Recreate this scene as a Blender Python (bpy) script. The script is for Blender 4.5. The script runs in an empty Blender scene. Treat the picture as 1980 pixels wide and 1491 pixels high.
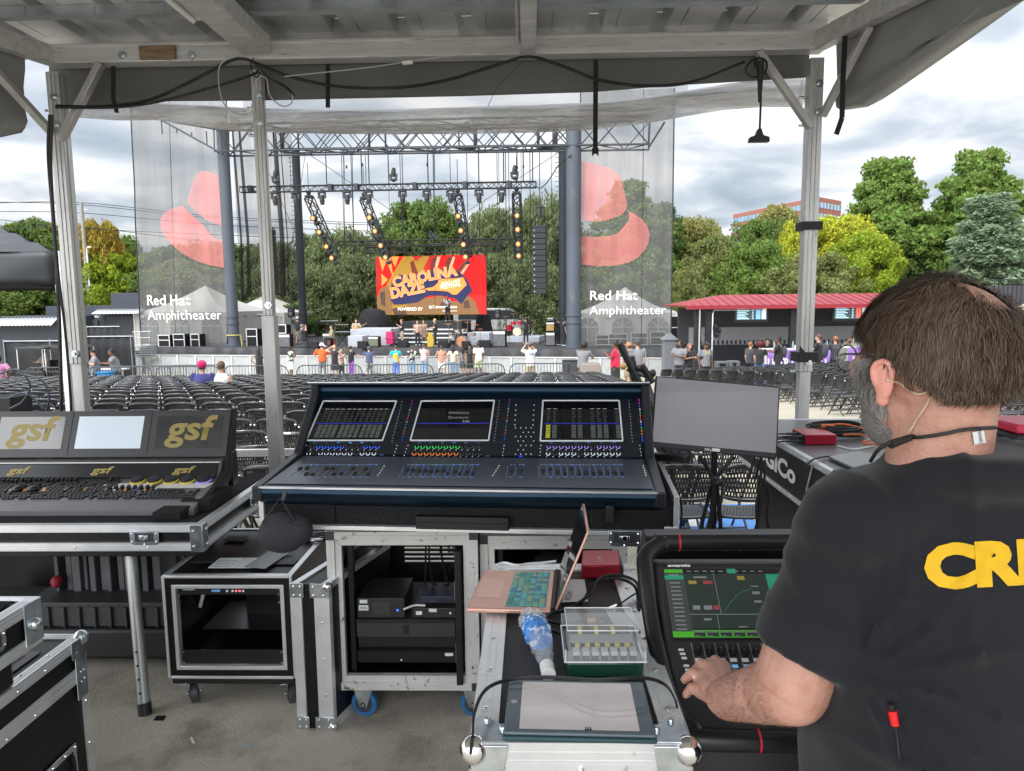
import bpy,math,random
from math import sin,cos,tan,pi,radians,sqrt,atan2
from mathutils import Vector,Matrix,noise
random.seed(7)
S=bpy.context.scene
V=Vector
FPX,CX,CY=1400.0,990.0,745.5
PITCH,YAW,ROLL,EYE=radians(6.8),radians(1.43),radians(0.6),1.7
_F=V((-sin(YAW)*cos(PITCH),cos(YAW)*cos(PITCH),-sin(PITCH)))
_r=V((cos(YAW),sin(YAW),0));_u=_r.cross(_F)
_R=_r*cos(ROLL)-_u*sin(ROLL);_U=_u*cos(ROLL)+_r*sin(ROLL)
CAM=V((0,0,EYE))
cd=bpy.data.cameras.new('camera');cam=bpy.data.objects.new('camera',cd)
S.collection.objects.link(cam)
cam.matrix_world=Matrix(((_R.x,_U.x,-_F.x,0),(_R.y,_U.y,-_F.y,0),(_R.z,_U.z,-_F.z,EYE),(0,0,0,1)))
cd.sensor_width=36;cd.lens=36*FPX/1980;cd.clip_start=0.05;cd.clip_end=4000
S.camera=cam
SUN_EL,SUN_AZ=radians(52),radians(215)
w=bpy.data.worlds.new("World");S.world=w;w.use_nodes=True
nt=w.node_tree;nt.nodes.clear();N=nt.nodes.new;L=nt.links.new
out=N('ShaderNodeOutputWorld');bg=N('ShaderNodeBackground');bg2=N('ShaderNodeBackground');mx=N('ShaderNodeMixShader')
sky=N('ShaderNodeTexSky');sky.sky_type='NISHITA';sky.sun_disc=False
sky.sun_elevation=SUN_EL;sky.sun_rotation=SUN_AZ;sky.altitude=100
L(sky.outputs[0],bg.inputs[0]);bg.inputs[1].default_value=0.12
tc=N('ShaderNodeTexCoord');mp=N('ShaderNodeVectorMath');mp.operation='DIVIDE'
sp=N('ShaderNodeSeparateXYZ');L(tc.outputs['Generated'],sp.inputs[0])
ad=N('ShaderNodeMath');ad.operation='ADD';L(sp.outputs[2],ad.inputs[0]);ad.inputs[1].default_value=0.16
mxm=N('ShaderNodeMath');mxm.operation='MAXIMUM';L(ad.outputs[0],mxm.inputs[0]);mxm.inputs[1].default_value=0.05
cb=N('ShaderNodeCombineXYZ')
for i in range(3):L(mxm.outputs[0],cb.inputs[i])
L(tc.outputs['Generated'],mp.inputs[0]);L(cb.outputs[0],mp.inputs[1])
n1=N('ShaderNodeTexNoise');n1.inputs['Scale'].default_value=1.7;n1.inputs['Detail'].default_value=7;n1.inputs['Roughness'].default_value=.5;n1.inputs['Distortion'].default_value=.35
L(mp.outputs[0],n1.inputs['Vector'])
cr=N('ShaderNodeValToRGB');L(n1.outputs[0],cr.inputs[0])
e=cr.color_ramp.elements
e[0].position=.30;e[0].color=(.40,.47,.55,1);e[1].position=.62;e[1].color=(1.0,1.0,1.0,1)
m=e.new(.43);m.color=(.58,.64,.71,1);m=e.new(.53);m.color=(.87,.89,.92,1)
L(cr.outputs[0],bg2.inputs[0])
dt=N('ShaderNodeVectorMath');dt.operation='DOT_PRODUCT';L(tc.outputs['Generated'],dt.inputs[0]);dt.inputs[1].default_value=(sin(SUN_AZ)*cos(.5),cos(SUN_AZ)*cos(.5),sin(.5))
def mth(op,a,b):
 m_=N('ShaderNodeMath');m_.operation=op
 for i_,q_ in enumerate((a,b)):
  if isinstance(q_,(int,float)):m_.inputs[i_].default_value=q_
  else:L(q_,m_.inputs[i_])
 return m_.outputs[0]
gl_=mth('MULTIPLY',mth('POWER',mth('MAXIMUM',dt.outputs['Value'],0.0),1.6),2.6)
ze_=mth('MULTIPLY',mth('MAXIMUM',sp.outputs[2],0.0),.9)
L(mth('ADD',mth('ADD',gl_,ze_),.74),bg2.inputs[1])
mx.inputs[0].default_value=.9
L(bg.outputs[0],mx.inputs[1]);L(bg2.outputs[0],mx.inputs[2]);L(mx.outputs[0],out.inputs[0])
sd=bpy.data.lights.new('sun','SUN');so=bpy.data.objects.new('sun',sd);S.collection.objects.link(so)
sd.energy=1.5;sd.angle=radians(12);sd.color=(1,.96,.9)
dirn=V((sin(SUN_AZ)*cos(SUN_EL),cos(SUN_AZ)*cos(SUN_EL),sin(SUN_EL)))
so.rotation_euler=dirn.to_track_quat('Z','Y').to_euler();so.location=(0,0,60)
S.view_settings.view_transform='Standard';S.view_settings.look='None'
S.view_settings.exposure=0.4;S.view_settings.gamma=1
S.cycles.max_bounces=8;S.cycles.transparent_max_bounces=24
def ray(u,v):return _F+_R*((u-CX)/FPX)+_U*((CY-v)/FPX)
def PY(u,v,Y):d=ray(u,v);return CAM+d*(Y/d.y)
def PX(u,v,X):d=ray(u,v);return CAM+d*(X/d.x)
def PZ(u,v,z):d=ray(u,v);return CAM+d*((z-EYE)/d.z)
SPHI=radians(-10.5)
S0=V((-6.0,40.9,-1.0));SA=V((cos(SPHI),sin(SPHI),0));ST=V((-sin(SPHI),cos(SPHI),0))
def SP(u,v,t):
 d=ray(u,v);return CAM+d*((t+(S0-CAM).dot(ST))/d.dot(ST))
def SL(s,t,z):return S0+SA*s+ST*t+V((0,0,z))
def gz(x,y):
 pts=[(-60,0),(4.7,0),(4.75,-.33),(7,-.41),(9.5,-.49),(14,-.76),(23,-1.45),(32,-2.15),(39,-2.45),(70,-2.5),(100,-1.5),(400,8),(900,10)]
 for(a,b),(c,d_)in zip(pts,pts[1:]):
  if y<=c:return b+(d_-b)*max(0,(y-a))/(c-a)+.04*max(0,min(x,25)-5)*min(1,max(0,(y-8)/8))
 return 10
MATS={}
def mat(name,col,rough=.5,metal=0,var=0,scale=6,bump=0,bscale=60,spec=.5,alpha=1,emit=0,stretch=None,island=0,trans=0,coat=0,dark=None,dpos=(.55,.7),dscale=25,sheen=0):
 if name in MATS:return MATS[name]
 m=bpy.data.materials.new(name);m.use_nodes=True;MATS[name]=m
 t=m.node_tree;b=t.nodes['Principled BSDF'];n=t.nodes.new;l=t.links.new
 b.inputs['Base Color'].default_value=(*col,1);b.inputs['Roughness'].default_value=rough
 b.inputs['Metallic'].default_value=metal;b.inputs['Specular IOR Level'].default_value=spec
 b.inputs['Coat Weight'].default_value=coat
 if sheen:b.inputs['Sheen Weight'].default_value=sheen
 if alpha<1:b.inputs['Alpha'].default_value=alpha
 if trans:b.inputs['Transmission Weight'].default_value=trans
 if emit:b.inputs['Emission Color'].default_value=(*col,1);b.inputs['Emission Strength'].default_value=emit
 tcn=n('ShaderNodeTexCoord');mpn=n('ShaderNodeMapping');l(tcn.outputs['Object'],mpn.inputs[0])
 if stretch:mpn.inputs['Scale'].default_value=stretch
 src=None
 if var or dark:
  nz=n('ShaderNodeTexNoise');nz.inputs['Scale'].default_value=scale;nz.inputs['Detail'].default_value=5
  l(mpn.outputs[0],nz.inputs['Vector'])
  r=n('ShaderNodeValToRGB');l(nz.outputs[0],r.inputs[0])
  r.color_ramp.elements[0].position=.3;r.color_ramp.elements[1].position=.7
  r.color_ramp.elements[0].color=(*[c*(1-var)for c in col],1);r.color_ramp.elements[1].color=(*[min(1,c*(1+var))for c in col],1)
  src=r.outputs[0]
 if dark:
  n2=n('ShaderNodeTexNoise');n2.inputs['Scale'].default_value=dscale;n2.inputs['Detail'].default_value=6;n2.inputs['Roughness'].default_value=.65
  l(mpn.outputs[0],n2.inputs['Vector'])
  r2=n('ShaderNodeMapRange');l(n2.outputs[0],r2.inputs[0]);r2.inputs[1].default_value=dpos[0];r2.inputs[2].default_value=dpos[1]
  mm=n('ShaderNodeMix');mm.data_type='RGBA';l(r2.outputs[0],mm.inputs[0]);l(src,mm.inputs[6]);mm.inputs[7].default_value=(*dark,1)
  src=mm.outputs[2]
 if island:
  g=n('ShaderNodeNewGeometry');hs=n('ShaderNodeHueSaturation');mr=n('ShaderNodeMapRange')
  l(g.outputs['Random Per Island'],mr.inputs[0]);mr.inputs[3].default_value=1-island;mr.inputs[4].default_value=1+island
  l(mr.outputs[0],hs.inputs['Value'])
  mr2=n('ShaderNodeMapRange');l(g.outputs['Random Per Island'],mr2.inputs[0]);mr2.inputs[3].default_value=.475;mr2.inputs[4].default_value=.525
  mw=n('ShaderNodeMath');mw.operation='PINGPONG';l(mr2.outputs[0],hs.inputs['Hue'])
  if src:l(src,hs.inputs['Color'])
  else:hs.inputs['Color'].default_value=(*col,1)
  src=hs.outputs[0]
 if src:
  l(src,b.inputs['Base Color'])
  if emit:l(src,b.inputs['Emission Color'])
 if bump:
  nb=n('ShaderNodeTexNoise');nb.inputs['Scale'].default_value=bscale;nb.inputs['Detail'].default_value=4
  l(mpn.outputs[0],nb.inputs['Vector'])
  bp=n('ShaderNodeBump');bp.inputs['Strength'].default_value=bump;bp.inputs['Distance'].default_value=.01
  l(nb.outputs[0],bp.inputs['Height']);l(bp.outputs[0],b.inputs['Normal'])
 return m
def leafmat(name,col,isl=.4,tr=.42):
 if name in MATS:return MATS[name]
 m=mat(name,col,rough=.75,spec=.12,island=isl)
 t=m.node_tree;b=t.nodes['Principled BSDF'];o=t.nodes['Material Output']
 tl=t.nodes.new('ShaderNodeBsdfTranslucent');mxs=t.nodes.new('ShaderNodeMixShader');mxs.inputs[0].default_value=tr
 src=b.inputs['Base Color'].links[0].from_socket
 t.links.new(src,tl.inputs[0]);t.links.new(b.outputs[0],mxs.inputs[1]);t.links.new(tl.outputs[0],mxs.inputs[2]);t.links.new(mxs.outputs[0],o.inputs[0])
 return m
def scrimmat(name,col,tr):
 if name in MATS:return MATS[name]
 m=bpy.data.materials.new(name);m.use_nodes=True;MATS[name]=m
 t=m.node_tree;b=t.nodes['Principled BSDF'];o=t.nodes['Material Output']
 b.inputs['Base Color'].default_value=(*col,1);b.inputs['Roughness'].default_value=.9
 tr_=t.nodes.new('ShaderNodeBsdfTransparent');mxs=t.nodes.new('ShaderNodeMixShader')
 nz=t.nodes.new('ShaderNodeTexNoise');nz.inputs['Scale'].default_value=.8;tcn=t.nodes.new('ShaderNodeTexCoord');mpn=t.nodes.new('ShaderNodeMapping')
 mpn.inputs['Scale'].default_value=(2.5,2.5,.25);t.links.new(tcn.outputs['Object'],mpn.inputs[0]);t.links.new(mpn.outputs[0],nz.inputs[0])
 mr=t.nodes.new('ShaderNodeMapRange');mr.inputs[3].default_value=1-tr-.08;mr.inputs[4].default_value=1-tr+.08;mr.inputs[1].default_value=.3;mr.inputs[2].default_value=.7
 t.links.new(nz.outputs[0],mr.inputs[0]);t.links.new(mr.outputs[0],mxs.inputs[0])
 t.links.new(tr_.outputs[0],mxs.inputs[1]);t.links.new(b.outputs[0],mxs.inputs[2]);t.links.new(mxs.outputs[0],o.inputs[0])
 return m
def frame(d,up=(0,0,1)):
 d=V(d).normalized();up=V(up)
 if abs(d.dot(up))>.98:up=V((0,1,0))
 x=up.cross(d).normalized();y=d.cross(x);return x,y,d
class MB:
 def __init__(s):s.v=[];s.f=[];s.m=[];s.xf=None;s.mi=0;s.st=[]
 def add(s,vs,fs,mi=None):
  o=len(s.v);s.st.append((o,len(s.f)))
  if s.xf is not None:vs=[s.xf@V(q)for q in vs]
  s.v.extend([tuple(q)for q in vs]);s.f.extend([tuple(i+o for i in f)for f in fs])
  s.m.extend([s.mi if mi is None else mi]*len(fs));return s
 def box(s,x0,x1,y0,y1,z0,z1,mi=None):
  vs=[(x,y,z)for z in(z0,z1)for y in(y0,y1)for x in(x0,x1)]
  return s.add(vs,[(0,2,3,1),(4,5,7,6),(0,1,5,4),(2,6,7,3),(0,4,6,2),(1,3,7,5)],mi)
 def hexa(s,b,t,mi=None):
  return s.add(list(b)+list(t),[(3,2,1,0),(4,5,6,7),(0,1,5,4),(1,2,6,5),(2,3,7,6),(3,0,4,7)],mi)
 def beam(s,p0,p1,w,h,up=(0,0,1),mi=None):
  p0=V(p0);p1=V(p1);x,y,d=frame(p1-p0,up);x=x*w/2;y=y*h/2
  vs=[p0-x-y,p0+x-y,p0+x+y,p0-x+y,p1-x-y,p1+x-y,p1+x+y,p1-x+y]
  return s.add(vs,[(3,2,1,0),(4,5,6,7),(0,1,5,4),(1,2,6,5),(2,3,7,6),(3,0,4,7)],mi)
 def cyl(s,p0,p1,r0,r1=None,n=12,mi=None):
  r1=r0 if r1 is None else r1;p0=V(p0);p1=V(p1);x,y,d=frame(p1-p0)
  vs=[p0+(x*cos(2*pi*i/n)+y*sin(2*pi*i/n))*r0 for i in range(n)]+[p1+(x*cos(2*pi*i/n)+y*sin(2*pi*i/n))*r1 for i in range(n)]
  fs=[(i,(i+1)%n,n+(i+1)%n,n+i)for i in range(n)]+[tuple(range(n-1,-1,-1)),tuple(range(n,2*n))]
  return s.add(vs,fs,mi)
 def tube(s,pts,r,n=6,mi=None):
  pts=[V(p)for p in pts];rr=r if isinstance(r,(list,tuple))else[r]*len(pts)
  vs=[];x=None
  for i,p in enumerate(pts):
   d=(pts[min(i+1,len(pts)-1)]-pts[max(i-1,0)]).normalized()
   if x is None:x,y,_=frame(d)
   else:
    x=(x-d*x.dot(d));x=x.normalized()if x.length>1e-6 else frame(d)[0];y=d.cross(x)
   vs+=[p+(x*cos(2*pi*k/n)+y*sin(2*pi*k/n))*rr[i]for k in range(n)]
  fs=[(i*n+k,i*n+(k+1)%n,(i+1)*n+(k+1)%n,(i+1)*n+k)for i in range(len(pts)-1)for k in range(n)]
  fs+=[tuple(range(n-1,-1,-1)),tuple(range((len(pts)-1)*n,len(pts)*n))]
  return s.add(vs,fs,mi)
 def loft(s,rings,mi=None,caps=True):
  n=len(rings[0]);vs=[q for r in rings for q in r]
  fs=[(i*n+k,i*n+(k+1)%n,(i+1)*n+(k+1)%n,(i+1)*n+k)for i in range(len(rings)-1)for k in range(n)]
  if caps:fs+=[tuple(range(n-1,-1,-1)),tuple(range((len(rings)-1)*n,len(rings)*n))]
  return s.add(vs,fs,mi)
 def ell(s,c,r,n=12,k=8,rot=None,mi=None):
  c=V(c);r=(r,r,r)if not hasattr(r,'__len__')else r;rings=[]
  rot=rot or Matrix.Identity(3)
  vs=[c+rot@V((0,0,-r[2]))]
  for i in range(1,k):
   a=-pi/2+pi*i/k
   vs+=[c+rot@V((r[0]*cos(a)*cos(2*pi*j/n),r[1]*cos(a)*sin(2*pi*j/n),r[2]*sin(a)))for j in range(n)]
  vs.append(c+rot@V((0,0,r[2])))
  fs=[(0,1+(j+1)%n,1+j)for j in range(n)]
  for i in range(k-2):fs+=[(1+i*n+j,1+i*n+(j+1)%n,1+(i+1)*n+(j+1)%n,1+(i+1)*n+j)for j in range(n)]
  b=1+(k-2)*n;fs+=[(b+j,b+(j+1)%n,len(vs)-1)for j in range(n)]
  return s.add(vs,fs,mi)
 def prism(s,poly,o,ux,uy,th,mi=None):
  o=V(o);ux=V(ux);uy=V(uy);nz=ux.cross(uy).normalized()*th
  a=[o+ux*p[0]+uy*p[1]for p in poly];b=[q+nz for q in a];n=len(a)
  return s.add(a+b,[tuple(range(n-1,-1,-1)),tuple(range(n,2*n))]+[(i,(i+1)%n,n+(i+1)%n,n+i)for i in range(n)],mi)
 def slab(s,pts,th,mi=None):
  pts=[V(p)for p in pts];nz=(pts[1]-pts[0]).cross(pts[2]-pts[1]).normalized()*th
  n=len(pts);return s.add(pts+[p+nz for p in pts],[tuple(range(n-1,-1,-1)),tuple(range(n,2*n))]+[(i,(i+1)%n,n+(i+1)%n,n+i)for i in range(n)],mi)
 def grid(s,fn,nu,nv,mi=None):
  vs=[fn(i/nu,j/nv)for j in range(nv+1)for i in range(nu+1)]
  return s.add(vs,[(j*(nu+1)+i,j*(nu+1)+i+1,(j+1)*(nu+1)+i+1,(j+1)*(nu+1)+i)for j in range(nv)for i in range(nu)],mi)
 def build(s,name,mats,parent=None,smooth=35,bevel=0,seg=2,thick=0,label=None,split=0):
  if split:
   cuts=(s.st[::split]if isinstance(split,int)else[s.st[i]for i in split])+[(len(s.v),len(s.f))];o=None
   for(v0,f0),(v1,f1)in zip(cuts,cuts[1:]):
    p=MB();p.v=s.v[v0:v1];p.f=[tuple(i-v0 for i in f)for f in s.f[f0:f1]];p.m=s.m[f0:f1];o=p.build(name,mats,parent,smooth,bevel,seg,thick,label)
   return o
  me=bpy.data.meshes.new(name);me.from_pydata(s.v,[],s.f)
  if not isinstance(mats,(list,tuple)):mats=[mats]
  for q in mats:me.materials.append(q)
  if len(mats)>1:me.polygons.foreach_set('material_index',s.m)
  if smooth:
   me.polygons.foreach_set('use_smooth',[True]*len(me.polygons));me.set_sharp_from_angle(angle=radians(smooth))
  me.update()
  o=bpy.data.objects.new(name,me);S.collection.objects.link(o)
  if parent is not None:attach(o,parent)
  if thick:
   md=o.modifiers.new('thick','SOLIDIFY');md.thickness=thick;md.offset=0
  if bevel:
   md=o.modifiers.new('bevel','BEVEL');md.width=bevel;md.segments=seg;md.limit_method='ANGLE';md.angle_limit=radians(40);md.harden_normals=False
  if label:o['label']=label
  return o
def wmat(p):
 m_=Matrix.LocRotScale(p.location,p.rotation_euler,p.scale)
 if p.parent:m_=wmat(p.parent)@p.matrix_parent_inverse@m_
 return m_
def attach(o,parent):
 o.parent=parent;o.matrix_parent_inverse=wmat(parent).inverted()
def thing(name,label,cat,loc=(0,0,0),group=None):
 o=bpy.data.objects.new(name,None);S.collection.objects.link(o);o.location=loc;o.empty_display_size=.1
 return tag(o,label,cat,group)
def tag(o,label,cat,group=None,kind=None):
 o['label']=label;o['category']=cat
 if group:o['group']=group
 if kind:o['kind']=kind
 return o
def struct(o):o['kind']='structure';return o
def copy_tree(o,parent=None):
 c=o.copy();S.collection.objects.link(c)
 if parent is not None:
  mi_=o.matrix_parent_inverse.copy();c.parent=parent;c.matrix_parent_inverse=mi_
 for ch in list(o.children):copy_tree(ch,c)
 return c
def place(o,loc,rz=0,s=1):
 o.location=loc;o.rotation_euler=(0,0,rz);o.scale=(s,s,s);return o
def evalmesh(o):
 dg=bpy.context.evaluated_depsgraph_get();me=bpy.data.meshes.new_from_object(o.evaluated_get(dg))
 return me
def remesh(mb,name,mats,parent=None,voxel=.02,it=4,fac=.5,sub=0):
 o=mb.build(name,mats,None,smooth=0)
 md=o.modifiers.new('r','REMESH');md.mode='VOXEL';md.voxel_size=voxel;md.use_smooth_shade=True
 if it:ms=o.modifiers.new('s','SMOOTH');ms.factor=fac;ms.iterations=it
 bpy.context.view_layer.update()
 me=evalmesh(o);old=o.data;o.modifiers.clear();o.data=me;bpy.data.meshes.remove(old)
 me.name=name
 if not me.materials:
  me.materials.append(mats if not isinstance(mats,(list,tuple))else mats[0])
 me.polygons.foreach_set('use_smooth',[True]*len(me.polygons))
 if parent is not None:attach(o,parent)
 return o
def text(body,size,o,ux,uy,m,parent=None,bold=0.0,ext=.0006,name='lettering',align='LEFT',shear=0,sx=1.0,spacing=1.0):
 """lettering as mesh: o = left end of the baseline, ux / uy = directions"""
 cu=bpy.data.curves.new(name,'FONT');cu.body=body;cu.size=size;cu.extrude=ext;cu.offset=bold;cu.align_x=align;cu.shear=shear;cu.space_character=spacing
 cu.resolution_u=3
 t=bpy.data.objects.new(name,cu);S.collection.objects.link(t);bpy.context.view_layer.update()
 me=evalmesh(t);bpy.data.objects.remove(t);bpy.data.curves.remove(cu)
 me.name=name;me.materials.clear();me.materials.append(m)
 ux=V(ux).normalized();uy=V(uy);uy=(uy-ux*uy.dot(ux)).normalized();uz=ux.cross(uy);o=V(o)
 M=Matrix(((ux.x*sx,uy.x,uz.x,o.x),(ux.y*sx,uy.y,uz.y,o.y),(ux.z*sx,uy.z,uz.z,o.z),(0,0,0,1)))
 me.transform(M);ob=bpy.data.objects.new(name,me);S.collection.objects.link(ob)
 if parent is not None:attach(ob,parent)
 return ob
def tfit(body,width,o,ux,uy,m,parent=None,bold=0.0,height=None,name='lettering',ext=.0006,shear=0):
 """lettering stretched to a given width (and cap height)"""
 t=text(body,1,(0,0,0),(1,0,0),(0,1,0),m,None,bold,0,name,shear=shear)
 me=t.data;xs_=[v.co.x for v in me.vertices];ys_=[v.co.y for v in me.vertices];x0=min(xs_);sx=width/(max(xs_)-x0);sy=sx if height is None else height/.69
 ux=V(ux).normalized();uy=V(uy);uy=(uy-ux*uy.dot(ux)).normalized();uz=ux.cross(uy);o=V(o)
 for v in me.vertices:
  q=v.co;v.co=o+ux*((q.x-x0)*sx)+uy*(q.y*sy)
 if ext:
  md=None
 me.update()
 if parent is not None:attach(t,parent)
 return t
def cat_pts(pts,n=8):
 pts=[V(p)for p in pts];P=[pts[0]*2-pts[1]]+pts+[pts[-1]*2-pts[-2]];out_=[]
 for i in range(1,len(P)-2):
  for k in range(n):
   t=k/n;a,b,c,d=P[i-1],P[i],P[i+1],P[i+2]
   out_.append(.5*((2*b)+(c-a)*t+(2*a-5*b+4*c-d)*t*t+(3*b-a-3*c+d)*t*t*t))
 out_.append(pts[-1]);return out_
def cable(name,pts,r,m,label,cat='cable',parent=None,n=6,group=None,sm=8):
 mb=MB();mb.tube(cat_pts(pts,sm),r,n);o=mb.build(name,m,parent,smooth=60)
 if parent is None:tag(o,label,cat,group)
 return o
ORD=['first','second','third','fourth','fifth','sixth','seventh','eighth','ninth','tenth','eleventh','twelfth','thirteenth','fourteenth','fifteenth','sixteenth','seventeenth','eighteenth','nineteenth','twentieth']
def truss(mb,p0,p1,w,h,r=.025,br=.014,step=None,up=(0,0,1),n=5,tri=False):
 p0=V(p0);p1=V(p1);x,y,d=frame(p1-p0,up);x=x*w/2;y=y*h/2;ln=(p1-p0).length;step=step or max(w,h)
 k=max(2,int(round(ln/step)))
 cs=[-x-y,x-y,x+y,-x+y]
 for c in cs:mb.cyl(p0+c,p1+c,r,n=n)
 for i in range(k+1):
  q=p0+(p1-p0)*(i/k)
  if i in(0,k):
   for a in range(4):mb.cyl(q+cs[a],q+cs[(a+1)%4],br,n=4)
  if i<k:
   q2=p0+(p1-p0)*((i+1)/k)
   for a in range(4):
    if(i+a)%2:mb.cyl(q+cs[a],q2+cs[(a+1)%4],br,n=4)
    else:mb.cyl(q+cs[(a+1)%4],q2+cs[a],br,n=4)
M_alu=mat('scuffed_aluminium',(.70,.70,.69),rough=.38,metal=.5,var=.12,scale=8,dark=(.25,.24,.23),dpos=(.6,.75),dscale=40,stretch=(1,1,1))
M_alu2=mat('clean_aluminium_edge',(.78,.79,.80),rough=.3,metal=.6,var=.08,scale=12)
M_zinc=mat('zinc_plated_steel',(.6,.66,.7),rough=.22,metal=.95,var=.2,scale=30)
M_chrome=mat('chrome',(.8,.8,.8),rough=.1,metal=1,bump=.05)
M_lam=mat('black_laminate',(.007,.007,.008),spec=.35,rough=.35,var=.25,scale=20,bump=.06,bscale=300)
M_foam=mat('charcoal_foam',(.020,.020,.022),spec=.2,rough=.95,var=.45,scale=160,bump=.7,bscale=350)
M_blk=mat('black_plastic',(.009,.009,.010),spec=.4,rough=.45,var=.2,scale=20)
M_blk2=mat('satin_black_paint',(.013,.013,.015),rough=.3,var=.1)
M_cab=mat('black_rubber_cable',(.01,.01,.011),rough=.5)
M_white=mat('white_plastic',(.75,.75,.74),rough=.4,var=.04)
M_paper=mat('white_paper',(.7,.72,.74),rough=.8,var=.04)
M_steel=mat('dark_steel',(.05,.055,.065),rough=.5,metal=.4,var=.25,scale=4)
M_red=mat('red_anodised',(.38,.012,.03),rough=.3,metal=.4,var=.06)
M_truss=mat('truss_black',(.03,.032,.036),rough=.5,metal=.3)
M_conc=mat('beige_concrete',(.42,.375,.29),rough=.85,var=.10,scale=.35,bump=.25,bscale=40,dark=(.33,.3,.25),dpos=(.62,.8),dscale=2.2)  # light beige concrete, mottled at random
M_slab=mat('stained_slab_concrete',(.42,.38,.32),rough=.8,var=.22,scale=1.3,bump=.4,bscale=120,dark=(.19,.17,.14),dpos=(.48,.74),dscale=3.2)
mb=MB()
ys=[-60,-20,0,4.7,4.75,7,9.5,12,14,18,23,28,32,36,39,55,70,100,250,400,900];xs=[-900,-300,-100,-40,-20,-10,0,10,20,40,100,300,900]
vs=[(x,y,gz(x,y))for y in ys for x in xs];nx=len(xs)
mb.add(vs,[(j*nx+i,j*nx+i+1,(j+1)*nx+i+1,(j+1)*nx+i)for j in range(len(ys)-1)for i in range(nx-1)])
struct(mb.build('ground',M_conc,smooth=0))
mb=MB();mb.box(-6.5,6.5,-6,4.7,-.3,.004);struct(mb.build('slab',M_slab,bevel=.01))
M_line=mat('white_road_paint',(.78,.78,.75),rough=.7,var=.08,dark=(.55,.52,.45),dpos=(.6,.75),dscale=8)
M_bluep=mat('blue_road_paint',(.10,.27,.62),rough=.7,var=.08,scale=3)
def gstrip(name,a,b,wd,m):
 a=V(a);b=V(b);d=(b-a).normalized();x=V((-d.y,d.x))*wd/2;n_=24;mb=MB();vs=[]
 for i in range(n_+1):
  q=a+(b-a)*i/n_
  for s_ in(-1,1):e_=q+x*s_;vs.append((e_.x,e_.y,gz(e_.x,e_.y)+.006))
 mb.add(vs,[(2*i,2*i+1,2*i+3,2*i+2)for i in range(n_)]);return struct(mb.build(name,m,smooth=0))
for a,b in(((3.2,8.0),(11,9.8)),((3.0,9.6),(11,11.6)),((2.8,11.2),(11,13.3)),((2.8,6.2),(5.4,9.2)),((4.2,7.0),(6.4,9.5)),((2.9,12.5),(8,14))):gstrip('painted_line',a,b,.12,M_line)
mb=MB();vs=[(x,y,gz(x,y)+.006)for x,y in((1.0,5.9),(2.5,5.9),(2.5,7.3),(1.0,7.3))];mb.add(vs,[(0,1,2,3)]);struct(mb.build('painted_bay',M_bluep,smooth=0))
mb=MB();n_=20;vs=[]
for i in range(n_+1):
 a=-.5+pi*1.2*i/n_
 for r in(.3,.4):x=1.85+cos(a)*r;y=6.5+sin(a)*r;vs.append((x,y,gz(x,y)+.011))
mb.add(vs,[(2*i,2*i+1,2*i+3,2*i+2)for i in range(n_)]);struct(mb.build('painted_symbol',M_line,smooth=0))
def crown_mesh(kind,seed,R,Hh,nleaf,clumps,leaf):
 rnd=random.Random(seed);mb=MB();cs=[]
 vs=[];fs=[]
 for c in range(clumps):
  z=rnd.random()
  if kind=='round':prof=sqrt(max(.05,1-(2*z-1.0)**2*.9))
  elif kind=='tall':prof=max(.16,1.02*min(1,(1-z)*1.15)**.62*(.62+.38*min(1,z*3)))
  elif kind=='cone':prof=.12+.88*(1-z)**.75
  else:prof=.55+.45*sin(pi*z)
  a=rnd.random()*2*pi;q=rnd.random()**.45
  lump=.85+.6*noise.noise(V((cos(a)*1.7,sin(a)*1.7,z*3+seed)))
  rr=R*prof*q*lump
  cz=Hh*z
  cs.append((V((cos(a)*rr,sin(a)*rr,cz)),R*rnd.uniform(.07,.19)*(1.0 if kind!='tall' else.9)))
 per=nleaf//clumps
 for c,cr_ in cs:
  flat=.55 if kind=='cone' else(.85 if kind!='willow' else 1.3)
  for k in range(per):
   d=V((rnd.gauss(0,1),rnd.gauss(0,1),rnd.gauss(0,1))).normalized()
   p=c+V((d.x,d.y,d.z*flat))*cr_*rnd.random()**.35*(1.15)
   nrm=(d+V((rnd.uniform(-.7,.7),rnd.uniform(-.7,.7),rnd.uniform(-.2,.9)))).normalized()
   if kind=='willow':ax=V((rnd.uniform(-.9,.9),rnd.uniform(-.9,.9),-1)).normalized();asp=2.2
   elif kind=='cone':ax=V((d.x,d.y,-.25+rnd.uniform(-.3,.3))).normalized();asp=2.2
   elif kind=='tall':ax=V((rnd.uniform(-.8,.8),rnd.uniform(-.8,.8),1)).normalized();asp=1.5
   else:ax=V((rnd.uniform(-1,1),rnd.uniform(-1,1),rnd.uniform(-1,1))).normalized();asp=1.4
   sd_=nrm.cross(ax)
   if sd_.length<.05:continue
   sd_=sd_.normalized()*leaf*rnd.uniform(.22,.7);ax=ax*leaf*asp*rnd.uniform(.25,.75)
   b=len(vs);bend=nrm*leaf*.2
   vs+=[p-ax,p+sd_-bend,p+ax,p-sd_-bend];fs.append((b,b+1,b+2,b+3))
 mb.add(vs,fs)
 return mb,cs
M_bark=mat('tree_bark',(.09,.075,.06),rough=.9,var=.35,scale=3,bump=.5,bscale=12)
TREE={}
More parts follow.
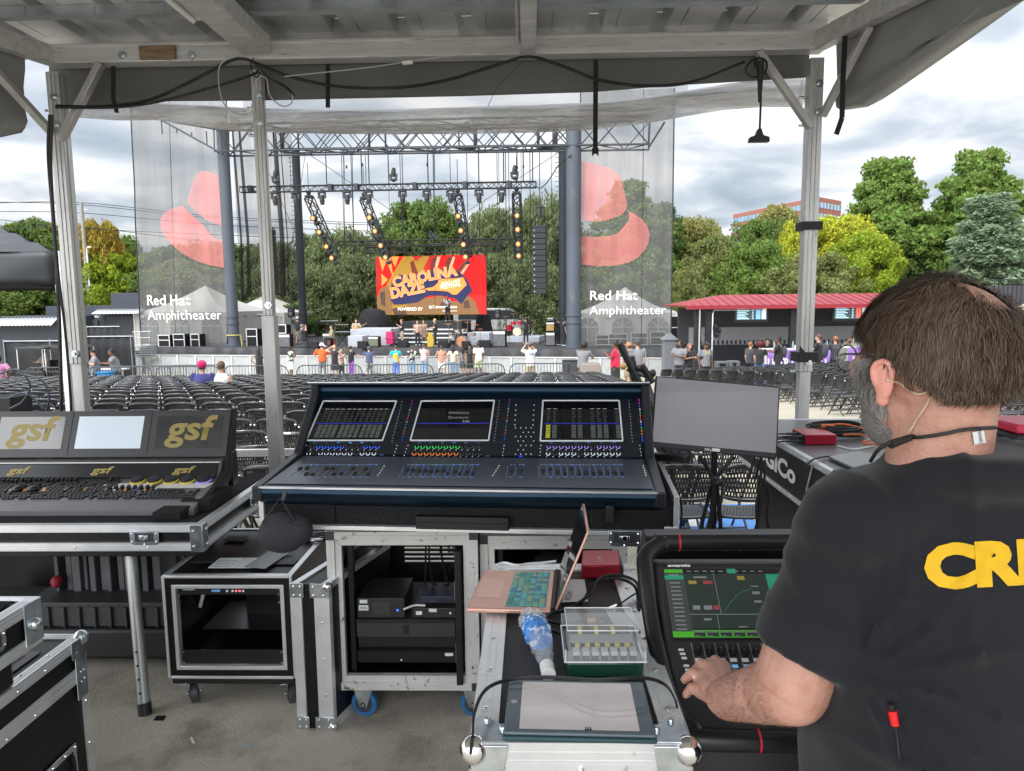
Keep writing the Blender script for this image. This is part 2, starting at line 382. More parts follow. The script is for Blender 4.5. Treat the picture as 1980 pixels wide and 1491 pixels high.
def tree_proto(kind,var,R,Hh,nleaf,clumps,leaf,trunk):
 mb,cs=crown_mesh(kind,var*13+5,R,Hh,nleaf,clumps,leaf)
 cm=mb.build('crown',mat('leaf_seed',(.08,.12,.03)),smooth=0);me=cm.data;bpy.data.objects.remove(cm)
 rnd=random.Random(var);tb=MB()
 top=trunk+Hh*.75;tr=R*.055
 tb.tube([(0,0,-.5),(.05*R,.02*R,trunk*.5),(0,0.03*R,trunk+Hh*.3),(-.05*R,0,top)],[tr*1.3,tr,tr*.7,tr*.15],8)
 for c,r_ in rnd.sample(cs,min(16,len(cs))):
  z0=trunk+min(Hh*.6,c.z*.55);e_=V((c.x,c.y,c.z+trunk))
  tb.tube([V((0,0,z0)),V((c.x*.5,c.y*.5,(z0+e_.z)/2+.2)),e_],[tr*.45,tr*.25,tr*.06],5)
 to=tb.build('trunk',M_bark,smooth=60);tm=to.data;bpy.data.objects.remove(to)
 TREE[(kind,var)]=(me,tm,trunk)
for v_ in range(3):tree_proto('round',v_,4.0,6.5,40000,260,.17,1.6)
for v_ in range(2):tree_proto('tall',v_,3.4,11,56000,420,.17,1.5)
tree_proto('cone',0,4.0,10,50000,420,.16,.8)
for v_ in range(2):tree_proto('willow',v_,4.6,7.5,56000,420,.15,1.2)
def tree(kind,var,loc,sc,lm,label,rz=0,sz=None,sxy=None,group=None):
 me,tm,trunk=TREE[(kind,var)]
 r=thing('tree',label,'tree',loc,group);r.rotation_euler=(0,0,rz);r.scale=((sxy or sc),(sxy or sc),(sz or sc))
 c=bpy.data.objects.new('crown',me);S.collection.objects.link(c);c.parent=r;c.location=(0,0,trunk)
 c.material_slots[0].link='OBJECT';c.material_slots[0].material=lm
 t=bpy.data.objects.new('trunk',tm);S.collection.objects.link(t);t.parent=r
 return r
LG=leafmat('leaf_dark_green',(.11,.165,.05));LM=leafmat('leaf_mid_green',(.17,.24,.065));LO=leafmat('leaf_olive',(.25,.28,.10))
LY=leafmat('leaf_yellow_green',(.30,.38,.04));LYY=leafmat('leaf_golden',(.50,.52,.06));LOR=leafmat('leaf_amber',(.42,.31,.06))
LB=leafmat('leaf_blue_grey',(.27,.35,.22));LW=leafmat('leaf_willow',(.20,.24,.11));LDW=leafmat('leaf_deep_green',(.05,.07,.03))  # LDW: very dark green leaf colour
LT=leafmat('leaf_tan_olive',(.33,.32,.11));LP=leafmat('leaf_poplar',(.20,.29,.07))
TL=[(60,425,62,'round',0,170,LM,'mid green tree behind the black pop-up tent at the far left'),(95,440,64,'round',1,150,LOR,'amber-leaved tree just left of the leaning metal canopy post'),(185,430,60,'round',2,110,LOR,'amber and olive tree right behind the utility pole'),(215,455,66,'round',0,170,LM,'bushy green tree between the utility pole and the left banner'),(225,490,60,'round',1,165,LY,'bright lime green tree above the dark low buildings'),(45,545,60,'round',2,190,LM,'green tree below the black tent edge, behind the dark flat building'),(130,520,61,'round',0,120,LG,'dark tree behind the foot of the utility pole'),(330,478,62,'round',2,190,LM,'dark green tree seen through the left mesh banner beside the hat brim'),(400,470,68,'round',1,180,LM,'green tree seen through the red hat of the left banner'),(350,505,60,'round',0,170,LO,'olive tree right behind the left white marquee'),(470,478,70,'round',2,170,LG,'dark tree between the front left column and the dark rear column'),(530,480,63,'willow',0,170,LW,'drooping olive tree behind the left dark rear column'),(650,455,66,'willow',1,230,LW,'drooping willow-like tree left of the video screen'),(605,520,60,'willow',0,190,LW,'low drooping tree behind the left side of the stage'),(700,500,62,'willow',0,180,LW,'low drooping tree just left of the video screen edge'),(545,590,56,'round',2,120,LG,'dark bush beside the left rear column foot'),(815,388,72,'round',1,190,LM,'broad green tree rising above the video screen'),(760,440,74,'round',2,150,LO,'olive tree above the left corner of the video screen'),(880,430,76,'round',0,170,LO,'olive tree above the right half of the video screen'),(955,415,66,'willow',1,170,LW,'grey-green drooping tree right of the video screen'),(1045,393,64,'willow',0,180,LW,'tall drooping tree behind the hanging right speaker column'),(985,500,60,'willow',0,190,LW,'low drooping tree behind the red drum kit'),(1090,520,58,'willow',1,170,LW,'low drooping tree behind the right rear stage column'),(860,520,64,'willow',1,280,LW,'wide drooping tree hidden behind the video screen'),(1215,348,60,'tall',0,200,LP,'tall tree seen through the crown of the right red hat'),(1275,395,64,'tall',1,150,LG,'dark tall tree at the outer edge of the right banner'),(1160,450,66,'round',1,150,LM,'tree behind the left part of the right banner brim'),(1315,420,80,'round',0,80,LG,'small dark tree just outside the right banner'),(1345,425,66,'round',2,120,LT,'tan and olive tree just right of the right banner'),(1385,455,58,'round',0,130,LO,'olive tree above the left end of the red kiosk roof'),(1325,520,50,'round',1,80,LO,'light olive bush beside the left kiosk corner'),(1470,425,76,'round',1,150,LM,'green tree in front of the distant brick office'),(1500,402,78,'round',2,130,LT,'tan-topped tree left of the right metal post'),(1460,470,56,'round',2,160,LP,'leafy green tree right above the red kiosk roof'),(1545,430,60,'round',0,110,LYY,'yellow tree directly left of and behind the right metal post'),(1625,418,58,'round',1,205,LYY,'golden yellow tree right of the metal post'),(1665,455,52,'round',2,170,LY,'lime green tree in front of the golden one'),(1580,490,50,'round',0,170,LO,'olive tree behind the red roof at the metal post'),(1722,305,64,'tall',1,220,LP,'tall full green tree, the left of the two tallest on the right'),(1895,288,60,'tall',0,220,LP,'tallest green tree at the right, its top near the tarp'),(1800,440,62,'round',0,150,LG,'dark tree between the two tallest trees'),(1920,372,46,'cone',0,265,LB,'pale blue-green conifer above the crew member'),(1700,480,55,'round',1,110,LG,'dark green tree above the crew member hair'),(2020,430,60,'round',1,170,LG,'dark tree at the extreme right edge'),]
for k,(u,vt,Y,kind,var,wpx,lm,lab)in enumerate(TL):
 top=PY(u,vt,Y);me,tm,trunk=TREE[(kind,var)]
 Hn={'round':6.5,'tall':11,'cone':10,'willow':7.5}[kind];Rn={'round':3.6,'tall':2.9,'cone':4.2,'willow':4.3}[kind]
 g0=gz(0,Y);hgt=top.z-g0;sxy=wpx/2/(FPX/Y)/Rn*(1.12 if kind=='tall' else 1)
 sz=hgt/(Hn+trunk+.3)
 tree(kind,var,(top.x,Y,g0),1,lm,lab,rz=k*1.7,sz=sz,sxy=sxy)
M_far=leafmat('far_wood_green',(.07,.10,.035))
me,tm,trunk=TREE[('round',2)]
mb=MB();rnd=random.Random(3);vs=[];fs=[]
for k in range(60000):
 x=rnd.uniform(-95,95);hh=5.5+2.2*noise.noise(V((x*.09,0,1)))+1.2*noise.noise(V((x*.35,5,1)))
 if x>45:hh+=3
 z=rnd.random()**.8*hh;p=V((x,88+rnd.uniform(-3,5)-abs(x)*.05+2*noise.noise(V((x*.3,z*.3,0))),z-2.2))
 a=V((rnd.uniform(-1,1),rnd.uniform(-1,1),rnd.uniform(-1,1))).normalized()*.42;b_=a.cross(V((rnd.uniform(-1,1),rnd.uniform(-1,1),rnd.uniform(-1,1)))).normalized()*.3
 i=len(vs);vs+=[p-a,p-b_,p+a,p+b_];fs.append((i,i+1,i+2,i+3))
mb.add(vs,fs);tag(mb.build('distant_wood',M_far,smooth=0),'continuous dark wood far behind the stage and the buildings','wood',kind='stuff')
M_deck=mat('stage_deck_black',(.03,.03,.032),rough=.6,var=.2)
M_cloth=mat('black_cloth',(.014,.014,.016),rough=.9,var=.3,scale=2,bump=.4,bscale=3)
M_col=mat('grey_blue_painted_column',(.075,.09,.112),rough=.55,var=.15,scale=.8,dark=(.15,.165,.18),dpos=(.6,.75),dscale=1.5,stretch=(1,1,.3))
M_dcol=mat('dark_column',(.025,.03,.04),rough=.6,var=.2)
XU=SA;ZU=V((0,0,1))
def sl_of(p):q=V(p)-S0;return q.dot(SA),q.dot(ST)
sL=sl_of(SP(272,674,0))[0];sR=sl_of(SP(1312,674,0))[0]
st=thing('stage','low wide black concert stage with draped black skirt behind the white barrier','stage',SL(0,0,-1.4))
mb=MB();mb.hexa([SL(sL,0,-.25),SL(sR,0,-.25),SL(sR,13,-.25),SL(sL,13,-.25)],[SL(sL,0,0),SL(sR,0,0),SL(sR,13,0),SL(sL,13,0)]);mb.build('deck',M_deck,st,bevel=.02)
mb=MB()
def skf(a,b):
 s_=sL+(sR-sL)*a;sag=abs(sin(s_*1.45))**.6;y=-.06-.10*sin(s_*5.3+2*sin(s_*1.1))*b-.07*sag*sin(b*pi)
 return SL(s_,y,-.02-.95*b-.04*(1-sag)*b)
mb.grid(skf,520,10);mb.build('skirt',mat('skirt_cloth',(.05,.05,.055),rough=.55,var=.4,scale=1.5),st,smooth=80)
def column(u,vbase,w_,t,vtop,m,lab,flange=True,ladder=False):
 b=SP(u,vbase,t);b.z=-1.0;z1=SP(u,vtop,t).z;r=thing('stage_column',lab,'column',b)
 mb=MB();mb.cyl(b,V((b.x,b.y,z1)),w_/2,n=24);mb.build('tube',m,r,smooth=50)
 mb=MB()
 if flange:
  for z_ in(1.35,1.75):mb.cyl(b+V((0,0,z_)),b+V((0,0,z_+.09)),w_/2+.06,n=24)
 mb.cyl(b,b+V((0,0,.12)),w_/2+.1,n=24);mb.build('flange',m,r,smooth=50)
 if ladder:
  mb=MB()
  for k in range(int((z1-b.z)/.3)):
   z_=b.z+.3+k*.3;mb.beam(V((b.x,b.y,z_))-SA*(w_/2+.22)-ST*.1,V((b.x,b.y,z_))-SA*(w_/2-.05)-ST*.1,.03,.03)
  mb.build('rung',M_dcol,r,smooth=0,split=1)
 return r
column(453,672,.68,1.2,235,M_col,'grey-blue steel column at the left front corner of the stage')
column(1109,672,.80,.8,235,M_col,'grey-blue steel column at the right front corner of the stage')
column(588,663,.55,8.5,288,M_dcol,'dark steel column at the left rear of the stage',ladder=True)
column(1089,660,.55,8.5,284,M_dcol,'dark steel column at the right rear of the stage',ladder=True)
b=SP(453,648,1.2);mb=MB();mb.tube([b+V((cos(a)*.42,sin(a)*.42,0))for a in[i*pi/8 for i in range(17)]],.035,6);mb.tube([b+V((.42,-.1,0)),b+V((.5,-.1,-.5)),b+V((.44,-.1,-.9))],.035,6)
tag(mb.build('rope',mat('yellow_rope',(.6,.5,.12),rough=.8,var=.3,scale=40)),'yellow rope tied round the left front stage column','rope')
rt=thing('roof_truss','large lattice roof truss carried over the stage by four columns','truss',SP(780,290,1))
def tl(u0,v0,u1,v1,t,hgt,w_,r,br,step,name):
 a=SP(u0,v0,t);b_=SP(u1,v1,t);mb=MB();truss(mb,a+V((0,0,hgt/2)),b_+V((0,0,hgt/2)),w_,hgt,r,br,step);return mb
mb=tl(430,297,1255,284,1.2,1.5,1.5,.06,.035,1.35,'');
for(u0,v0,u1,v1)in((430,297,312,232),(1255,284,1285,236)):
 for t in(.45,1.95):mb.cyl(SP(u0,v0,t),SP(u1,v1,t),.06,n=6)
for k in range(5):
 f_=k/4;a=SP(430-118*f_,297-65*f_,.45);mb.cyl(a,V((a.x,a.y,SP(430,252,.45).z)),.035,n=4)
for t in(.45,1.95):mb.cyl(SP(430,252,t),SP(335,236,t),.06,n=6)
mb.build('front_truss',M_steel,rt,smooth=0)
mb=tl(540,292,1100,284,9,1.4,1.4,.06,.035,1.4,'');mb.build('rear_truss',M_steel,rt,smooth=0)
cu_=[];mb=MB()
for u in(560,730,905,1060):
 cu_.append(len(mb.st))
 a=SP(u,294-(u-430)*.015,1.9);b_=SP(u*.98+15,290,8.4);truss(mb,a+V((0,0,.6)),b_+V((0,0,.6)),1.0,1.1,.05,.03,1.1)
mb.build('cross_truss',M_steel,rt,smooth=0,split=cu_)
mb=MB()
for(u0,v0,t0,u1,v1,t1)in((600,300,2,790,430,8),(1085,292,3,905,408,8),(590,300,8,560,500,8),(505,300,4,575,460,6)):mb.cyl(SP(u0,v0,t0),SP(u1,v1,t1),.018,n=4)
mb.build('stay_wire',M_steel,rt,smooth=0,split=1)
def lt(u0,v0,u1,v1,t,h_,lab,step=None):
 r=thing('lighting_truss',lab,'truss',(SP(u0,v0,t)+SP(u1,v1,t))/2)
 mb=MB();truss(mb,SP(u0,v0,t),SP(u1,v1,t),h_,h_,.03,.02,step or h_*1.1)
 mb.build('lattice',M_truss,r,smooth=0);return r
T1=lt(466,367,1036,357,3,.34,'long front lighting truss hung with a row of moving lights')
mb=MB()
for u in(540,563,632,667,700,714,752,779,828,841,871,903,926,974,1000,1012,1030):
 v=362-(u-466)*.0175;a=SP(u,v,3);mb.cyl(a,V((a.x,a.y,SP(u,285,3).z)),.018 if u%2 else.032,n=4)
for u in(670,700,826,1000,1012):mb.ell(SP(u,318+(u%7),3),(.06,.06,.12),6,4)
mb.build('hoist_chain',M_truss,T1,smooth=0,split=1)
mb=MB()
for u in(485,640,690,803,900,985):
 v=366-(u-466)*.0175;mb.beam(SP(u,v,3)-SA*.12,SP(u,v,3)+SA*.12,.40,.40)
mb.build('clamp_box',M_steel,T1,smooth=0,split=1)
T2=lt(655,471,990,466,8,.30,'upper of the two rear trusses, spanning behind the lamp ladders')
T3=lt(708,484,966,480,9.3,.42,'lower rear truss carrying the hanging brackets of the video screen',.4)
mb=MB()
for k in range(14):u=735+k*15.6;a=SP(u,486,9.6);mb.beam(a+V((0,0,.1)),V((a.x,a.y,SP(u,496,9.6).z)),.08,.12)
mb.build('hanging_bracket',M_truss,T3,smooth=0,split=1)
for r_,uu,vv,t_ in((T2,(666,684,830,905,985),462,8),(T3,(712,778,841,963),477,9.3)):
 mb=MB()
 for u in uu:a=SP(u,vv,t_);mb.cyl(a,V((a.x,a.y,SP(u,290,t_).z)),.022,n=4)
 mb.build('hoist_chain',M_truss,r_,smooth=0,split=1)
for k,(u,v1)in enumerate(sorted(((666,600),(683,590),(779,480),(840,600),(926,470),(978,640),(1008,640),(1025,650),(752,470),(1066,560),(965,640)))):
 a=SP(u,360,6);b_=SP(u+1,v1,6);mb=MB();mb.tube([V((a.x,a.y,SP(u,290,6).z)),(a+b_)/2+SA*.03,b_],.028 if k%2 else.018,5)
 tag(mb.build('hanging_cable',M_truss),'%s thin black cable from the left hanging loose behind the lighting truss'%ORD[k],'cable','cables hanging from the stage roof')
cable('looped_cable',[SP(1036,360,3),SP(1045,364,3),SP(1060,350,2.5),SP(1080,320,1.5),SP(1105,300,.2)],.03,M_truss,'black cable bundle drooping from the truss end to the right column')
M_lens=mat('lamp_lens',(.3,.33,.36),rough=.1,metal=.3);M_fix=mat('fixture_black',(.035,.037,.042),rough=.4,var=.1)
def mover(u,v,t,s_,lab,up=-1,tilt=0.0,grp='moving lights on the front truss'):
 p=SP(u,v,t);r=thing('moving_light',lab,'stage light',p,grp)
 z=V((0,0,up));mb=MB();mb.beam(p,p+z*.12*s_,.42*s_,.3*s_,up=(0,1,0));mb.beam(p-z*.08*s_,p,.2*s_,.1*s_,up=(0,1,0));mb.build('base',M_fix,r,bevel=.015)
 mb=MB()
 for sg in(-1,1):mb.beam(p+SA*.18*s_*sg+z*.1*s_,p+SA*.2*s_*sg+z*.42*s_,.07*s_,.14*s_,up=SA)
 mb.build('yoke',M_fix,r,bevel=.01)
 c=p+z*.42*s_;d=(z+SA*tilt).normalized();mb=MB();mb.cyl(c-d*.18*s_,c+d*.12*s_,.13*s_,.155*s_,n=12);mb.cyl(c+d*.12*s_,c+d*.36*s_,.155*s_,.11*s_,n=12);mb.build('head',M_fix,r)
 mb=MB();mb.cyl(c+d*.36*s_,c+d*.365*s_,.09*s_,n=12);mb.build('lens',M_lens,r);return r
for k,u in enumerate((531,571,622,671,713,778,825,871,926,970)):
 mover(u,371-(u-531)*.0165,3,1.05,'%s moving light from the left, hanging below the front truss'%ORD[k],tilt=[.1,.12,.05,0,.05,0,.03,.02,0,-.05][k])
for u,lab in((533,'moving light standing on the left end of the front truss'),(761,'moving light standing on the middle of the front truss'),(995,'moving light standing on the right end of the front truss')):
 mover(u,353-(u-533)*.016,3,.95,lab,up=1,tilt=.1)
mover(1043,398,1,.9,'single black moving light above the right speaker column',grp=None)
for u,v,lab in((677,452,'small light clamped on the left of the rear truss'),(833,448,'left light of the pair standing mid-way on the rear truss'),(843,450,'right light of the pair standing mid-way on the rear truss'),(980,450,'small light on the right end of the rear truss'),(915,455,'small light on the rear truss beside the third lamp ladder')):mover(u,v+12,8,.6,lab,up=1,grp=None)
M_glow=mat('lit_amber_lamp',(1.0,.20,.02),emit=1.6)
M_glow2=mat('lit_white_hot_core',(1.0,.5,.12),emit=2.2)
LAD=[((597,382),(650,500),[(605,422),(617,449),(631,477),(641,499)],'far left lamp ladder leaning right, four amber lamps'),((704,385),(748,499),[(714,421),(725,447),(736,475),(745,498)],'leaning lamp ladder over the left corner of the video screen'),((885,378),(905,497),[(886,418),(891,446),(896,473),(900,497)],'slightly leaning lamp ladder over the right part of the video screen'),((999,375),(1003,500),[(1000,417),(1001,444),(1002,472),(1003,495)],'upright lamp ladder right of the video screen')]
for a,b_,ls,lab in LAD:
 A=SP(*a,5.5);B=SP(*b_,5.5);r=thing('lamp_ladder',lab,'stage light',A,'lamp ladders above the stage')
 mb=MB();truss(mb,A,B,.46,.46,.045,.03,.40,up=tuple(ST));mb.build('lattice',M_truss,r,smooth=0)
 mb=MB();mb.cyl(A,A+V((0,0,2.2)),.02,n=4);mb.build('hoist_chain',M_truss,r,smooth=0)
 mb=MB();mb.beam(A+V((-.25,0,.05)),A+V((.25,0,.05)),.15,.2);mb.ell(A+V((0,0,.3)),.16);mb.build('top_fixture',M_fix,r)
 for u,v in ls:
  c=SP(u,v,5.1);cn=MB();cn.cyl(c+ST*.35,c,.17,.20,n=14);cn.beam(c+(B-A).normalized()*.42+ST*.3,c+(B-A).normalized()*.24+ST*.3,.34,.34);cn.ell(c+(B-A).normalized()*.33+ST*.2+SA*.05,.13,8,6);o=cn.build('lamp',M_fix,r)
  g=MB();g.ell(c+ST*.0,(.13,.035,.13),14,6);g.build('lit_lens',M_glow,o)
  g=MB();g.ell(c-ST*.03,(.075,.02,.075),10,6);g.build('bulb',M_glow2,o)
  k_=MB();k_.beam(c+ST*.2+SA*-.2,c+ST*.2+SA*.2,.08,.18);k_.build('bracket',M_fix,r)
def array(u0,u1,v0,v1,t,n_,lab):
 a=SP(u0,v0,t);b_=SP(u1,v1,t);w_=(b_-a).dot(SA);zt=a.z;zb=b_.z;r=thing('line_array',lab,'speakers',(a+b_)/2)
 hh=(zt-zb)/n_;c=(a+b_)/2
 for k in range(n_):
  z=zt-hh*(k+.5);off=-.012*(k-3)**2*.25 if k>3 else 0
  q=V((c.x,c.y,z))-ST*off*.2;f_=1-.0*k
  mb=MB();mb.beam(q-SA*w_/2,q+SA*w_/2,.55,hh*.93);o=mb.build('speaker_box',mat('speaker_grille',(.02,.021,.024),rough=.65,bump=.3,bscale=120),r,bevel=.02)
  g=MB();g.ell(q-SA*(w_/2-.1)-ST*.285,(.03,.02,.03),6,4);g.build('badge',M_white,o)
 mb=MB();mb.beam(V((c.x,c.y,zt+.08))-SA*w_/2,V((c.x,c.y,zt+.08))+SA*w_/2,.3,.1);mb.cyl((c.x,c.y,zt),(c.x,c.y,SP(u0,290,t).z),.025,n=5);mb.build('flying_frame',M_truss,r,smooth=0)
array(1031,1057,441,569,.8,12,'black line array of twelve boxes hanging beside the right column')
array(515,535,444,571,2.0,11,'black line array hanging left of the dark rear column, behind the thin post')
def banner(pts,t,crown,brim,words,lab):
 P0,P1,P2,P3=[SP(u,v,t)for u,v in pts]
 r=thing('mesh_banner',lab,'banner',P3);mb=MB()
 def f(a,b):
  q=(P3*(1-a)+P2*a)*(1-b)+(P0*(1-a)+P1*a)*b
  return q+ST*(.10*sin(a*9+b*2.5)+.05*sin(a*23-b*6+1)+.05*noise.noise(V((a*8,b*6,t))))
 def fl(q):
  s_,_=sl_of(q);b=(q.z-P3.z)/(P0.z-P3.z);s0=sl_of(P3)[0]*(1-b)+sl_of(P0)[0]*b;s1=sl_of(P2)[0]*(1-b)+sl_of(P1)[0]*b;a=(s_-s0)/(s1-s0)
  return q+ST*(.10*sin(a*9+b*2.5)+.05*sin(a*23-b*6+1)+.05*noise.noise(V((a*8,b*6,t)))-.09)
 mb.grid(f,60,70);mb.build('mesh_cloth',scrimmat('grey_mesh_scrim',(.15,.15,.145),.43),r,smooth=80)
 mb=MB();mb.tube([f(0,k/30)for k in range(31)],.04,5);mb.tube([f(1,k/30)for k in range(31)],.04,5)
 mb.tube([f(.42 if pts[0][0]<600 else.68,k/30)for k in range(31)],.018,4);mb.build('edge_rope',M_truss,r)
 mr=scrimmat('red_printed_scrim',(.85,.27,.25),.58)
 for nm,poly in(('hat_crown',crown),('hat_brim',brim)):
  bm_=MB();P_=[SP(u,v,t)for u,v in poly];cc=sum(P_,V((0,0,0)))/len(P_)
  import bmesh
  me=bpy.data.meshes.new(nm);q=bmesh.new();fc=q.faces.new([q.verts.new(p)for p in P_]);bmesh.ops.triangulate(q,faces=[fc])
  for _ in range(7):
   bmesh.ops.subdivide_edges(q,edges=[e_ for e_ in q.edges if e_.calc_length()>.3],cuts=1)
   bmesh.ops.triangulate(q,faces=q.faces[:])
  for v_ in q.verts:v_.co=fl(v_.co)
  q.to_mesh(me);q.free();me.materials.append(mr);o=bpy.data.objects.new(nm,me);S.collection.objects.link(o);attach(o,r)
 mw=mat('white_print',(.82,.82,.8),rough=.8)
 for body,u,v,u2,hp,bold in words:
  a=SP(u,v,t);b_=SP(u2,v-(u2-u)*.004,t);wd=(b_-a).length;o=tfit(body,wd,a,(b_-a),(0,0,1),mw,None,bold,height=hp*(a-CAM).length/FPX)
  for v_ in o.data.vertices:v_.co=fl(v_.co.copy())-ST*.09
  attach(o,r)
 return r
cR=[(x/3.728+860,y/3.728+300)for x,y in((985,45),(1080,60),(1180,95),(1250,135),(1275,170),(1290,240),(1315,350),(1310,390),(1290,420),(1250,445),(1180,470),(1100,483),(985,466))]
bR=[(x/3.728+860,y/3.728+300)for x,y in((1325,408),(1370,425),(1420,460),(1460,510),(1477,570),(1470,630),(1440,690),(1390,740),(1330,775),(1230,798),(1100,803),(985,788),(985,583),(1100,592),(1190,585),(1250,568),(1300,530),(1325,480),(1331,440))]
cL=[(364,391),(366,379),(372,356),(379,339),(386,332),(396,331),(418,337),(433,341),(434,439),(418,434),(396,424),(376,408)]
bL=[(356,399),(338,402),(322,412),(315,425),(315,440),(322,457),(335,473),(355,490),(380,505),(405,513),(434,518),(434,465),(415,461),(395,452),(375,437),(362,420)]
banner([(249,180),(440,180),(440,674),(273,674)],1.6,cL,bL,[('Red Hat',286,590,372,17,.015),('Amphitheater',287,618,430,16,0)],'tall grey mesh banner with half a red hat, left of the stage')
banner([(1122,172),(1304,172),(1297,668),(1122,670)],1.2,cR,bR,[('Red Hat',1141,580,1233,17,.015),('Amphitheater',1140,608,1288,16,0)],'tall grey mesh banner with half a red hat, right of the stage')
r=thing('side_scrim','dark see-through mesh curtain with folds between the left stage columns','curtain',SP(520,585,5));mb=MB()
a0=SP(466,582,3);a1=SP(585,578,7.5)
mb.grid(lambda a,b:a0+(a1-a0)*a+ST*.5*sin(a*17)*(.3+.7*b)+V((0,0,b*11.3)),70,12);mb.build('mesh_cloth',scrimmat('black_mesh_scrim',(.02,.02,.02),.62),r,smooth=80)
mb=MB()
for u,w_ in((474,.22),(486,.3),(516,.15),(549,.35),(553,.2),(561,.12)):
 p=a0+(a1-a0)*((u-466)/119);mb.tube([p-ST*.3+V((0,0,0.2)),p-ST*.3+SA*.12+V((0,0,4)),p-ST*.3+V((0,0,8)),p-ST*.3-SA*.1+V((0,0,11.3))],[w_*.5,w_*.3,w_*.35,w_*.2],6)
mb.build('gathered_fold',scrimmat('black_mesh_fold',(.02,.02,.02),.35),r,split=1)
t=9.9;A=SP(730,609,t);B=SP(941,608,t);zt=SP(730,497,t).z;Wd=(B-A).length;Hd=zt-A.z
scn=thing('video_screen','large lit video screen with red and orange festival artwork over the stage','screen',A)
mb=MB();mb.hexa([A,B,B+ST*.15,A+ST*.15],[q+V((0,0,Hd))for q in(A,B,B+ST*.15,A+ST*.15)]);mb.build('cabinet',M_blk,scn)
def em(name,c,e_=.75):return mat('screen_'+name,c,rough=1,spec=0,emit=e_)
def SQ(x,y,d=.01):return A+SA*(x/100*Wd)+V((0,0,(1-y/56)*Hd))-ST*d
def art(name,polys,m,d,lab=None):
 mb=MB()
 for pl in polys:mb.add([SQ(x,y,d)for x,y in pl],[tuple(range(len(pl)-1,-1,-1))])
 return mb.build(name,m,scn,smooth=0,split=1)
RED=em('red',(.9,.02,.02));DRED=em('deep_red',(.45,.03,.03));OR=em('orange',(.95,.28,.07));OCH=em('ochre',(.34,.19,.035));BRN=em('brown',(.16,.04,.03));NAVY=em('navy',(.035,.038,.085));PCH=em('peach',(.8,.36,.22));TAN=em('tan',(.22,.12,.055));WH=em('white',(.9,.85,.8));PINK=em('muted_red',(.4,.07,.06))
art('backdrop',[[(0,0),(100,0),(100,56),(0,56)]],RED,.01)
art('ochre_cone',[[(26,0),(58,0),(40,20),(30,56),(4,56),(10,26),(16,16)]],OCH,.02)
art('left_flames',[[(3,0),(6,14),(10,4),(16,20),(14,0)],[(14,0),(18,10),(22,0)],[(5,16),(5,28),(11,22)]],OR,.03)
art('deep_rays',[[(34,0),(44,0),(37,5)],[(44,12),(50,0),(57,0),(46,14)],[(92,0),(100,0),(100,14)],[(80,38),(100,38),(100,56),(88,56)],[(0,0),(3,0),(5,28),(0,28)]],DRED,.03)
art('fingers',[[(32,6),(35,4),(40,19),(34,19)],[(52,3),(57,1),(52,18),(48,18)],[(66,2),(71,1),(65,18),(60,18)],[(84,6),(83,10),(76,19),(72,16),(80,7)]],BRN,.04)
art('finger_edges',[[(57,1),(60,1),(55,17),(52,18)],[(71,1),(73,2),(68,17),(65,18)],[(84,5),(86,8),(78,20),(76,19)]],PCH,.04)
art('rocks',[[(0,40),(4,30),(10,28),(14,38),(14,56),(0,56)],[(28,46),(36,42),(46,40),(60,38),(70,44),(78,42),(84,38),(90,44),(94,56),(28,56)]],TAN,.05)
art('rock_shade',[[(60,44),(66,42),(60,50),(56,50)],[(80,44),(84,42),(86,50),(80,50)],[(3,34),(8,33),(8,48),(4,46)],[(14,50),(26,48),(28,56),(16,56)]],em('brown2',(.1,.06,.05)),.06)
art('navy_band',[[(13,42),(14,28),(16,20),(22,17),(28,19),(40,18),(52,15),(62,14),(72,13),(78,17),(82,21),(86,28),(88,34),(82,40),(78,46),(72,41),(60,38),(48,38),(38,44),(24,46),(16,46)]],NAVY,.07)
art('state_outline',[[(45,31),(52,30),(57,26),(58,22),(70,22),(80,21),(83,28),(78,33),(74,37),(70,37),(66,34),(56,33),(48,33)]],OR,.08)
def atext(body,x,y,w_,h_,m,bold,tiltv=.1,d=.1):
 return tfit(body,w_/100*Wd,SQ(x,y,d),SA+V((0,0,tiltv)),(0,0,1),m,scn,bold,height=h_/56*Hd)
for dx,dy,m_,b_,d_ in((-.5,.4,NAVY,.09,.09),(0,0,PCH,.06,.10),(.2,-.3,OR,.02,.11)):
 atext('CAROLINA',16+dx,29+dy,60,9,m_,b_,.16,d_);atext('DAZE',14+dx,40+dy,32,9.5,m_,b_,.18,d_)
atext('MUSIC & ARTS',60.5,28,17,2.6,WH,.008,.15,.13);atext('FESTIVAL',60,32,18.5,3.6,WH,.012,.15,.13)
atext('POWERED BY',20,52,23,3,WH,.015,0,.13);atext('Common Cause',52,50,22,3,WH,.01,0,.13);atext('North Carolina',61,53.2,13,1.7,WH,.0,0,.13)
mb=MB();mb.add([SQ(50+2*(1 if i%2==0 else.42)*sin(i*pi/5),48.8-2*(1 if i%2==0 else.42)*cos(i*pi/5),.13)for i in range(10)],[tuple(range(9,-1,-1))]);mb.build('star_mark',WH,scn,smooth=0)
M_tent=mat('white_tent_cloth',(.50,.49,.45),rough=.8,var=.06,scale=1);M_twin=mat('clear_tent_window',(.22,.23,.24),rough=.3,var=.3,scale=1)
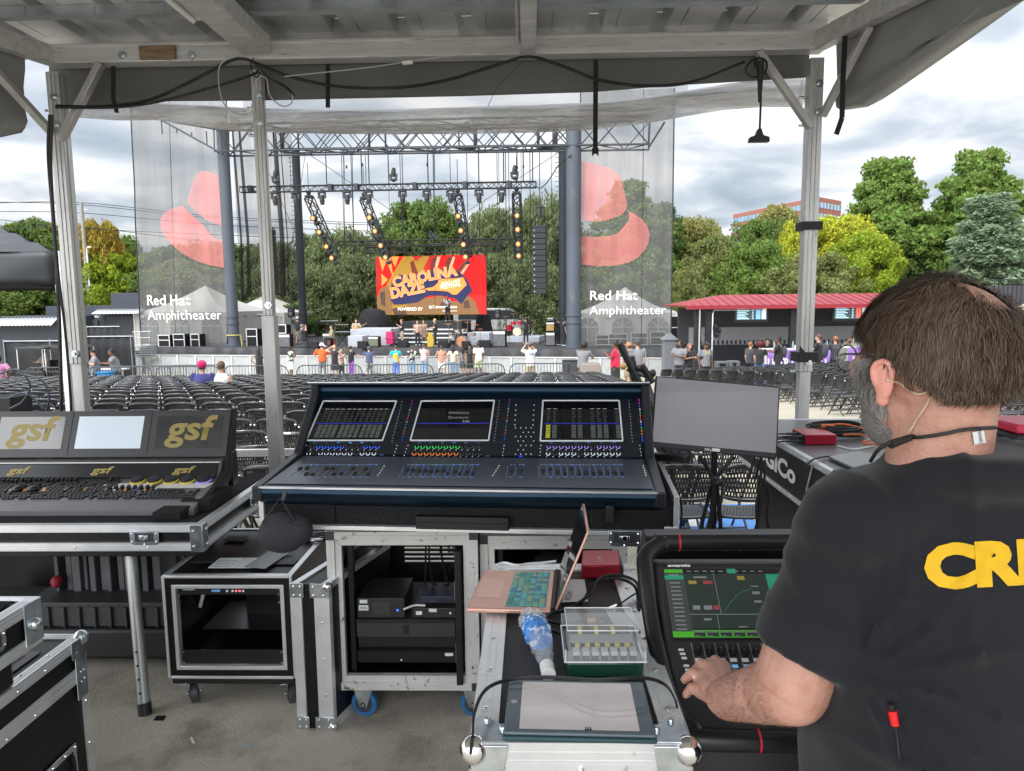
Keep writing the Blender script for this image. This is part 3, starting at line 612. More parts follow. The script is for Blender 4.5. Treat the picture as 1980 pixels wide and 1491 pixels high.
def marquee(c,wd,dp,eave,peak,rz,lab):
 r=thing('marquee',lab,'tent',(0,0,0));w2=wd/2;d2=dp/2
 mb=MB();P_=[(-w2,-d2,eave),(w2,-d2,eave),(w2,d2,eave),(-w2,d2,eave)]
 n_=10;
 for k in range(4):
  a=V(P_[k]);b_=V(P_[(k+1)%4]);ap=V((0,0,peak))
  mb.grid(lambda i,j:(a+(b_-a)*i)*(1-j)+ap*j-V((0,0,.28*sin(pi*j)*(1-.2*j))),6,n_)
 mb.build('roof',M_tent,r,smooth=30)
 mb=MB();sc=[]
 for k in range(4):
  a=V(P_[k]);b_=V(P_[(k+1)%4]);nn=36
  mb.grid(lambda i,j:a+(b_-a)*i*1.0-V((0,0,j*(.28+.07*abs(sin(i*18*pi/2))))),nn,1)
 mb.build('valance',M_tent,r,thick=.01,smooth=0)
 for x in(-w2,w2):
  for y in(-d2,d2):
   q=MB();q.cyl((x,y,0),(x,y,eave),.05,n=8);q.build('leg',M_white,r)
 q=MB()
 q.grid(lambda i,j:V((-w2+wd*i,-d2+.06*sin(i*40),j*(eave-.2))),90,2);q.grid(lambda i,j:V((w2+.05*sin(i*30),-d2+dp*i,j*(eave-.2))),60,2);q.grid(lambda i,j:V((-w2,-d2+dp*i,j*(eave-.2))),30,2)
 q.build('wall',M_tent,r,smooth=60)
 nW=3
 for k in range(nW):
  cx_=-w2+wd*(k+.5)/nW;ww=wd/nW*.30;hh=eave*.42
  pl=[(-ww,0),(ww,0)]+[(ww*cos(a),hh+ww*.9*sin(a))for a in[i*pi/10 for i in range(11)]]
  q=MB();q.prism(pl,(cx_,-d2-.08,eave*.22),(1,0,0),(0,0,1),.02);wdw=q.build('window',M_twin,r,smooth=0)
  q=MB();q.beam((cx_,-d2-.12,eave*.22),(cx_,-d2-.12,eave*.22+hh+ww*.85),.06,.03);q.beam((cx_-ww,-d2-.12,eave*.22+hh),(cx_+ww,-d2-.12,eave*.22+hh),.03,.06)
  for sg in(-1,1):q.beam((cx_,-d2-.12,eave*.22+hh),(cx_+sg*ww*.7,-d2-.12,eave*.22+hh+ww*.62),.03,.05)
  q.build('glazing_bar',M_tent,wdw,smooth=0)
 r.location=c;r.rotation_euler=(0,0,rz);return r
g=-1.9
p=PY(402,640,52);marquee((p.x,52,-1.6),7.2,6,2.65,4.5,SPHI,'white marquee with arched windows behind the left banner')
p=PY(1208,640,47);marquee((p.x,47,-1.6),6.4,5,2.4,4.0,SPHI,'white marquee with arched windows behind the right banner')
p=PY(500,640,56);marquee((p.x+.8,56,-1.6),6,6,2.5,3.9,SPHI,'white marquee partly hidden behind the left front column')
def stcase(u,v,wpx,hpx,Y,lab,m=None,grp=None,d=.7):
 b=PY(u,v,Y);s_=Y/FPX;w_=wpx*s_;h_=hpx*s_;r=thing('road_case',lab,'case',b,grp)
 xf=Matrix.Translation(b)@Matrix.Rotation(SPHI,4,'Z');mb=MB();mb.xf=xf;mb.box(-w_/2,w_/2,0,d,.04,h_);mb.build('shell',m or M_lam,r,bevel=.01)
 mb=MB();mb.xf=xf;e_=.025
 for x in(-w_/2,w_/2):
  for y in(0,d):mb.box(x-e_,x+e_,y-e_,y+e_,0,h_)
 for z in(.05,h_*.6,h_):mb.box(-w_/2-e_,w_/2+e_,-e_-.002,e_-.004,z-e_,z+e_)
 mb.build('edge_trim',M_alu2,r,smooth=0);return r
for u,v,w_,h_,lab in((318,672,24,24,'grey case seen through the left banner, first from the left'),(347,672,24,26,'case with rails seen through the left banner, between the other two'),(378,672,18,26,'slim case seen through the left banner, nearest the column'),(1165,668,24,20,'leftmost case seen through the right banner'),(1195,668,34,22,'wide case seen through the right banner'),(1236,668,30,24,'case with white paper seen through the right banner'),(1272,668,28,26,'rightmost case seen through the right banner'),(488,672,22,36,'black case tower right of the left front column'),(536,668,40,40,'wide black equipment rack behind the left speaker column'),(1305,666,16,54,'tall black case stack at the outer edge of the right banner')):
 stcase(u,v,w_,h_,44.5 if u<700 else 41.5,lab)
M_wc=mat('white_riser_cloth',(.42,.44,.48),rough=.8,var=.08,scale=2);M_grey=mat('grey_equipment',(.12,.12,.13),rough=.6,var=.2)
def onstage(u,v):return PZ(u,v,-1.0)
def sbox(name,u,v,wpx,h_,d,m,lab,cat,grp=None,extra=None,z0=0,bev=.02):
 b=onstage(u,v);w_=wpx*b.y/FPX;xf=Matrix.Translation(b)@Matrix.Rotation(SPHI,4,'Z')
 mb=MB();mb.xf=xf;mb.box(-w_/2,w_/2,0,d,z0,h_);o=mb.build(name,m,bevel=bev);tag(o,lab,cat,grp);return o,xf,w_
sbox('riser',717,668,84,1.0,2.4,M_wc,'white cloth-covered riser behind the guitarist','riser')
sbox('riser',687,671,30,.65,1.0,M_wc,'small white draped box at the left of the white riser','riser')
sbox('riser',925,668,44,.75,1.6,M_wc,'white-fronted low riser right of the silver drum kit','riser')
sbox('riser',1010,662,66,.35,2.2,M_wc,'low riser carrying the red drum kit','riser')
def heap(u,v,wpx,h_,lab,seed,m=M_cloth,zb=0):
 b=onstage(u,v);b.z+=zb;w_=wpx*b.y/FPX;mb=MB();n_=40;rings=[]
 for k in range(9):
  z=h_*k/8;f_=(1-.35*(k/8)**2)if k<8 else.3
  rings.append([b+V((cos(a)*w_/2*f_*(1+.13*noise.noise(V((cos(a)*3,sin(a)*3,k*.4+seed)))+.05*sin(a*9)),sin(a)*.8*f_*(1+.1*sin(a*7+k)),z+.1*noise.noise(V((cos(a)*2,sin(a)*2,seed)))))for a in[2*pi*i/n_ for i in range(n_)]])
 mb.loft(rings);return tag(mb.build('draped_equipment',m,smooth=60),lab,'covered gear')
heap(724,660,58,1.15,'gear under a crumpled black cloth on the white riser',1,zb=1.0)
heap(935,652,34,1.8,'tall gear draped in black cloth left of the red drum kit',5)
b=onstage(815,668);w_=108*b.y/FPX;r=thing('stage_steps','black stage steps with bright white edges behind the singers','steps',b);xf=Matrix.Translation(b)@Matrix.Rotation(SPHI,4,'Z')
for k in range(4):
 mb=MB();mb.xf=xf;mb.box(-w_/2,w_/2,.3*k+.2,.3*k+.5,0,.24*(k+1));mb.build('step',M_deck,r,smooth=0)
 mb=MB();mb.xf=xf;mb.box(-w_/2,w_/2,.3*k+.19,.3*k+.197,.24*(k+1)-.09,.24*(k+1)-.01);mb.build('nosing',M_white,r,smooth=0)
b=onstage(820,660);xf=Matrix.Translation(b+ST*1.8)@Matrix.Rotation(SPHI,4,'Z');mb=MB();mb.xf=xf;mb.box(-2.1,2.1,0,2.4,0,1.25);tag(mb.build('drum_riser',M_deck,bevel=.02),'tall black riser behind the steps below the video screen','riser')
def wedge(u,v,wpx,lab,grp='monitor wedges along the stage front'):
 b=onstage(u,v);w_=wpx*b.y/FPX;xf=Matrix.Translation(b)@Matrix.Rotation(SPHI,4,'Z');r=thing('monitor_wedge',lab,'speaker',b,grp)
 mb=MB();mb.xf=xf;mb.prism([(0,0),(.5,0),(.5,.12),(.12,.42),(0,.42)],(w_/2,0,0),(0,1,0),(0,0,1),-w_);mb.build('cabinet',M_blk,r,bevel=.02)
 mb=MB();mb.xf=xf;mb.add([(-w_/2+.04,.14,.415),(w_/2-.04,.14,.415),(w_/2-.04,.48,.145),(-w_/2+.04,.48,.145)],[(0,1,2,3)]);mb.build('grille',M_grey,r,smooth=0)
for u,v,w_,lab in((606,674,18,'monitor wedge beside the kneeling photographer'),(700,674,20,'monitor wedge in front of the guitarist'),(778,672,20,'monitor wedge in front of the man in shorts'),(856,673,20,'monitor wedge in front of the silver drum kit'),(936,672,24,'long monitor wedge in front of the white-fronted riser'),(900,674,16,'monitor wedge at the right of the silver drum kit')):wedge(u,v,w_,lab)
def amp(u,v,wpx,h_,m,lab,z0=0):
 b=onstage(u,v)+V((0,0,z0));w_=wpx*b.y/FPX;xf=Matrix.Translation(b)@Matrix.Rotation(SPHI,4,'Z');r=thing('amplifier',lab,'amplifier',b)
 mb=MB();mb.xf=xf;mb.box(-w_/2,w_/2,0,.4,0,h_);mb.build('cabinet',M_blk,r,bevel=.02)
 mb=MB();mb.xf=xf;mb.box(-w_/2+.04,w_/2-.04,-.012,-.002,.05,h_*.72);mb.build('grille_cloth',m,r,smooth=0)
 mb=MB();mb.xf=xf;mb.box(-w_/2+.04,w_/2-.04,-.012,-.002,h_*.76,h_*.94);mb.build('control_panel',M_alu2,r,smooth=0)
 mb=MB();mb.xf=xf;mb.cyl((-w_/4,.2,h_),(w_/4,.2,h_),.02,n=6);mb.build('handle',M_blk,r)
M_tan=mat('tan_tweed',(.42,.27,.1),rough=.8,var=.15);M_olive=mat('olive_grille',(.16,.17,.12),rough=.8)
amp(722,671,22,.62,M_olive,'grey-green guitar amplifier at the foot of the white riser');amp(1064,669,19,.8,M_grey,'white-trimmed speaker cabinet at the bottom of the amplifier stack');amp(1064,669,17,.55,M_tan,'tan tweed amplifier on the white-trimmed cabinet',z0=.83);amp(1064,669,14,.22,M_grey,'small black amplifier head topping the stack',z0=1.4)
amp(965,671,26,.95,M_grey,'square black subwoofer right of the white-fronted riser');amp(632,668,18,.75,M_grey,'grey monitor box left of the keyboard player');amp(548,672,30,.8,M_grey,'low black amplifier behind the kneeling photographer')
def polespk(u,v,h_,lab):
 b=onstage(u,v);r=thing('pole_speaker',lab,'speaker',b);mb=MB();mb.cyl(b,b+V((0,0,h_)),.02,n=6)
 for a in(0,2.1,4.2):mb.cyl(b+V((0,0,.6)),b+V((cos(a)*.45,sin(a)*.45,0)),.015,n=5)
 mb.build('tripod',M_blk,r);mb=MB();q=b+V((0,0,h_+.3));mb.beam(q-SA*.19,q+SA*.19,.3,.62);mb.build('cabinet',M_blk2,r,bevel=.03);mb=MB();mb.cyl(q-ST*.155+V((0,0,-.1)),q-ST*.165+V((0,0,-.1)),.13,n=14);mb.cyl(q-ST*.155+V((0,0,.17)),q-ST*.165+V((0,0,.17)),.06,n=12);mb.build('cone',M_grey,r)
polespk(963,655,1.4,'black speaker on a pole behind the draped gear');polespk(566,662,1.7,'black speaker on a pole left of the dark rear column')
def drums(u,v,m,msk,lab,z0=0,s_=1):
 b=onstage(u,v)+V((0,0,z0));r=thing('drum_kit',lab,'drums',b);X=SA*s_;Y_=ST*s_;Z=V((0,0,s_))
 def dr(c,ax,rad,dep,nm='drum'):
  q=MB();q.cyl(c,c+ax*dep,rad*s_,n=20);o=q.build(nm,m,r);q=MB();q.cyl(c-ax*.012,c-ax*.004,rad*s_*.93,n=20);q.cyl(c+ax*(dep+.004),c+ax*(dep+.012),rad*s_*.93,n=20);q.build('drum_skin',msk,o)
  q=MB()
  for e_ in(-.004,dep-.02):q.cyl(c+ax*e_,c+ax*(e_+.025),rad*s_*1.03,n=20)
  q.build('hoop',M_chrome,o)
 dr(b+Z*.3,ST,.29,.4*s_,'bass_drum');dr(b-X*.25+Z*.72+Y_*.1,ZU,.16,.22);dr(b+X*.18+Z*.74+Y_*.1,ZU,.17,.24);dr(b-X*.6+Z*.35+Y_*.3,ZU,.21,.38);dr(b+X*.55+Z*.6+Y_*.4,ZU,.18,.15)
 for dx,dy,z,rad in((-.75,.1,1.25,.26),(.75,.1,1.2,.25),(.95,.5,.95,.19),(-.35,.6,1.4,.22),(.4,-.1,1.35,.2)):
  c=b+X*dx+Y_*dy;q=MB();q.cyl(c,c+Z*z,.014,n=6)
  for a in(0,2.1,4.2):q.cyl(c+Z*.35,c+V((cos(a)*.28,sin(a)*.28,0))*s_,.01,n=5)
  q.build('stand',M_chrome,r);q=MB();q.cyl(c+Z*z,c+Z*(z+.03),rad*s_,.02,n=20);q.build('cymbal',mat('brass',(.6,.42,.15),rough=.3,metal=.9),r)
 q=MB();c=b+Y_*.9;q.cyl(c+Z*.45,c+Z*.52,.17,n=14);q.cyl(c,c+Z*.45,.02,n=6);q.build('stool',M_blk,r)
M_kit=mat('patterned_white_shell',(.55,.55,.53),rough=.4,var=.3,scale=9,dark=(.04,.04,.04),dpos=(.48,.52),dscale=9)
drums(892,671,M_kit,mat('coppery_skin',(.45,.2,.1),rough=.5,var=.3),'silver and white patterned drum kit near the stage front',s_=1.05);drums(1000,661,mat('red_shell',(.5,.01,.04),rough=.25),mat('cream_skin',(.7,.62,.42),rough=.6),'red drum kit with a cream bass drum head at the right of the stage',z0=.35)
def keys(u,v,wpx,z,lab,wing=0):
 b=onstage(u,v);w_=wpx*b.y/FPX;r=thing('keyboard',lab,'keyboard',b);xf=Matrix.Translation(b)@Matrix.Rotation(SPHI,4,'Z')
 mb=MB();mb.xf=xf;mb.box(-w_/2,w_/2,0,.32,z,z+.1);mb.build('body',M_blk2,r,bevel=.01);mb=MB();mb.xf=xf;mb.box(-w_/2+.06,w_/2-.06,.17,.3,z+.102,z+.115);mb.build('white_keys',M_white,r)
 mb=MB();mb.xf=xf;mb.beam((-.3,.15,0),(.3,.15,z),.04,.04,up=(0,1,0));mb.beam((.3,.2,0),(-.3,.2,z),.04,.04,up=(0,1,0));mb.build('stand',M_blk,r)
keys(660,668,34,.72,'keyboard on a crossed stand played by the seated musician');keys(636,662,40,1.3,'high keyboard rack behind the seated musician');keys(660,660,30,1.0,'second synthesizer behind the keyboard, its lid tilted')
def micst(u,v,h_,lab):
 b=onstage(u,v);r=thing('microphone_stand',lab,'microphone stand',b);mb=MB();mb.cyl(b,b+V((0,0,h_)),.012,n=6)
 for a in(0,2.1,4.2):mb.cyl(b+V((0,0,.2)),b+V((cos(a)*.3,sin(a)*.3,0)),.01,n=5)
 mb.cyl(b+V((0,0,h_)),b+V((.45,.1,h_+.15)),.01,n=5);mb.build('pole',M_blk,r);mb=MB();mb.ell(b+V((.48,.1,h_+.16)),.035);mb.build('microphone',M_grey,r)
for u,v,h_,lab in((615,668,1.5,'microphone stand left of the seated musician'),(760,670,1.4,'microphone stand at the right end of the white riser'),(870,668,1.5,'microphone stand left of the silver drum kit'),(1045,668,1.4,'microphone stand left of the amplifier stack'),(985,668,1.3,'microphone stand by the red drum kit')):micst(u,v,h_,lab)
b=onstage(756,669);mb=MB();xf=Matrix.Translation(b+V((-.1,0,0)))@Matrix.Rotation(SPHI,4,'Z');mb.xf=xf;mb.box(-.2,.25,0,.35,.1,.85);mb.box(-.26,.3,-.03,.38,.42,.5);tag(mb.build('stool_box',mat('magenta_paint',(.55,.02,.13),rough=.5),bevel=.02),'magenta stool box left of the man in shorts','stool')
b=PY(945,655,58);r=thing('white_van','white van with dark windows parked behind the stage','van',(b.x,58,-2.2));X0=b.x;w_=2.7
mb=MB();mb.prism([(-w_,.4),(w_+.2,.4),(w_+.3,1.1),(w_-.2,1.75),(w_-.9,2.1),(-w_+.2,2.15),(-w_,1.9)],(X0,57,-2.2+1.1),(1,0,0),(0,0,1),-2);mb.build('body',mat('white_car_paint',(.6,.6,.6),rough=.25),r,bevel=.08)
mb=MB();mb.prism([(-w_+.4,1.25),(w_-.1,1.25),(w_-.5,1.75),(w_-1,1.95),(-w_+.4,1.98)],(X0,56.97,-2.2+1.1),(1,0,0),(0,0,1),-.02);mb.build('window',mat('dark_glass',(.05,.055,.06),rough=.1),r)
for dx in(-1.7,1.8):
 mb=MB();mb.cyl((X0+dx,57.2,-.75),(X0+dx,56.95,-.75),.35,n=18);mb.build('wheel',M_cab,r)
M_panel=mat('white_barrier_panel',(.42,.44,.445),rough=.6,var=.10,scale=2,dark=(.26,.28,.28),dpos=(.48,.72),dscale=4)
p0=SP(243,690,-1.9);s0=sl_of(p0)[0];pr=thing('barrier_panel','white crowd barrier panel between the audience and the stage','barrier',SL(s0,-1.9,-1.5),'white barrier panels in front of the stage');zb=-1.5
mb=MB();mb.hexa([SL(s0+.02,-1.9,zb+.05),SL(s0+1.13,-1.9,zb+.05),SL(s0+1.13,-1.86,zb+.05),SL(s0+.02,-1.86,zb+.05)],[SL(s0+.02,-1.9,zb+1.13),SL(s0+1.13,-1.9,zb+1.13),SL(s0+1.13,-1.86,zb+1.13),SL(s0+.02,-1.86,zb+1.13)]);mb.build('board',M_panel,pr)
mb=MB()
for a in(0,1.13):mb.beam(SL(s0+a,-1.93,zb),SL(s0+a,-1.93,zb+1.15),.05,.05)
mb.beam(SL(s0,-1.9,zb+1.17),SL(s0+1.15,-1.9,zb+1.17),.08,.05);mb.build('rail',M_alu2,pr,smooth=0)
pr['label']='first white barrier panel counted from the left end of the stage barrier'
for k in range(1,29):
 c=copy_tree(pr);c.location=pr.location+SA*1.17*k;c['label']='%s white barrier panel counted from the %s end of the stage barrier'%((ORD[k],'left')if k<15 else(ORD[28-k],'right'))
M_chair=mat('chair_black_plastic',(.020,.020,.022),rough=.25,var=.15,scale=5,spec=.8,coat=.4);M_cf=mat('chair_frame_paint',(.05,.052,.055),rough=.35,metal=.3);M_cap=mat('bright_rivet',(.75,.75,.75),rough=.2,metal=.8)
def chair_parts(detail):
 back=MB();seat=MB();fr=MB();cap=MB()
 def bk(a,b):
  x=(a-.5)*.44*(1-.05*(1-b));y=-.235-.05*b+.045*(2*(a-.5))**2*.9;z=.575+.265*b-(.03*(2*abs(a-.5))**4)*b+(.02*(2*abs(a-.5))**3)*(1-b);return V((x,y,z))
 def st_(a,b):return V(((a-.5)*.43,-.17+.40*b,.445+.012*sin(pi*a)*-1+.012*b-.02*b**6))
 if detail:
  for fn,nr,nc in((bk,6,19),(st_,8,17)):
   q=back if fn is bk else seat
   for r_ in range(nr+1):
    b=.08+.84*r_/nr;q.tube([fn(.03+.94*k/8,b)for k in range(9)],.0065,4)
   for r_ in range(nr):
    for c in range(nc+1):
     a=.03+.94*(c+(.5 if r_%2 else 0))/nc
     if a>.97:continue
     b0=.08+.84*r_/nr;b1=.08+.84*(r_+1)/nr;q.tube([fn(a,b0),fn(a,b1)],.0068,4)
   ring=[fn(a,b)for a,b in[(x/10,1)for x in range(11)]+[(1,.8),(1,.5),(1,.2)]+[(1-x/10,0)for x in range(11)]+[(0,.2),(0,.5),(0,.8)]]
   ring[0]=fn(.02,.97);ring[10]=fn(.98,.97);q.tube(ring+[ring[0]],.012 if fn is bk else.013,6)
   q.tube([fn(.03+.94*k/8,.965)for k in range(9)],.014,6)if fn is bk else None
 else:
  back.grid(bk,4,2);back.tube([bk(k/4,1)for k in range(5)],.012,4);seat.grid(st_,1,1)
 n_=6 if detail else 3
 for s_ in(-1,1):
  x=.225*s_;xi=.205*s_
  fr.tube([(x,-.30,.80),(x,-.235,.58),(x,.0,.30),(x,.24,0)],.012,n_);fr.tube([(xi,.2,.44),(xi,-.05,.24),(xi,-.30,0)],.011,n_)
  if detail:fr.tube([(x,-.17,.445),(x,.22,.45)],.011,6)
  cap.ell((x,-.297,.775),.016,6,4)if detail else cap.box(x-.014,x+.014,-.325,-.30,.76,.79)
 for y,z in((.13,.14),(-.2,.10)):fr.tube([(-.21,y,z),(.21,y,z)],.009,n_)
 return back,seat,fr,cap
def make_chair():
 r=thing('folding_chair','black perforated folding chair in the straight rows facing the stage','chair',(0,0,0),'folding chairs in the middle block');b,s_,f_,c=chair_parts(True)
 b.build('backrest',M_chair,r,smooth=60);s_.build('seat',M_chair,r,smooth=60);f_.build('frame',M_cf,r,smooth=60);c.build('rivet_caps',M_cap,r);return r
proto_chair=make_chair()
rnd=random.Random(11);pos=[]
def vis(p):
 q=V(p)-CAM;k=q.dot(_F)
 if k<.2:return None
 return CX+FPX*q.dot(_R)/k,CY-FPX*q.dot(_U)/k
for r_ in range(21):
 y=5.35+.915*r_
 for c in range(-44,5):
  x=c*.5+.12+(0.02*r_)
  if x>2.05-.0*r_:continue
  pos.append((x+rnd.uniform(-.015,.015),y+rnd.uniform(-.03,.03)-.0006*x*x,rnd.uniform(-.07,.07),'mid'))
ra=radians(14)
for r_ in range(24):
 for c in range(0,46):
  x=6.7+c*.5*cos(ra)-r_*.92*sin(ra);y=7.2+r_*.92*cos(ra)+c*.5*sin(ra)
  if y>27.0 or y<7 or x>24:continue
  lim=6.3 if y<20.5 else 6.55-(y-20.5)*.42
  if x<max(4.9,lim)or(y<12.0 and x<6.2+(3.0 if y<9.5 else.6)):continue
  pos.append((x+rnd.uniform(-.02,.02),y+rnd.uniform(-.03,.03),ra+rnd.uniform(-.10,.10),'right'))
pos.append((1.13+.55,5.3,.05,'skip'));pos=[p for p in pos if p[3]!='skip']
def hidden(x,y):
 h_=True
 for dz in(.8,.5):
  q=vis((x,y,gz(x,y)+dz))
  if not q:continue
  u,v=q
  if u<-20 or u>2000:continue
  if 575<u<1262 and v>745:continue
  if u<440 and v>800 and not(v<0):continue
  if u>1700 and 560<v and u<1930:continue
  if 1262<u<1510 and 735<v<880:continue
  h_=False
 return h_
vl=sorted([p for p in pos if not hidden(p[0],p[1])],key=lambda p:p[1])
hid=[p for p in pos if hidden(p[0],p[1])]
near=vl[:296];far=vl[296:]+[p for p in hid if vis((p[0],p[1],gz(p[0],p[1])+.8))and-700<vis((p[0],p[1],gz(p[0],p[1])+.8))[0]<2500]
first=True
for k,(x,y,a,kind)in enumerate(near):
 o=proto_chair if first else copy_tree(proto_chair);first=False
 o.location=(x,y,gz(x,y));o.rotation_euler=(-.06,0,a);o['label']='black perforated folding chair in the straight rows facing the stage'
 if kind=='right':o['label']='black perforated folding chair in the angled block at the right';o['group']='folding chairs in the right block'
nr=sorted([o for o in S.objects if o.get('category')=='chair' and o.location.y<5.8 and.9<o.location.x<2.2],key=lambda o:o.location.x)
for i,o in enumerate(nr):o['label']=['black folding chair behind the monitor stand, nearest the large mixing desk','black folding chair behind the monitor, its seat over the blue floor paint','black folding chair behind the monitor, nearest the lettered case lid','black folding chair close behind the lettered case lid'][min(i,3)]
LO_=chair_parts(False);HI_=chair_parts(True);mb=MB()
for(x,y,a,kind)in far:
 b,s_,f_,c=HI_ if y<9 else LO_
 xf=Matrix.Translation((x,y,gz(x,y)))@Matrix.Rotation(a,4,'Z')
 for q,mi in((b,0),(s_,0),(f_,1),(c,2)):
  mb.xf=xf;mb.add(q.v,q.f,mi)
mb.xf=None;tag(mb.build('chair_rows',[M_chair,M_cf,M_cap],smooth=0),'dense far rows of black folding chairs up to the barricades','chairs',kind='stuff')
M_galv=mat('galvanised_tube',(.30,.32,.34),rough=.45,metal=.6,var=.2,scale=3);M_bbar=mat('dark_barricade_tube',(.10,.11,.12),rough=.45,metal=.5)
def barricade(lab,m,n_=14):
 r=thing('barricade',lab,'barricade',(0,0,0),'metal barricades before the stage');w_=1.16;h_=1.08
 mb=MB();arch=[(-w_,0,.18),(-w_,0,.85),(-w_+.06,0,1.0),(-w_+.2,0,h_),(w_-.2,0,h_),(w_-.06,0,1.0),(w_,0,.85),(w_,0,.18)]
 mb.tube(arch,.021,6);mb.tube([(-w_,0,.2),(w_,0,.2)],.02,6);mb.build('frame',m,r)
 mb=MB()
 for k in range(1,21):x=-w_+2*w_*k/21;mb.cyl((x,0,.2),(x,0,h_-.01),.009,n=4)
 mb.build('bars',m,r,smooth=0)
 for s_ in(-.85,.85):
  mb=MB();mb.cyl((s_,0,.2),(s_,0,0),.02,n=6);mb.beam((s_,-.3,.015),(s_,.3,.015),.05,.02);mb.build('foot',m,r)
 return r
bp_=barricade('steel barricade',M_bbar);fst=True
for u,v,Y,lab in((110,706,25.2,'barricade at the far left behind the seated people, beside the leaning post'),(230,703,25.4,'barricade the leaning staff member rests behind'),(272,698,27.4,'left one of the barricades standing further back'),(330,697,28.2,'middle one of the barricades standing further back'),(380,693,30,'farthest back barricade, above the woman in the red hat'),(362,702,25.4,'barricade right behind the person in the red hat'),(494,700,25.4,'barricade behind the thin metal post'),(636,699,25.4,'barricade behind the person in the orange hoodie'),(774,698,25.4,'barricade behind the person in the colour-block top'),(912,697,25.4,'barricade behind the group of women'),(1049,696,25.4,'barricade behind the man in the white printed shirt')):
 o=bp_ if fst else copy_tree(bp_);fst=False;p=PY(u,v,Y);o.location=(p.x,Y,gz(p.x,Y));o.rotation_euler=(0,0,rnd.uniform(-.02,.02));o['label']=lab
r=thing('guard_rail','pale metal guard rail between the consoles and the nearest chairs','barricade',(0,0,0))
mb=MB();mb.beam(PY(440,876,4.75),PY(600,874,4.75),.03,.05);mb.beam(PY(-40,876,4.75),PY(445,876,4.75),.03,.05)
for u in(0,250,447,590):p=PY(u,876,4.75);mb.beam((p.x,p.y,gz(0,4.8)),p,.04,.04)
mb.build('rail',M_alu,r,bevel=.004)
SK={'light':mat('skin_light',(.62,.37,.27),rough=.5,var=.06),'tan':mat('skin_tan',(.45,.25,.16),rough=.5,var=.06),'brown':mat('skin_brown',(.19,.09,.055),rough=.5,var=.06)}
def cmat(n_,c,**k):return mat('cloth_'+n_,c,rough=.85,var=.1,scale=6,sheen=.2,**k)
CB=cmat('black',(.018,.018,.02));CG=cmat('grey',(.2,.2,.215));CW=cmat('white',(.7,.7,.7));CD=cmat('denim',(.2,.33,.5));CN=cmat('navy',(.07,.1,.18));CDK=cmat('charcoal',(.05,.05,.06));CK=cmat('khaki',(.4,.33,.22))
HD=mat('hair_dark',(.02,.015,.012),rough=.6,var=.3,scale=30);HB=mat('hair_brown',(.10,.055,.03),rough=.6,var=.3,scale=30);HY=mat('hair_blond',(.5,.36,.17),rough=.6,var=.2,scale=30);HR=mat('hair_red',(.28,.11,.04),rough=.6,var=.2,scale=30)
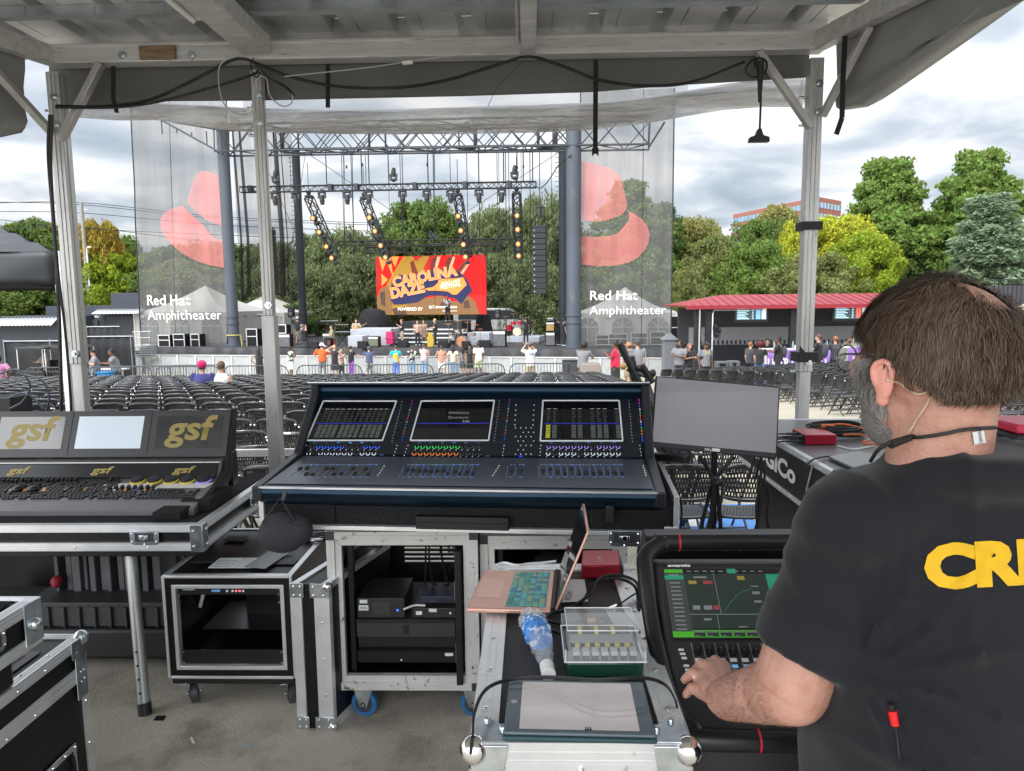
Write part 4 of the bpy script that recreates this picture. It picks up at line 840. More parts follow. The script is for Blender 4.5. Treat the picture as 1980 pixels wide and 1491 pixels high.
def person(foot,h,yaw,lab,skin='light',hair=HB,top=CB,bot=CDK,arms='down',legs='stand',hl='short',bt='pants',hat=None,grp=None,sleeve=.5,fat=1.0,name='person'):
 r=thing('person',lab,'person',foot,grp);k=h/1.75
 xf=Matrix.Translation(foot)@Matrix.Rotation(yaw,4,'Z')@Matrix.Scale(k,4)
 dz={'stand':0,'sit':-.45,'kneel':-.42,'lean':-.04,'crouch':-.5}[legs];lean={'stand':0,'lean':.16,'kneel':.08,'sit':.02,'crouch':.12}[legs]
 def U_(x,y,z):return V((x,y+lean*(z-.92),z+dz))
 sh=[U_(-.19*fat,0,1.42),U_(.19*fat,0,1.42)];hp_=[U_(-.09,0,.93),U_(.09,0,.93)]
 def arm(i):
  s_=-1 if i==0 else 1;a=sh[i]
  P_={'down':((.06,.0,-.28),(.05,.06,-.53)),'hips':((.17,-.08,-.22),(.02,.04,-.40)),'front':((.04,.16,-.2),(-.06,.40,-.17)),'crossed':((.05,.1,-.24),(-.16,.23,-.2)),'up':((.07,.20,.0),(-.08,.22,.2)),'play':((.06,.1,-.25),(-.10,.30,-.26)),'phone':((.04,.1,-.24),(-.07,.28,-.08)),'head':((.22,.02,.05),(.0,.02,.2)),'rail':((.13,.12,-.22),(.05,.36,-.26)),'guitar':((.08,.05,-.26),(-.14,.24,-.24))if i else((.12,.12,-.22),(.22,.28,-.12))}[arms if not isinstance(arms,tuple)else arms[i]]
  f_=[a+V((s_*q[0],q[1],q[2]))for q in P_];return[a]+f_
 A_=[arm(0),arm(1)]
 if legs in('stand','lean'):LG_=[[hp_[i],V(((-1,1)[i]*.1,.02,.49)),V(((-1,1)[i]*.12,-.03,.07))]for i in(0,1)]
 elif legs=='sit':LG_=[[hp_[i],V(((-1,1)[i]*.13,.42,.50)),V(((-1,1)[i]*.14,.44,.07))]for i in(0,1)]
 elif legs=='kneel':LG_=[[hp_[0],V((-.12,.38,.45)),V((-.12,.36,.07))],[hp_[1],V((.14,.22,.09)),V((.13,-.22,.07))]]
 else:LG_=[[hp_[i],V(((-1,1)[i]*.17,.36,.5)),V(((-1,1)[i]*.14,.12,.07))]for i in(0,1)]
 hd=U_(0,.015,1.63);nk=U_(0,-.01,1.47)
 b=MB();b.ell(hd,(.076,.095,.115),14,10);b.ell(hd+V((0,.06,-.06)),(.05,.045,.05),10,6);b.ell(hd+V((0,.1,-.02)),(.015,.02,.025),6,4)
 for s_ in(-1,1):b.ell(hd+V((s_*.078,-.005,-.01)),(.014,.022,.03),6,4)
 b.cyl(nk-V((0,0,.08)),hd-V((0,0,.05)),.06,.052,10);b.ell(U_(0,0,1.28),(.15*fat,.095*fat,.2),12,8);b.ell(U_(0,0,1.0),(.14*fat,.1*fat,.15),12,8)
 for i in(0,1):
  a,e_,w_=A_[i];b.cyl(a,e_,.048,.04,8);b.ell(e_,.04,8,6);b.cyl(e_,w_,.04,.027,8);d=(w_-e_).normalized()
  b.ell(w_+d*.05,(.032,.032,.05),8,6,rot=d.to_track_quat('Z','Y').to_matrix());b.ell(w_+d*.1,(.022,.028,.045),8,6,rot=d.to_track_quat('Z','Y').to_matrix());b.ell(w_+d*.05+V((0,.03,.02)),(.012,.012,.035),6,4)
  p_,kn,an=LG_[i];b.cyl(p_,kn,.075,.05,8);b.ell(kn,.052,8,6);b.cyl(kn,an,.052,.035,8);b.ell(an+V((0,.05,-.03)),(.035,.1,.04),8,5)
 b.v=[tuple(xf@V(q))for q in b.v];remesh(b,'body',SK[skin],r,voxel=.022*k,it=3)
 t=MB();t.ell(U_(0,0,1.3),(.19*fat,.125*fat,.17),14,8);t.cyl(U_(0,0,1.32),U_(0,0,.88),.15*fat,.165*fat,14);t.ell(U_(0,0,1.05),(.17*fat,.125*fat,.18),14,8);t.ell(U_(0,-.005,1.43),(.14*fat,.075,.05),12,6)
 if bt=='dress':t.cyl(U_(0,0,1.0),V((0,0,.52+dz*.5)),.15,.23,16)
 for i in(0,1):
  a,e_,w_=A_[i]
  if sleeve>0:
   q=a+(e_-a)*min(1,sleeve*1.35);t.ell(a,.075,8,6);t.cyl(a,q,.07,.068,10)
   if sleeve>.9:t.cyl(e_,e_+(w_-e_)*.9,.055,.045,10);t.ell(e_,.057,8,6)
 t.v=[tuple(xf@V(q))for q in t.v];remesh(t,'hoodie' if sleeve>.9 else('dress' if bt=='dress' else 'shirt'),top,r,voxel=.026*k,it=3)
 if bt!='dress':
  t=MB();t.ell(U_(0,0,.93),(.175*fat,.13*fat,.13),12,8)
  for i in(0,1):
   p_,kn,an=LG_[i]
   if bt=='pants':t.cyl(p_,kn,.1,.075,10);t.ell(kn,.077,8,6);t.cyl(kn,an,.075,.06,10)
   elif bt=='shorts':q=p_+(kn-p_)*.85;t.cyl(p_,q,.105,.1,10)
  if bt=='skirt':t.cyl(U_(0,0,.95),V((0,-.02,.25)),.16,.15,14)
  if bt=='mini':t.cyl(U_(0,0,.95),V((0,0,.6)),.16,.2,14)
  t.v=[tuple(xf@V(q))for q in t.v];remesh(t,{'pants':'trousers','shorts':'shorts','skirt':'skirt','mini':'skirt'}[bt],bot,r,voxel=.026*k,it=3)
 t=MB()
 for i in(0,1):an=LG_[i][2];t.ell(an+V((0,.06,-.03)),(.048,.13,.045),10,6)
 t.xf=None;t.v=[tuple(xf@V(q))for q in t.v];t.build('shoes',CB if bot is not CB else CW,r,smooth=80)
 if hl!='bald':
  t=MB();t.ell(hd+V((0,-.018,.025)),(.09,.1,.108),14,8)
  if hl=='long':
   t.cyl(hd+V((0,-.05,.02)),hd+V((0,-.09,-.30)),.088,.06,12);t.ell(hd+V((0,-.085,-.28)),(.075,.04,.09),10,6)
  if hl=='afro':t.ell(hd+V((0,-.03,.04)),(.14,.14,.14),14,8)
  if hl=='bun':t.ell(hd+V((0,-.06,.12)),(.05,.05,.05),10,6)
  if hl=='beard':t.ell(hd+V((0,.06,-.08)),(.055,.045,.055),10,6)
  t.v=[tuple(xf@V(q))for q in t.v]
  remesh(t,'hair',hair,r,voxel=.02*k,it=2)
 if hat:
  kd,hm=hat;t=MB()
  if kd=='cap':t.ell(hd+V((0,-.01,.055)),(.098,.108,.085),14,8);t.prism([(-.07,0),(.07,0),(.06,.1),(0,.13),(-.06,.1)],hd+V((0,.07,.055)),(1,0,0),(0,1,-.15),.012)
  elif kd=='bucket':t.cyl(hd+V((0,-.01,.04)),hd+V((0,-.01,.15)),.105,.085,14);t.cyl(hd+V((0,-.01,.03)),hd+V((0,-.01,.06)),.16,.105,14)
  elif kd=='wrap':t.ell(hd+V((0,-.03,.05)),(.105,.115,.105),14,8)
  elif kd=='beanie':t.ell(hd+V((0,-.01,.05)),(.1,.108,.1),14,8)
  t.v=[tuple(xf@V(q))for q in t.v];t.build('hat',hm,r,smooth=80)
 return r,xf
def pat(n_,a,b_,sc=14):return mat('cloth_'+n_,a,rough=.85,var=.05,dark=b_,dpos=(.48,.54),dscale=sc)
def stage_person(u,vf,vh,yaw,lab,**k):
 b=PZ(u,vf,-1.0);h=(PY(u,vh,b.y).z-b.z);return person(b,k.pop('h',min(1.9,max(1.5,h))),yaw,lab,**k)
AW=0.0;FC=pi
TANC=cmat('sand',(.42,.33,.24));
gt_,gxf=stage_person(690,667,617,FC+.2,'guitarist in a sand coloured shirt and dark trousers playing on stage',hair=HD,top=TANC,bot=CB,arms='guitar',sleeve=.9)
def guitar(xf,m,lab,z=1.08,tilt=.5):
 p=xf@V((0,0,0));g=thing('electric_guitar',lab,'guitar',p);X=xf.to_3x3().normalized();c=xf@V((0,.2,z));ax=(X@V((-cos(tilt),.15,sin(tilt)))).normalized();n_=(X@V((0,1,0))).normalized();uy=n_.cross(ax).normalized()
 pl=[(-.22,.05),(-.2,.16),(-.08,.17),(0,.1),(.1,.14),(.17,.1),(.14,.03),(.17,-.06),(.08,-.13),(0,-.09),(-.1,-.16),(-.2,-.13)]
 mb=MB();mb.prism(pl,c,ax,uy,.045);mb.build('body',m,g,bevel=.01);mb=MB();mb.beam(c+ax*.1+n_*-.0,c+ax*.62,.05,.03);mb.beam(c+ax*.62,c+ax*.76,.08,.025);mb.build('neck',M_tan,g,bevel=.004);return g
guitar(gxf,mat('honey_wood',(.5,.27,.07),rough=.3,var=.15),'honey coloured electric guitar held by the guitarist')
stage_person(643,670,634,FC-1.0,'seated musician in an olive shirt at the keyboard',top=cmat('olive',(.24,.25,.13)),bot=CB,arms='play',legs='sit',h=1.7)
b=onstage(640,669);mb=MB();mb.box(b.x-.2,b.x+.2,b.y+.0,b.y+.35,-.6,-.52)
for dx in(-.17,.17):
 for dy in(.03,.3):mb.box(b.x+dx-.02,b.x+dx+.02,b.y+dy,b.y+dy+.04,-1,-.6)
tag(mb.build('piano_stool',mat('red_seat',(.4,.02,.02),rough=.6),bevel=.01),'red stool under the seated musician','stool')
stage_person(583,673,637,-1.1,'kneeling photographer in a grey shirt and grey cap at the stage edge',top=CDK,bot=CDK,arms='up',legs='kneel',hat=('cap',CG),fat=1.25,h=1.8)
stage_person(577,666,613,.3,'stagehand in black with a white cap and folded arms by the dark column',top=CB,bot=CK,arms='crossed',hat=('cap',CW),bt='shorts')
stage_person(778,668,617,.4+FC/2,'man in a black shirt and khaki shorts holding a phone on stage',top=CB,bot=CK,arms='phone',bt='shorts',hair=HR)
stage_person(808,668,620,FC+.1,'long-haired woman in a pale pink shirt and black leggings',top=cmat('blush',(.5,.33,.26)),bot=CB,hl='long',hair=HB,arms='down')
stage_person(820,667,622,FC-.1,'woman in a tan patterned dress beside the pink shirt',top=pat('tan_print',(.45,.3,.2),(.3,.18,.12)),bt='dress',hl='long',hair=HB)
stage_person(842,670,616,FC/2+.3,'blond man in a black shirt holding a yellow case on stage',top=CB,bot=CB,hair=HY,arms='play')
b=onstage(832,671);mb=MB();mb.prism([(-.18,0),(.18,0),(.22,.4),(.12,.8),(-.1,.85),(-.2,.4)],b,SA,(0,0,1),-.12);tag(mb.build('instrument_case',mat('mustard_case',(.5,.33,.03),rough=.6),bevel=.03),'mustard yellow instrument case standing beside the blond man','case')
stage_person(1017,664,613,-.1,'man all in black with his back turned, by the red drum kit',top=CB,bot=CB,arms='front',hair=HB)
stage_person(1080,668,616,.9,'guitar technician in black left of the right front column',top=CB,bot=CB,arms='guitar',hair=HD);stage_person(1090,669,617,-1.2,'man in black half hidden behind the right front column',top=CB,bot=CB,hair=HD,arms='down')
b=onstage(848,661)+ST*2.2;rr,xf_=person((b.x,b.y,.25),1.75,FC,'drummer in a black and white jersey on the tall riser below the video screen',skin='brown',hair=HD,top=pat('jersey',(.02,.02,.02),(.6,.6,.6),9),bot=CB,arms='play')
def aud(u,vh,Y,lab,h=1.72,yaw=0,**k):
 Y+=((u*37)%17)/17*.9-.45 if Y>37 else 0;yaw+=((u*53)%13)/13*.9-.45;p=PY(u,vh,Y);z=gz(p.x,Y);hh=p.z-z;return person((p.x,Y,z),min(max(hh,1.5),1.92),yaw,lab,**k)
YB=37.6
aud(561,669,YB,'person in a white patterned shirt and shorts at the barrier, left of the orange hoodie',skin='brown',hair=HD,top=pat('white_print',(.7,.7,.66),(.06,.06,.06),7),bot=CW,bt='shorts',arms='phone',yaw=-.6)
aud(622,664,YB,'person in a bright orange hoodie with a white bucket hat',top=cmat('orange',(.75,.13,.02)),bot=CG,sleeve=1,arms='rail',hat=('bucket',CW),fat=1.25)
aud(646,667,YB-.3,'blond woman in a short black dress with one arm to her head',top=CB,bt='dress',hair=HY,hl='short',arms=('head','rail'),sleeve=0)
aud(659,676,YB+.3,'person with light arms leaning on the barrier behind the blond woman',top=pat('pale_print',(.6,.4,.35),(.1,.08,.08),9),bot=CB,arms='rail',hair=HY,sleeve=.2)
aud(678,669,YB,'person in a black shirt and purple trousers',top=CB,bot=cmat('purple',(.33,.09,.5)),arms='front',hair=HD,yaw=-.3)
aud(713,670,YB,'person in a navy shirt and cap with patterned trousers',top=CN,bot=pat('bandana',(.03,.03,.03),(.5,.5,.5),16),arms='rail',hat=('cap',CN),fat=1.2)
aud(765,668,YB,'person in a yellow, teal and orange colour-block top and blue trousers',top=pat('colour_block',(.02,.5,.55),(.8,.42,.03),2.2),bot=cmat('royal',(.1,.2,.65)),arms='rail',hair=HB)
aud(796,669,YB,'person in a black and white floral shirt and light jeans',top=pat('floral',(.02,.02,.02),(.6,.6,.6),7),bot=CD,arms='rail',hair=HB)
aud(819,665,YB,'tall person in a white and pink cropped top and light jeans',top=pat('pinkwhite',(.7,.62,.62),(.6,.3,.3),2),bot=CD,arms='phone',hair=HB,sleeve=.4)
aud(853,669,YB,'woman in a coral top and white shorts with her hair up',top=cmat('coral',(.7,.25,.18)),bot=CW,bt='shorts',hl='bun',arms='rail',sleeve=.1)
aud(876,669,YB,'woman with dark hair in a cream top and blue jeans',top=cmat('cream',(.65,.58,.42)),bot=CD,hair=HD,hl='long',arms='hips')
aud(894,671,YB-.2,'woman in a dark patterned playsuit between the cream and black tops',top=pat('dots',(.04,.04,.05),(.3,.28,.28),20),bt='mini',bot=CDK,hair=HD,hl='long')
aud(908,669,YB,'woman in a black top and short black shorts next to the white shirt',skin='tan',top=CB,bot=CB,bt='shorts',hair=HB,hl='long',sleeve=.15)
aud(925,661,YB-1,'man in a white shirt and pale green shorts seen in profile',skin='brown',hair=HD,top=CW,bot=cmat('pale_green',(.45,.5,.3)),bt='shorts',arms='down',yaw=.8)
wp_,wx_=aud(1025,661,27.6,'man in a white shirt with blue print on the back holding a phone up',top=CW,bot=CK,bt='shorts',arms='up',hat=('cap',cmat('taupe',(.15,.13,.1))))
mb=MB();mb.xf=wx_
for z in(1.36,1.33,1.30):mb.box(-.09,.09,-.155,-.15,z,z+.015)
o=mb.build('shirt_print',cmat('print_blue',(.05,.12,.35)),wp_)
aud(500,672,33,'woman with long dark hair and bare back, hands on hips behind the thin metal post',skin='tan',hair=HD,hl='long',top=CB,bot=CB,arms='hips',sleeve=0,h=1.65)
aud(1126,660,25.8,'man in a grey staff shirt leaning on the tan litter bin',skin='brown',hair=HD,top=CG,bot=CDK,arms='front',legs='lean',yaw=-.7,hl='afro',fat=1.15)
aud(1190,659,24.5,'woman in a red shirt and long black skirt looking at her phone',skin='brown',hair=HD,top=cmat('crimson',(.6,.015,.06)),bot=CB,bt='skirt',arms='phone',yaw=1.2,hl='bun')
aud(1216,663,26,'person in a black shirt and orange cap beside the microphone stand',skin='tan',top=CB,bot=CK,bt='shorts',hat=('beanie',cmat('rust',(.6,.2,.08))),yaw=.6)
aud(1233,658,25,'man in a grey staff shirt and dark cap with his back turned in the aisle',top=CG,bot=CDK,hat=('cap',CDK),bt='shorts',fat=1.2)
aud(222,672,26.6,'staff member in a grey shirt leaning on the barricade at the left',skin='brown',hair=HD,top=CG,bot=CDK,arms='front',legs='lean',yaw=2.6,fat=1.1)
aud(181,676,26.4,'staff member in a grey shirt and black cap beside the leaning post',skin='light',top=CG,bot=CDK,arms='phone',hat=('cap',CB),yaw=1.9,fat=1.2)
aud(-3,690,20,'person with bright green trousers at the extreme left edge',skin='brown',hair=HD,top=cmat('mauve',(.5,.2,.35)),bot=cmat('neon',(.15,.75,.1)),arms='hips')
def seated(u,vh,Y,lab,**k):
 p=PY(u,vh,Y);return person((p.x,Y+.1,gz(p.x,Y)),1.74,0,lab,legs='sit',**k)
seated(386,700,16.3,'person in a navy shirt with a magenta head wrap seated in the chair rows',skin='tan',hair=HD,top=cmat('deep_navy',(.03,.03,.14)),bot=CDK,hat=('wrap',cmat('magenta',(.55,.01,.12))),fat=1.15)
seated(423,700,16.3,'woman with short brown hair and a white strap top seated in the chair rows',skin='tan',hair=HB,hl='short',top=CW,bot=CDK,sleeve=0)
p=PY(1141,714,25.2);r=thing('litter_bin','tan grey litter bin with a sloped lid in the aisle before the barrier','bin',(p.x,p.y,gz(p.x,p.y)));z=gz(p.x,p.y)
mb=MB();mb.hexa([(p.x-.28,24.9,z),(p.x+.28,24.9,z),(p.x+.28,25.5,z),(p.x-.28,25.5,z)],[(p.x-.33,24.85,z+.72),(p.x+.33,24.85,z+.72),(p.x+.33,25.55,z+.72),(p.x-.33,25.55,z+.72)]);mb.build('tub',mat('taupe_plastic',(.25,.21,.18),rough=.6),r,bevel=.02)
mb=MB();mb.hexa([(p.x-.37,24.8,z+.72),(p.x+.37,24.8,z+.72),(p.x+.37,25.6,z+.72),(p.x-.37,25.6,z+.72)],[(p.x-.33,24.85,z+1.08),(p.x+.33,24.85,z+1.08),(p.x+.33,25.55,z+1.08),(p.x-.33,25.55,z+1.08)]);mb.build('lid',mat('taupe_plastic',(.25,.21,.18)),r,bevel=.03)
sp_=PY(1105,712,27.5);r=thing('floor_speaker','black ribbed speaker cabinet behind the barricade left of the bin','speaker',(sp_.x,27.5,gz(0,27.5)));z=gz(0,27.5);mb=MB();mb.box(sp_.x-.33,sp_.x+.33,27.5,28.1,z,z+1.15);mb.build('cabinet',M_blk,r,bevel=.02)
mb=MB()
for k in range(12):mb.box(sp_.x-.3+k*.05,sp_.x-.28+k*.05,27.47,27.49,z+.05,z+1.1)
mb.build('rib',M_grey,r,smooth=0)
r=thing('boom_stand','black boom stand with a padded fixture leaning right of the large mixing desk','stand',PY(1240,740,6));mb=MB()
mb.tube([PY(1198,664,6),PY(1215,700,6),PY(1262,790,6)],.028,8);mb.tube([PY(1218,690,6.1),PY(1232,745,6.1)],.04,10);mb.tube([PY(1240,706,6),PY(1262,740,6)],.03,8);mb.tube([PY(1212,715,6),PY(1250,730,6),PY(1240,800,6.2)],.012,6);mb.tube([PY(1250,730,6),PY(1275,800,5.8)],.014,6)
c=PY(1250,760,6)
for a in(0.3,2.4,4.5):mb.tube([c,V((c.x+cos(a)*.45,c.y+sin(a)*.45,gz(c.x,c.y)))],.013,6)
mb.build('tube_frame',M_blk,r);mb=MB();mb.ell(PY(1238,712,6),(.035,.03,.03),10,6);mb.ell(PY(1262,722,6),(.03,.03,.035),10,6);mb.build('clamp_head',M_blk,r);mb=MB();mb.ell(PY(1205,708,5.95),(.03,.03,.03),10,6);mb.build('pouch',M_tan,r)
M_rroof=mat('red_standing_seam',(.29,.03,.04),rough=.5,var=.22,scale=1.5);M_post=mat('kiosk_black_post',(.015,.016,.018),rough=.5);M_wall=mat('kiosk_grey_panel',(.36,.37,.39),rough=.7,var=.06);M_dwall=mat('kiosk_dark_screen',(.06,.062,.07),rough=.7,var=.15,scale=1)
YK=29.5
eL=PY(1340,592,YK);kx0=eL.x;kx1=kx0+11.4;ez=1.32;kr=thing('kiosk','long open bar kiosk with a red metal roof and black posts','kiosk',(kx0,YK,gz(kx0,YK)))
ridz=ez+.42
mb=MB();a=[(kx0-.35,YK-.3,ez),(kx1,YK-.3,ez),(kx1,YK+4.4,ez),(kx0-.35,YK+4.4,ez)];rg=[V((kx0+1.6,YK+1.9,ridz)),V((kx1-1.6,YK+1.9,ridz))]
A_=[V(q)for q in a]
mb.slab([A_[0],A_[1],rg[1],rg[0]],.05);mb.slab([A_[1],A_[2],rg[1]],.05);mb.slab([A_[2],A_[3],rg[0],rg[1]],.05);mb.slab([A_[3],A_[0],rg[0]],.05);mb.build('roof',M_rroof,kr,smooth=0)
mb=MB()
for k in range(1,34):
 f_=k/34;e0=A_[0]+(A_[1]-A_[0])*f_;xx=e0.x;
 tt=1.0
 if xx<rg[0].x:tt=(xx-A_[0].x)/(rg[0].x-A_[0].x)
 if xx>rg[1].x:tt=(A_[1].x-xx)/(A_[1].x-rg[1].x)
 mb.beam(e0+V((0,0,.055)),V((xx,e0.y+(rg[0].y-e0.y)*tt,ez+(ridz-ez)*tt+.055)),.03,.04)
mb.build('roof_seam',mat('dark_red_seam',(.25,.02,.03),rough=.4),kr,smooth=0)
mb=MB();mb.box(kx0-.35,kx1,YK-.36,YK-.305,ez-.1,ez+.04);mb.build('gutter',mat('red_gutter',(.3,.02,.03),rough=.4),kr,smooth=0)
g0=gz(kx0+3,YK)
for k,u in enumerate((1350,1372,1535,1700,1800)):
 X=PY(u,640,YK).x;mb=MB();mb.box(X-.13,X+.13,YK,YK+.26,g0-.3,ez-.11);mb.build('post',M_post,kr,bevel=.01)
mb=MB();mb.box(kx0+.2,kx1-.2,YK+3.9,YK+4.0,g0+1.35,ez-.1,0);mb.box(kx0+.2,kx1-.2,YK+3.9,YK+4.0,g0-.3,g0+1.34,1);mb.box(kx0+.7,kx1-2.5,YK+3.86,YK+3.895,g0+1.3,g0+2.1,2)
for k in range(60):mb.box(kx0+1+k*.2,kx0+1.08+k*.2,YK+3.84,YK+3.858,g0+1.32,g0+1.5,1)
mb.build('back_wall',[M_dwall,mat('kiosk_charcoal',(.03,.032,.04),rough=.7),M_wall],kr,smooth=0)
mb=MB();mb.box(kx0+.3,kx1-.2,YK+.2,YK+3.8,ez-.12,ez-.1);mb.build('ceiling',M_dwall,kr,smooth=0)
mb=MB();X=PY(1352,640,YK).x;mb.tube([(X,YK-.05,ez-.1),(X,YK-.05,g0+1.0)],.03,6);X=PY(1377,640,YK).x;mb.tube([(X+2,YK-.05,ez-.14),(X+.05,YK-.05,ez-.14),(X,YK-.05,ez-.3),(X,YK-.05,g0+.9)],.03,6);mb.build('conduit',M_alu2,kr)
def menu(u0,v0,u1,v1,lab,bottle):
 a=PY(u0,v0,YK+.1);b_=PY(u1,v1,YK+.1);r=thing('menu_screen',lab,'screen',(a+b_)/2);mb=MB();mb.box(a.x,b_.x,YK+.05,YK+.15,b_.z,a.z);mb.build('housing',M_blk,r,bevel=.01)
 w_=b_.x-a.x;h_=a.z-b_.z;mb=MB();mb.box(a.x+.05*w_,b_.x-.05*w_,YK+.035,YK+.048,b_.z+.17*h_,a.z-.03*h_);o=mb.build('display',mat('menu_dark',(.05,.08,.09),emit=.5),r,smooth=0)
 mb=MB()
 for k in range(8):zz=a.z-h_*(.08+.093*k);mb.box(a.x+.09*w_,a.x+w_*(.32+.14*((k*37)%5)/5),YK+.028,YK+.033,zz-.022*h_*2,zz)
 for k in range(8):zz=a.z-h_*(.08+.093*k);mb.box(a.x+.52*w_,a.x+w_*.56,YK+.028,YK+.033,zz-.02*h_*2,zz)
 mb.build('menu_lines',mat('menu_text',(.5,.75,.85),emit=.8),o,smooth=0)
 mb=MB();c1,c2=((.2,.45,.8),(.6,.62,.65))if bottle else((.75,.12,.08),(.6,.6,.55))
 mb.box(a.x+.63*w_,a.x+.76*w_,YK+.028,YK+.033,b_.z+.22*h_,a.z-.1*h_,0);mb.box(a.x+.79*w_,a.x+.92*w_,YK+.028,YK+.033,b_.z+.22*h_,a.z-.14*h_,1)
 mb.build('drink_picture',[mat('pic1%d'%bottle,c1,emit=.7),mat('pic2%d'%bottle,c2,emit=.7)],o,smooth=0)
menu(1419,592,1485,624,'lit menu screen with a blue can picture under the left of the red roof',1);menu(1609,589,1680,622,'lit menu screen with red bottles right of the metal post',0)
p=PY(1386,640,YK);r=thing('wall_fan','round black fan on a bracket at the left kiosk post','fan',p);mb=MB()
ax=V((.75,-.6,.15)).normalized();x_,y_,_=frame(ax)
for rr_ in(.36,.28,.2,.12):mb.tube([p+(x_*cos(a)+y_*sin(a))*rr_ for a in[i*pi/10 for i in range(21)]],.012,4)
for k in range(24):a=k*pi/12;mb.cyl(p,p+(x_*cos(a)+y_*sin(a))*.36,.006,n=3)
mb.build('cage',M_post,r);mb=MB();mb.cyl(p+ax*.06,p-ax*.25,.1,.08,10);mb.cyl(p-ax*.2,p-ax*.2+V((-.35,0,-.1)),.03,n=6)
for k in range(3):a=k*2.1;q=p+(x_*cos(a)+y_*sin(a))*.18;mb.ell(q,(.12,.02,.1),8,4)
mb.build('motor',M_post,r)
M_pur=mat('purple_table_cloth',(.30,.15,.5),rough=.7,var=.12,scale=3)
def counter(u0,u1,v0,Y,lab,word,wu):
 a=PY(u0,v0,Y);b_=PY(u1,v0,Y);z=gz(a.x,Y);r=thing('counter',lab,'bar counter',(a.x,Y,z));mb=MB();mb.box(a.x,b_.x,Y,Y+.8,a.z-.05,a.z);mb.box(a.x+.1,b_.x-.1,Y+.2,Y+.7,z,a.z-.06);mb.build('table',M_white,r,bevel=.01)
 mb=MB();mb.grid(lambda i,j:V((a.x+(b_.x-a.x)*i,Y-.02-.03*abs(sin(i*23))*(1-j),z+(a.z-z+.005)*j)),60,4);mb.build('cloth',M_pur,r,thick=.01)
 q=PY(wu,v0,Y);tfit(word,1.05,V((q.x,Y-.075,a.z-.62)),(1,0,0),(0,0,1),mat('white_print',(.82,.82,.8)),r,.04,height=.28)
 return a,b_
counter(1483,1525,676,27.4,'left purple-draped counter reading ULTRA by the burgundy-haired woman','ULTRA',1484);counter(1527,1560,676,27.3,'purple-draped counter reading ULTRA behind the metal post','ULTRA',1530);counter(1590,1622,678,27.4,'purple-draped counter reading ULTRA between the two backpack wearers','ULTRA',1594);counter(1640,1720,672,27.2,'right purple-draped counter reading ULTRA with cups on top','ULTRA',1648)
rnd=random.Random(5)
for k in range(16):
 u=[1497,1503,1509,1533,1538,1543,1599,1604,1628,1650,1655,1660,1665,1670,1676,1690][k];p=PY(u,675,27.7);p.z=PY(1500,676,27.4).z+(.0 if u<1640 else.08);mb=MB()
 if k%3:mb.cyl(p,p+V((0,0,.14)),.03,.042,10);tag(mb.build('cup',M_white),'%s pale drink cup counted from the left on the purple counters'%ORD[[i for i in range(16)if i%3].index(k)],'cup','cups on the bar counters')
 else:
  mb.cyl(p,p+V((0,0,.2)),.035,n=10);mb.cyl(p+V((0,0,.2)),p+V((0,0,.3)),.03,.012,10);tag(mb.build('bottle',mat('bottle_glass',(.25,.35,.33),rough=.1)),'%s bottle counted from the left on the purple counters'%ORD[k//3],'bottle','bottles on the bar counters')
aud(1315,658,27,'man in a grey shirt with folded arms left of the kiosk',skin='brown',top=CG,bot=CDK,arms='crossed',yaw=FC-.4,hl='beard',hair=HD,fat=1.15)
aud(1333,664,27,'woman with folded arms beside the man in grey at the kiosk',skin='tan',top=CB,bot=CDK,arms='crossed',yaw=FC+.3,hair=HR,hl='long')
vp_,vx_=aud(1364,661,25.6,'security guard in a black vest with a yellow lanyard',skin='brown',hair=HD,top=CG,bot=CB,arms='down',yaw=FC,hat=('cap',CB),fat=1.15)
mb=MB();mb.xf=vx_;mb.ell((0,.0,1.22),(.2,.155,.2),14,8);mb.build('vest',CB,vp_,smooth=80);mb=MB();mb.xf=vx_;mb.tube([(-.08,.12,1.44),(0,.165,1.2),(.08,.12,1.44)],.012,5);mb.box(-.04,.04,.16,.17,1.12,1.2);mb.build('lanyard',cmat('yellow',(.8,.6,.05)),vp_)
aud(1451,661,28.2,'fair-haired person in grey behind the litter boxes at the kiosk',top=CDK,bot=CDK,yaw=-1.2,hair=HR)
aud(1470,661,26,'woman with burgundy curly hair in a black shirt and blue jeans',skin='tan',top=CB,bot=cmat('blue_jeans',(.08,.2,.5)),hair=mat('hair_burgundy',(.12,.01,.02),rough=.7,var=.3),hl='afro',yaw=-.3,arms='front')
aud(1484,655,30.5,'bartender in black behind the left counter',skin='light',top=CB,bot=CB,yaw=FC,hair=HD)
gp_,gx_=aud(1506,650,26,'man in a black shirt with bright green print and a small backpack',skin='brown',hair=HD,hl='beard',top=CB,bot=CB,yaw=.9,arms='front')
mb=MB();mb.xf=gx_;mb.ell((0,-.2,1.22),(.13,.09,.2),12,8);mb.build('backpack',CDK,gp_,smooth=80);mb=MB();mb.xf=gx_;mb.box(-.1,.1,.135,.15,1.05,1.35);mb.build('shirt_print',cmat('lime',(.45,.75,.05)),gp_)
aud(1538,657,30.5,'bartender behind the counter just left of the metal post',skin='tan',top=CB,bot=CB,yaw=FC-.5,hair=HR,arms='front')
bp1,bx1=aud(1584,646,25.6,'tall man in a black shirt with a black backpack at the counter',skin='light',hair=HB,top=CB,bot=CB,arms='front',yaw=.7)
mb=MB();mb.xf=bx1;mb.ell((0,-.2,1.2),(.15,.12,.25),12,8);mb.tube([(-.12,-.12,1.4),(-.13,.13,1.3),(-.12,-.1,1.05)],.02,5);mb.tube([(.12,-.12,1.4),(.13,.13,1.3),(.12,-.1,1.05)],.02,5);mb.build('backpack',CDK,bp1,smooth=80)
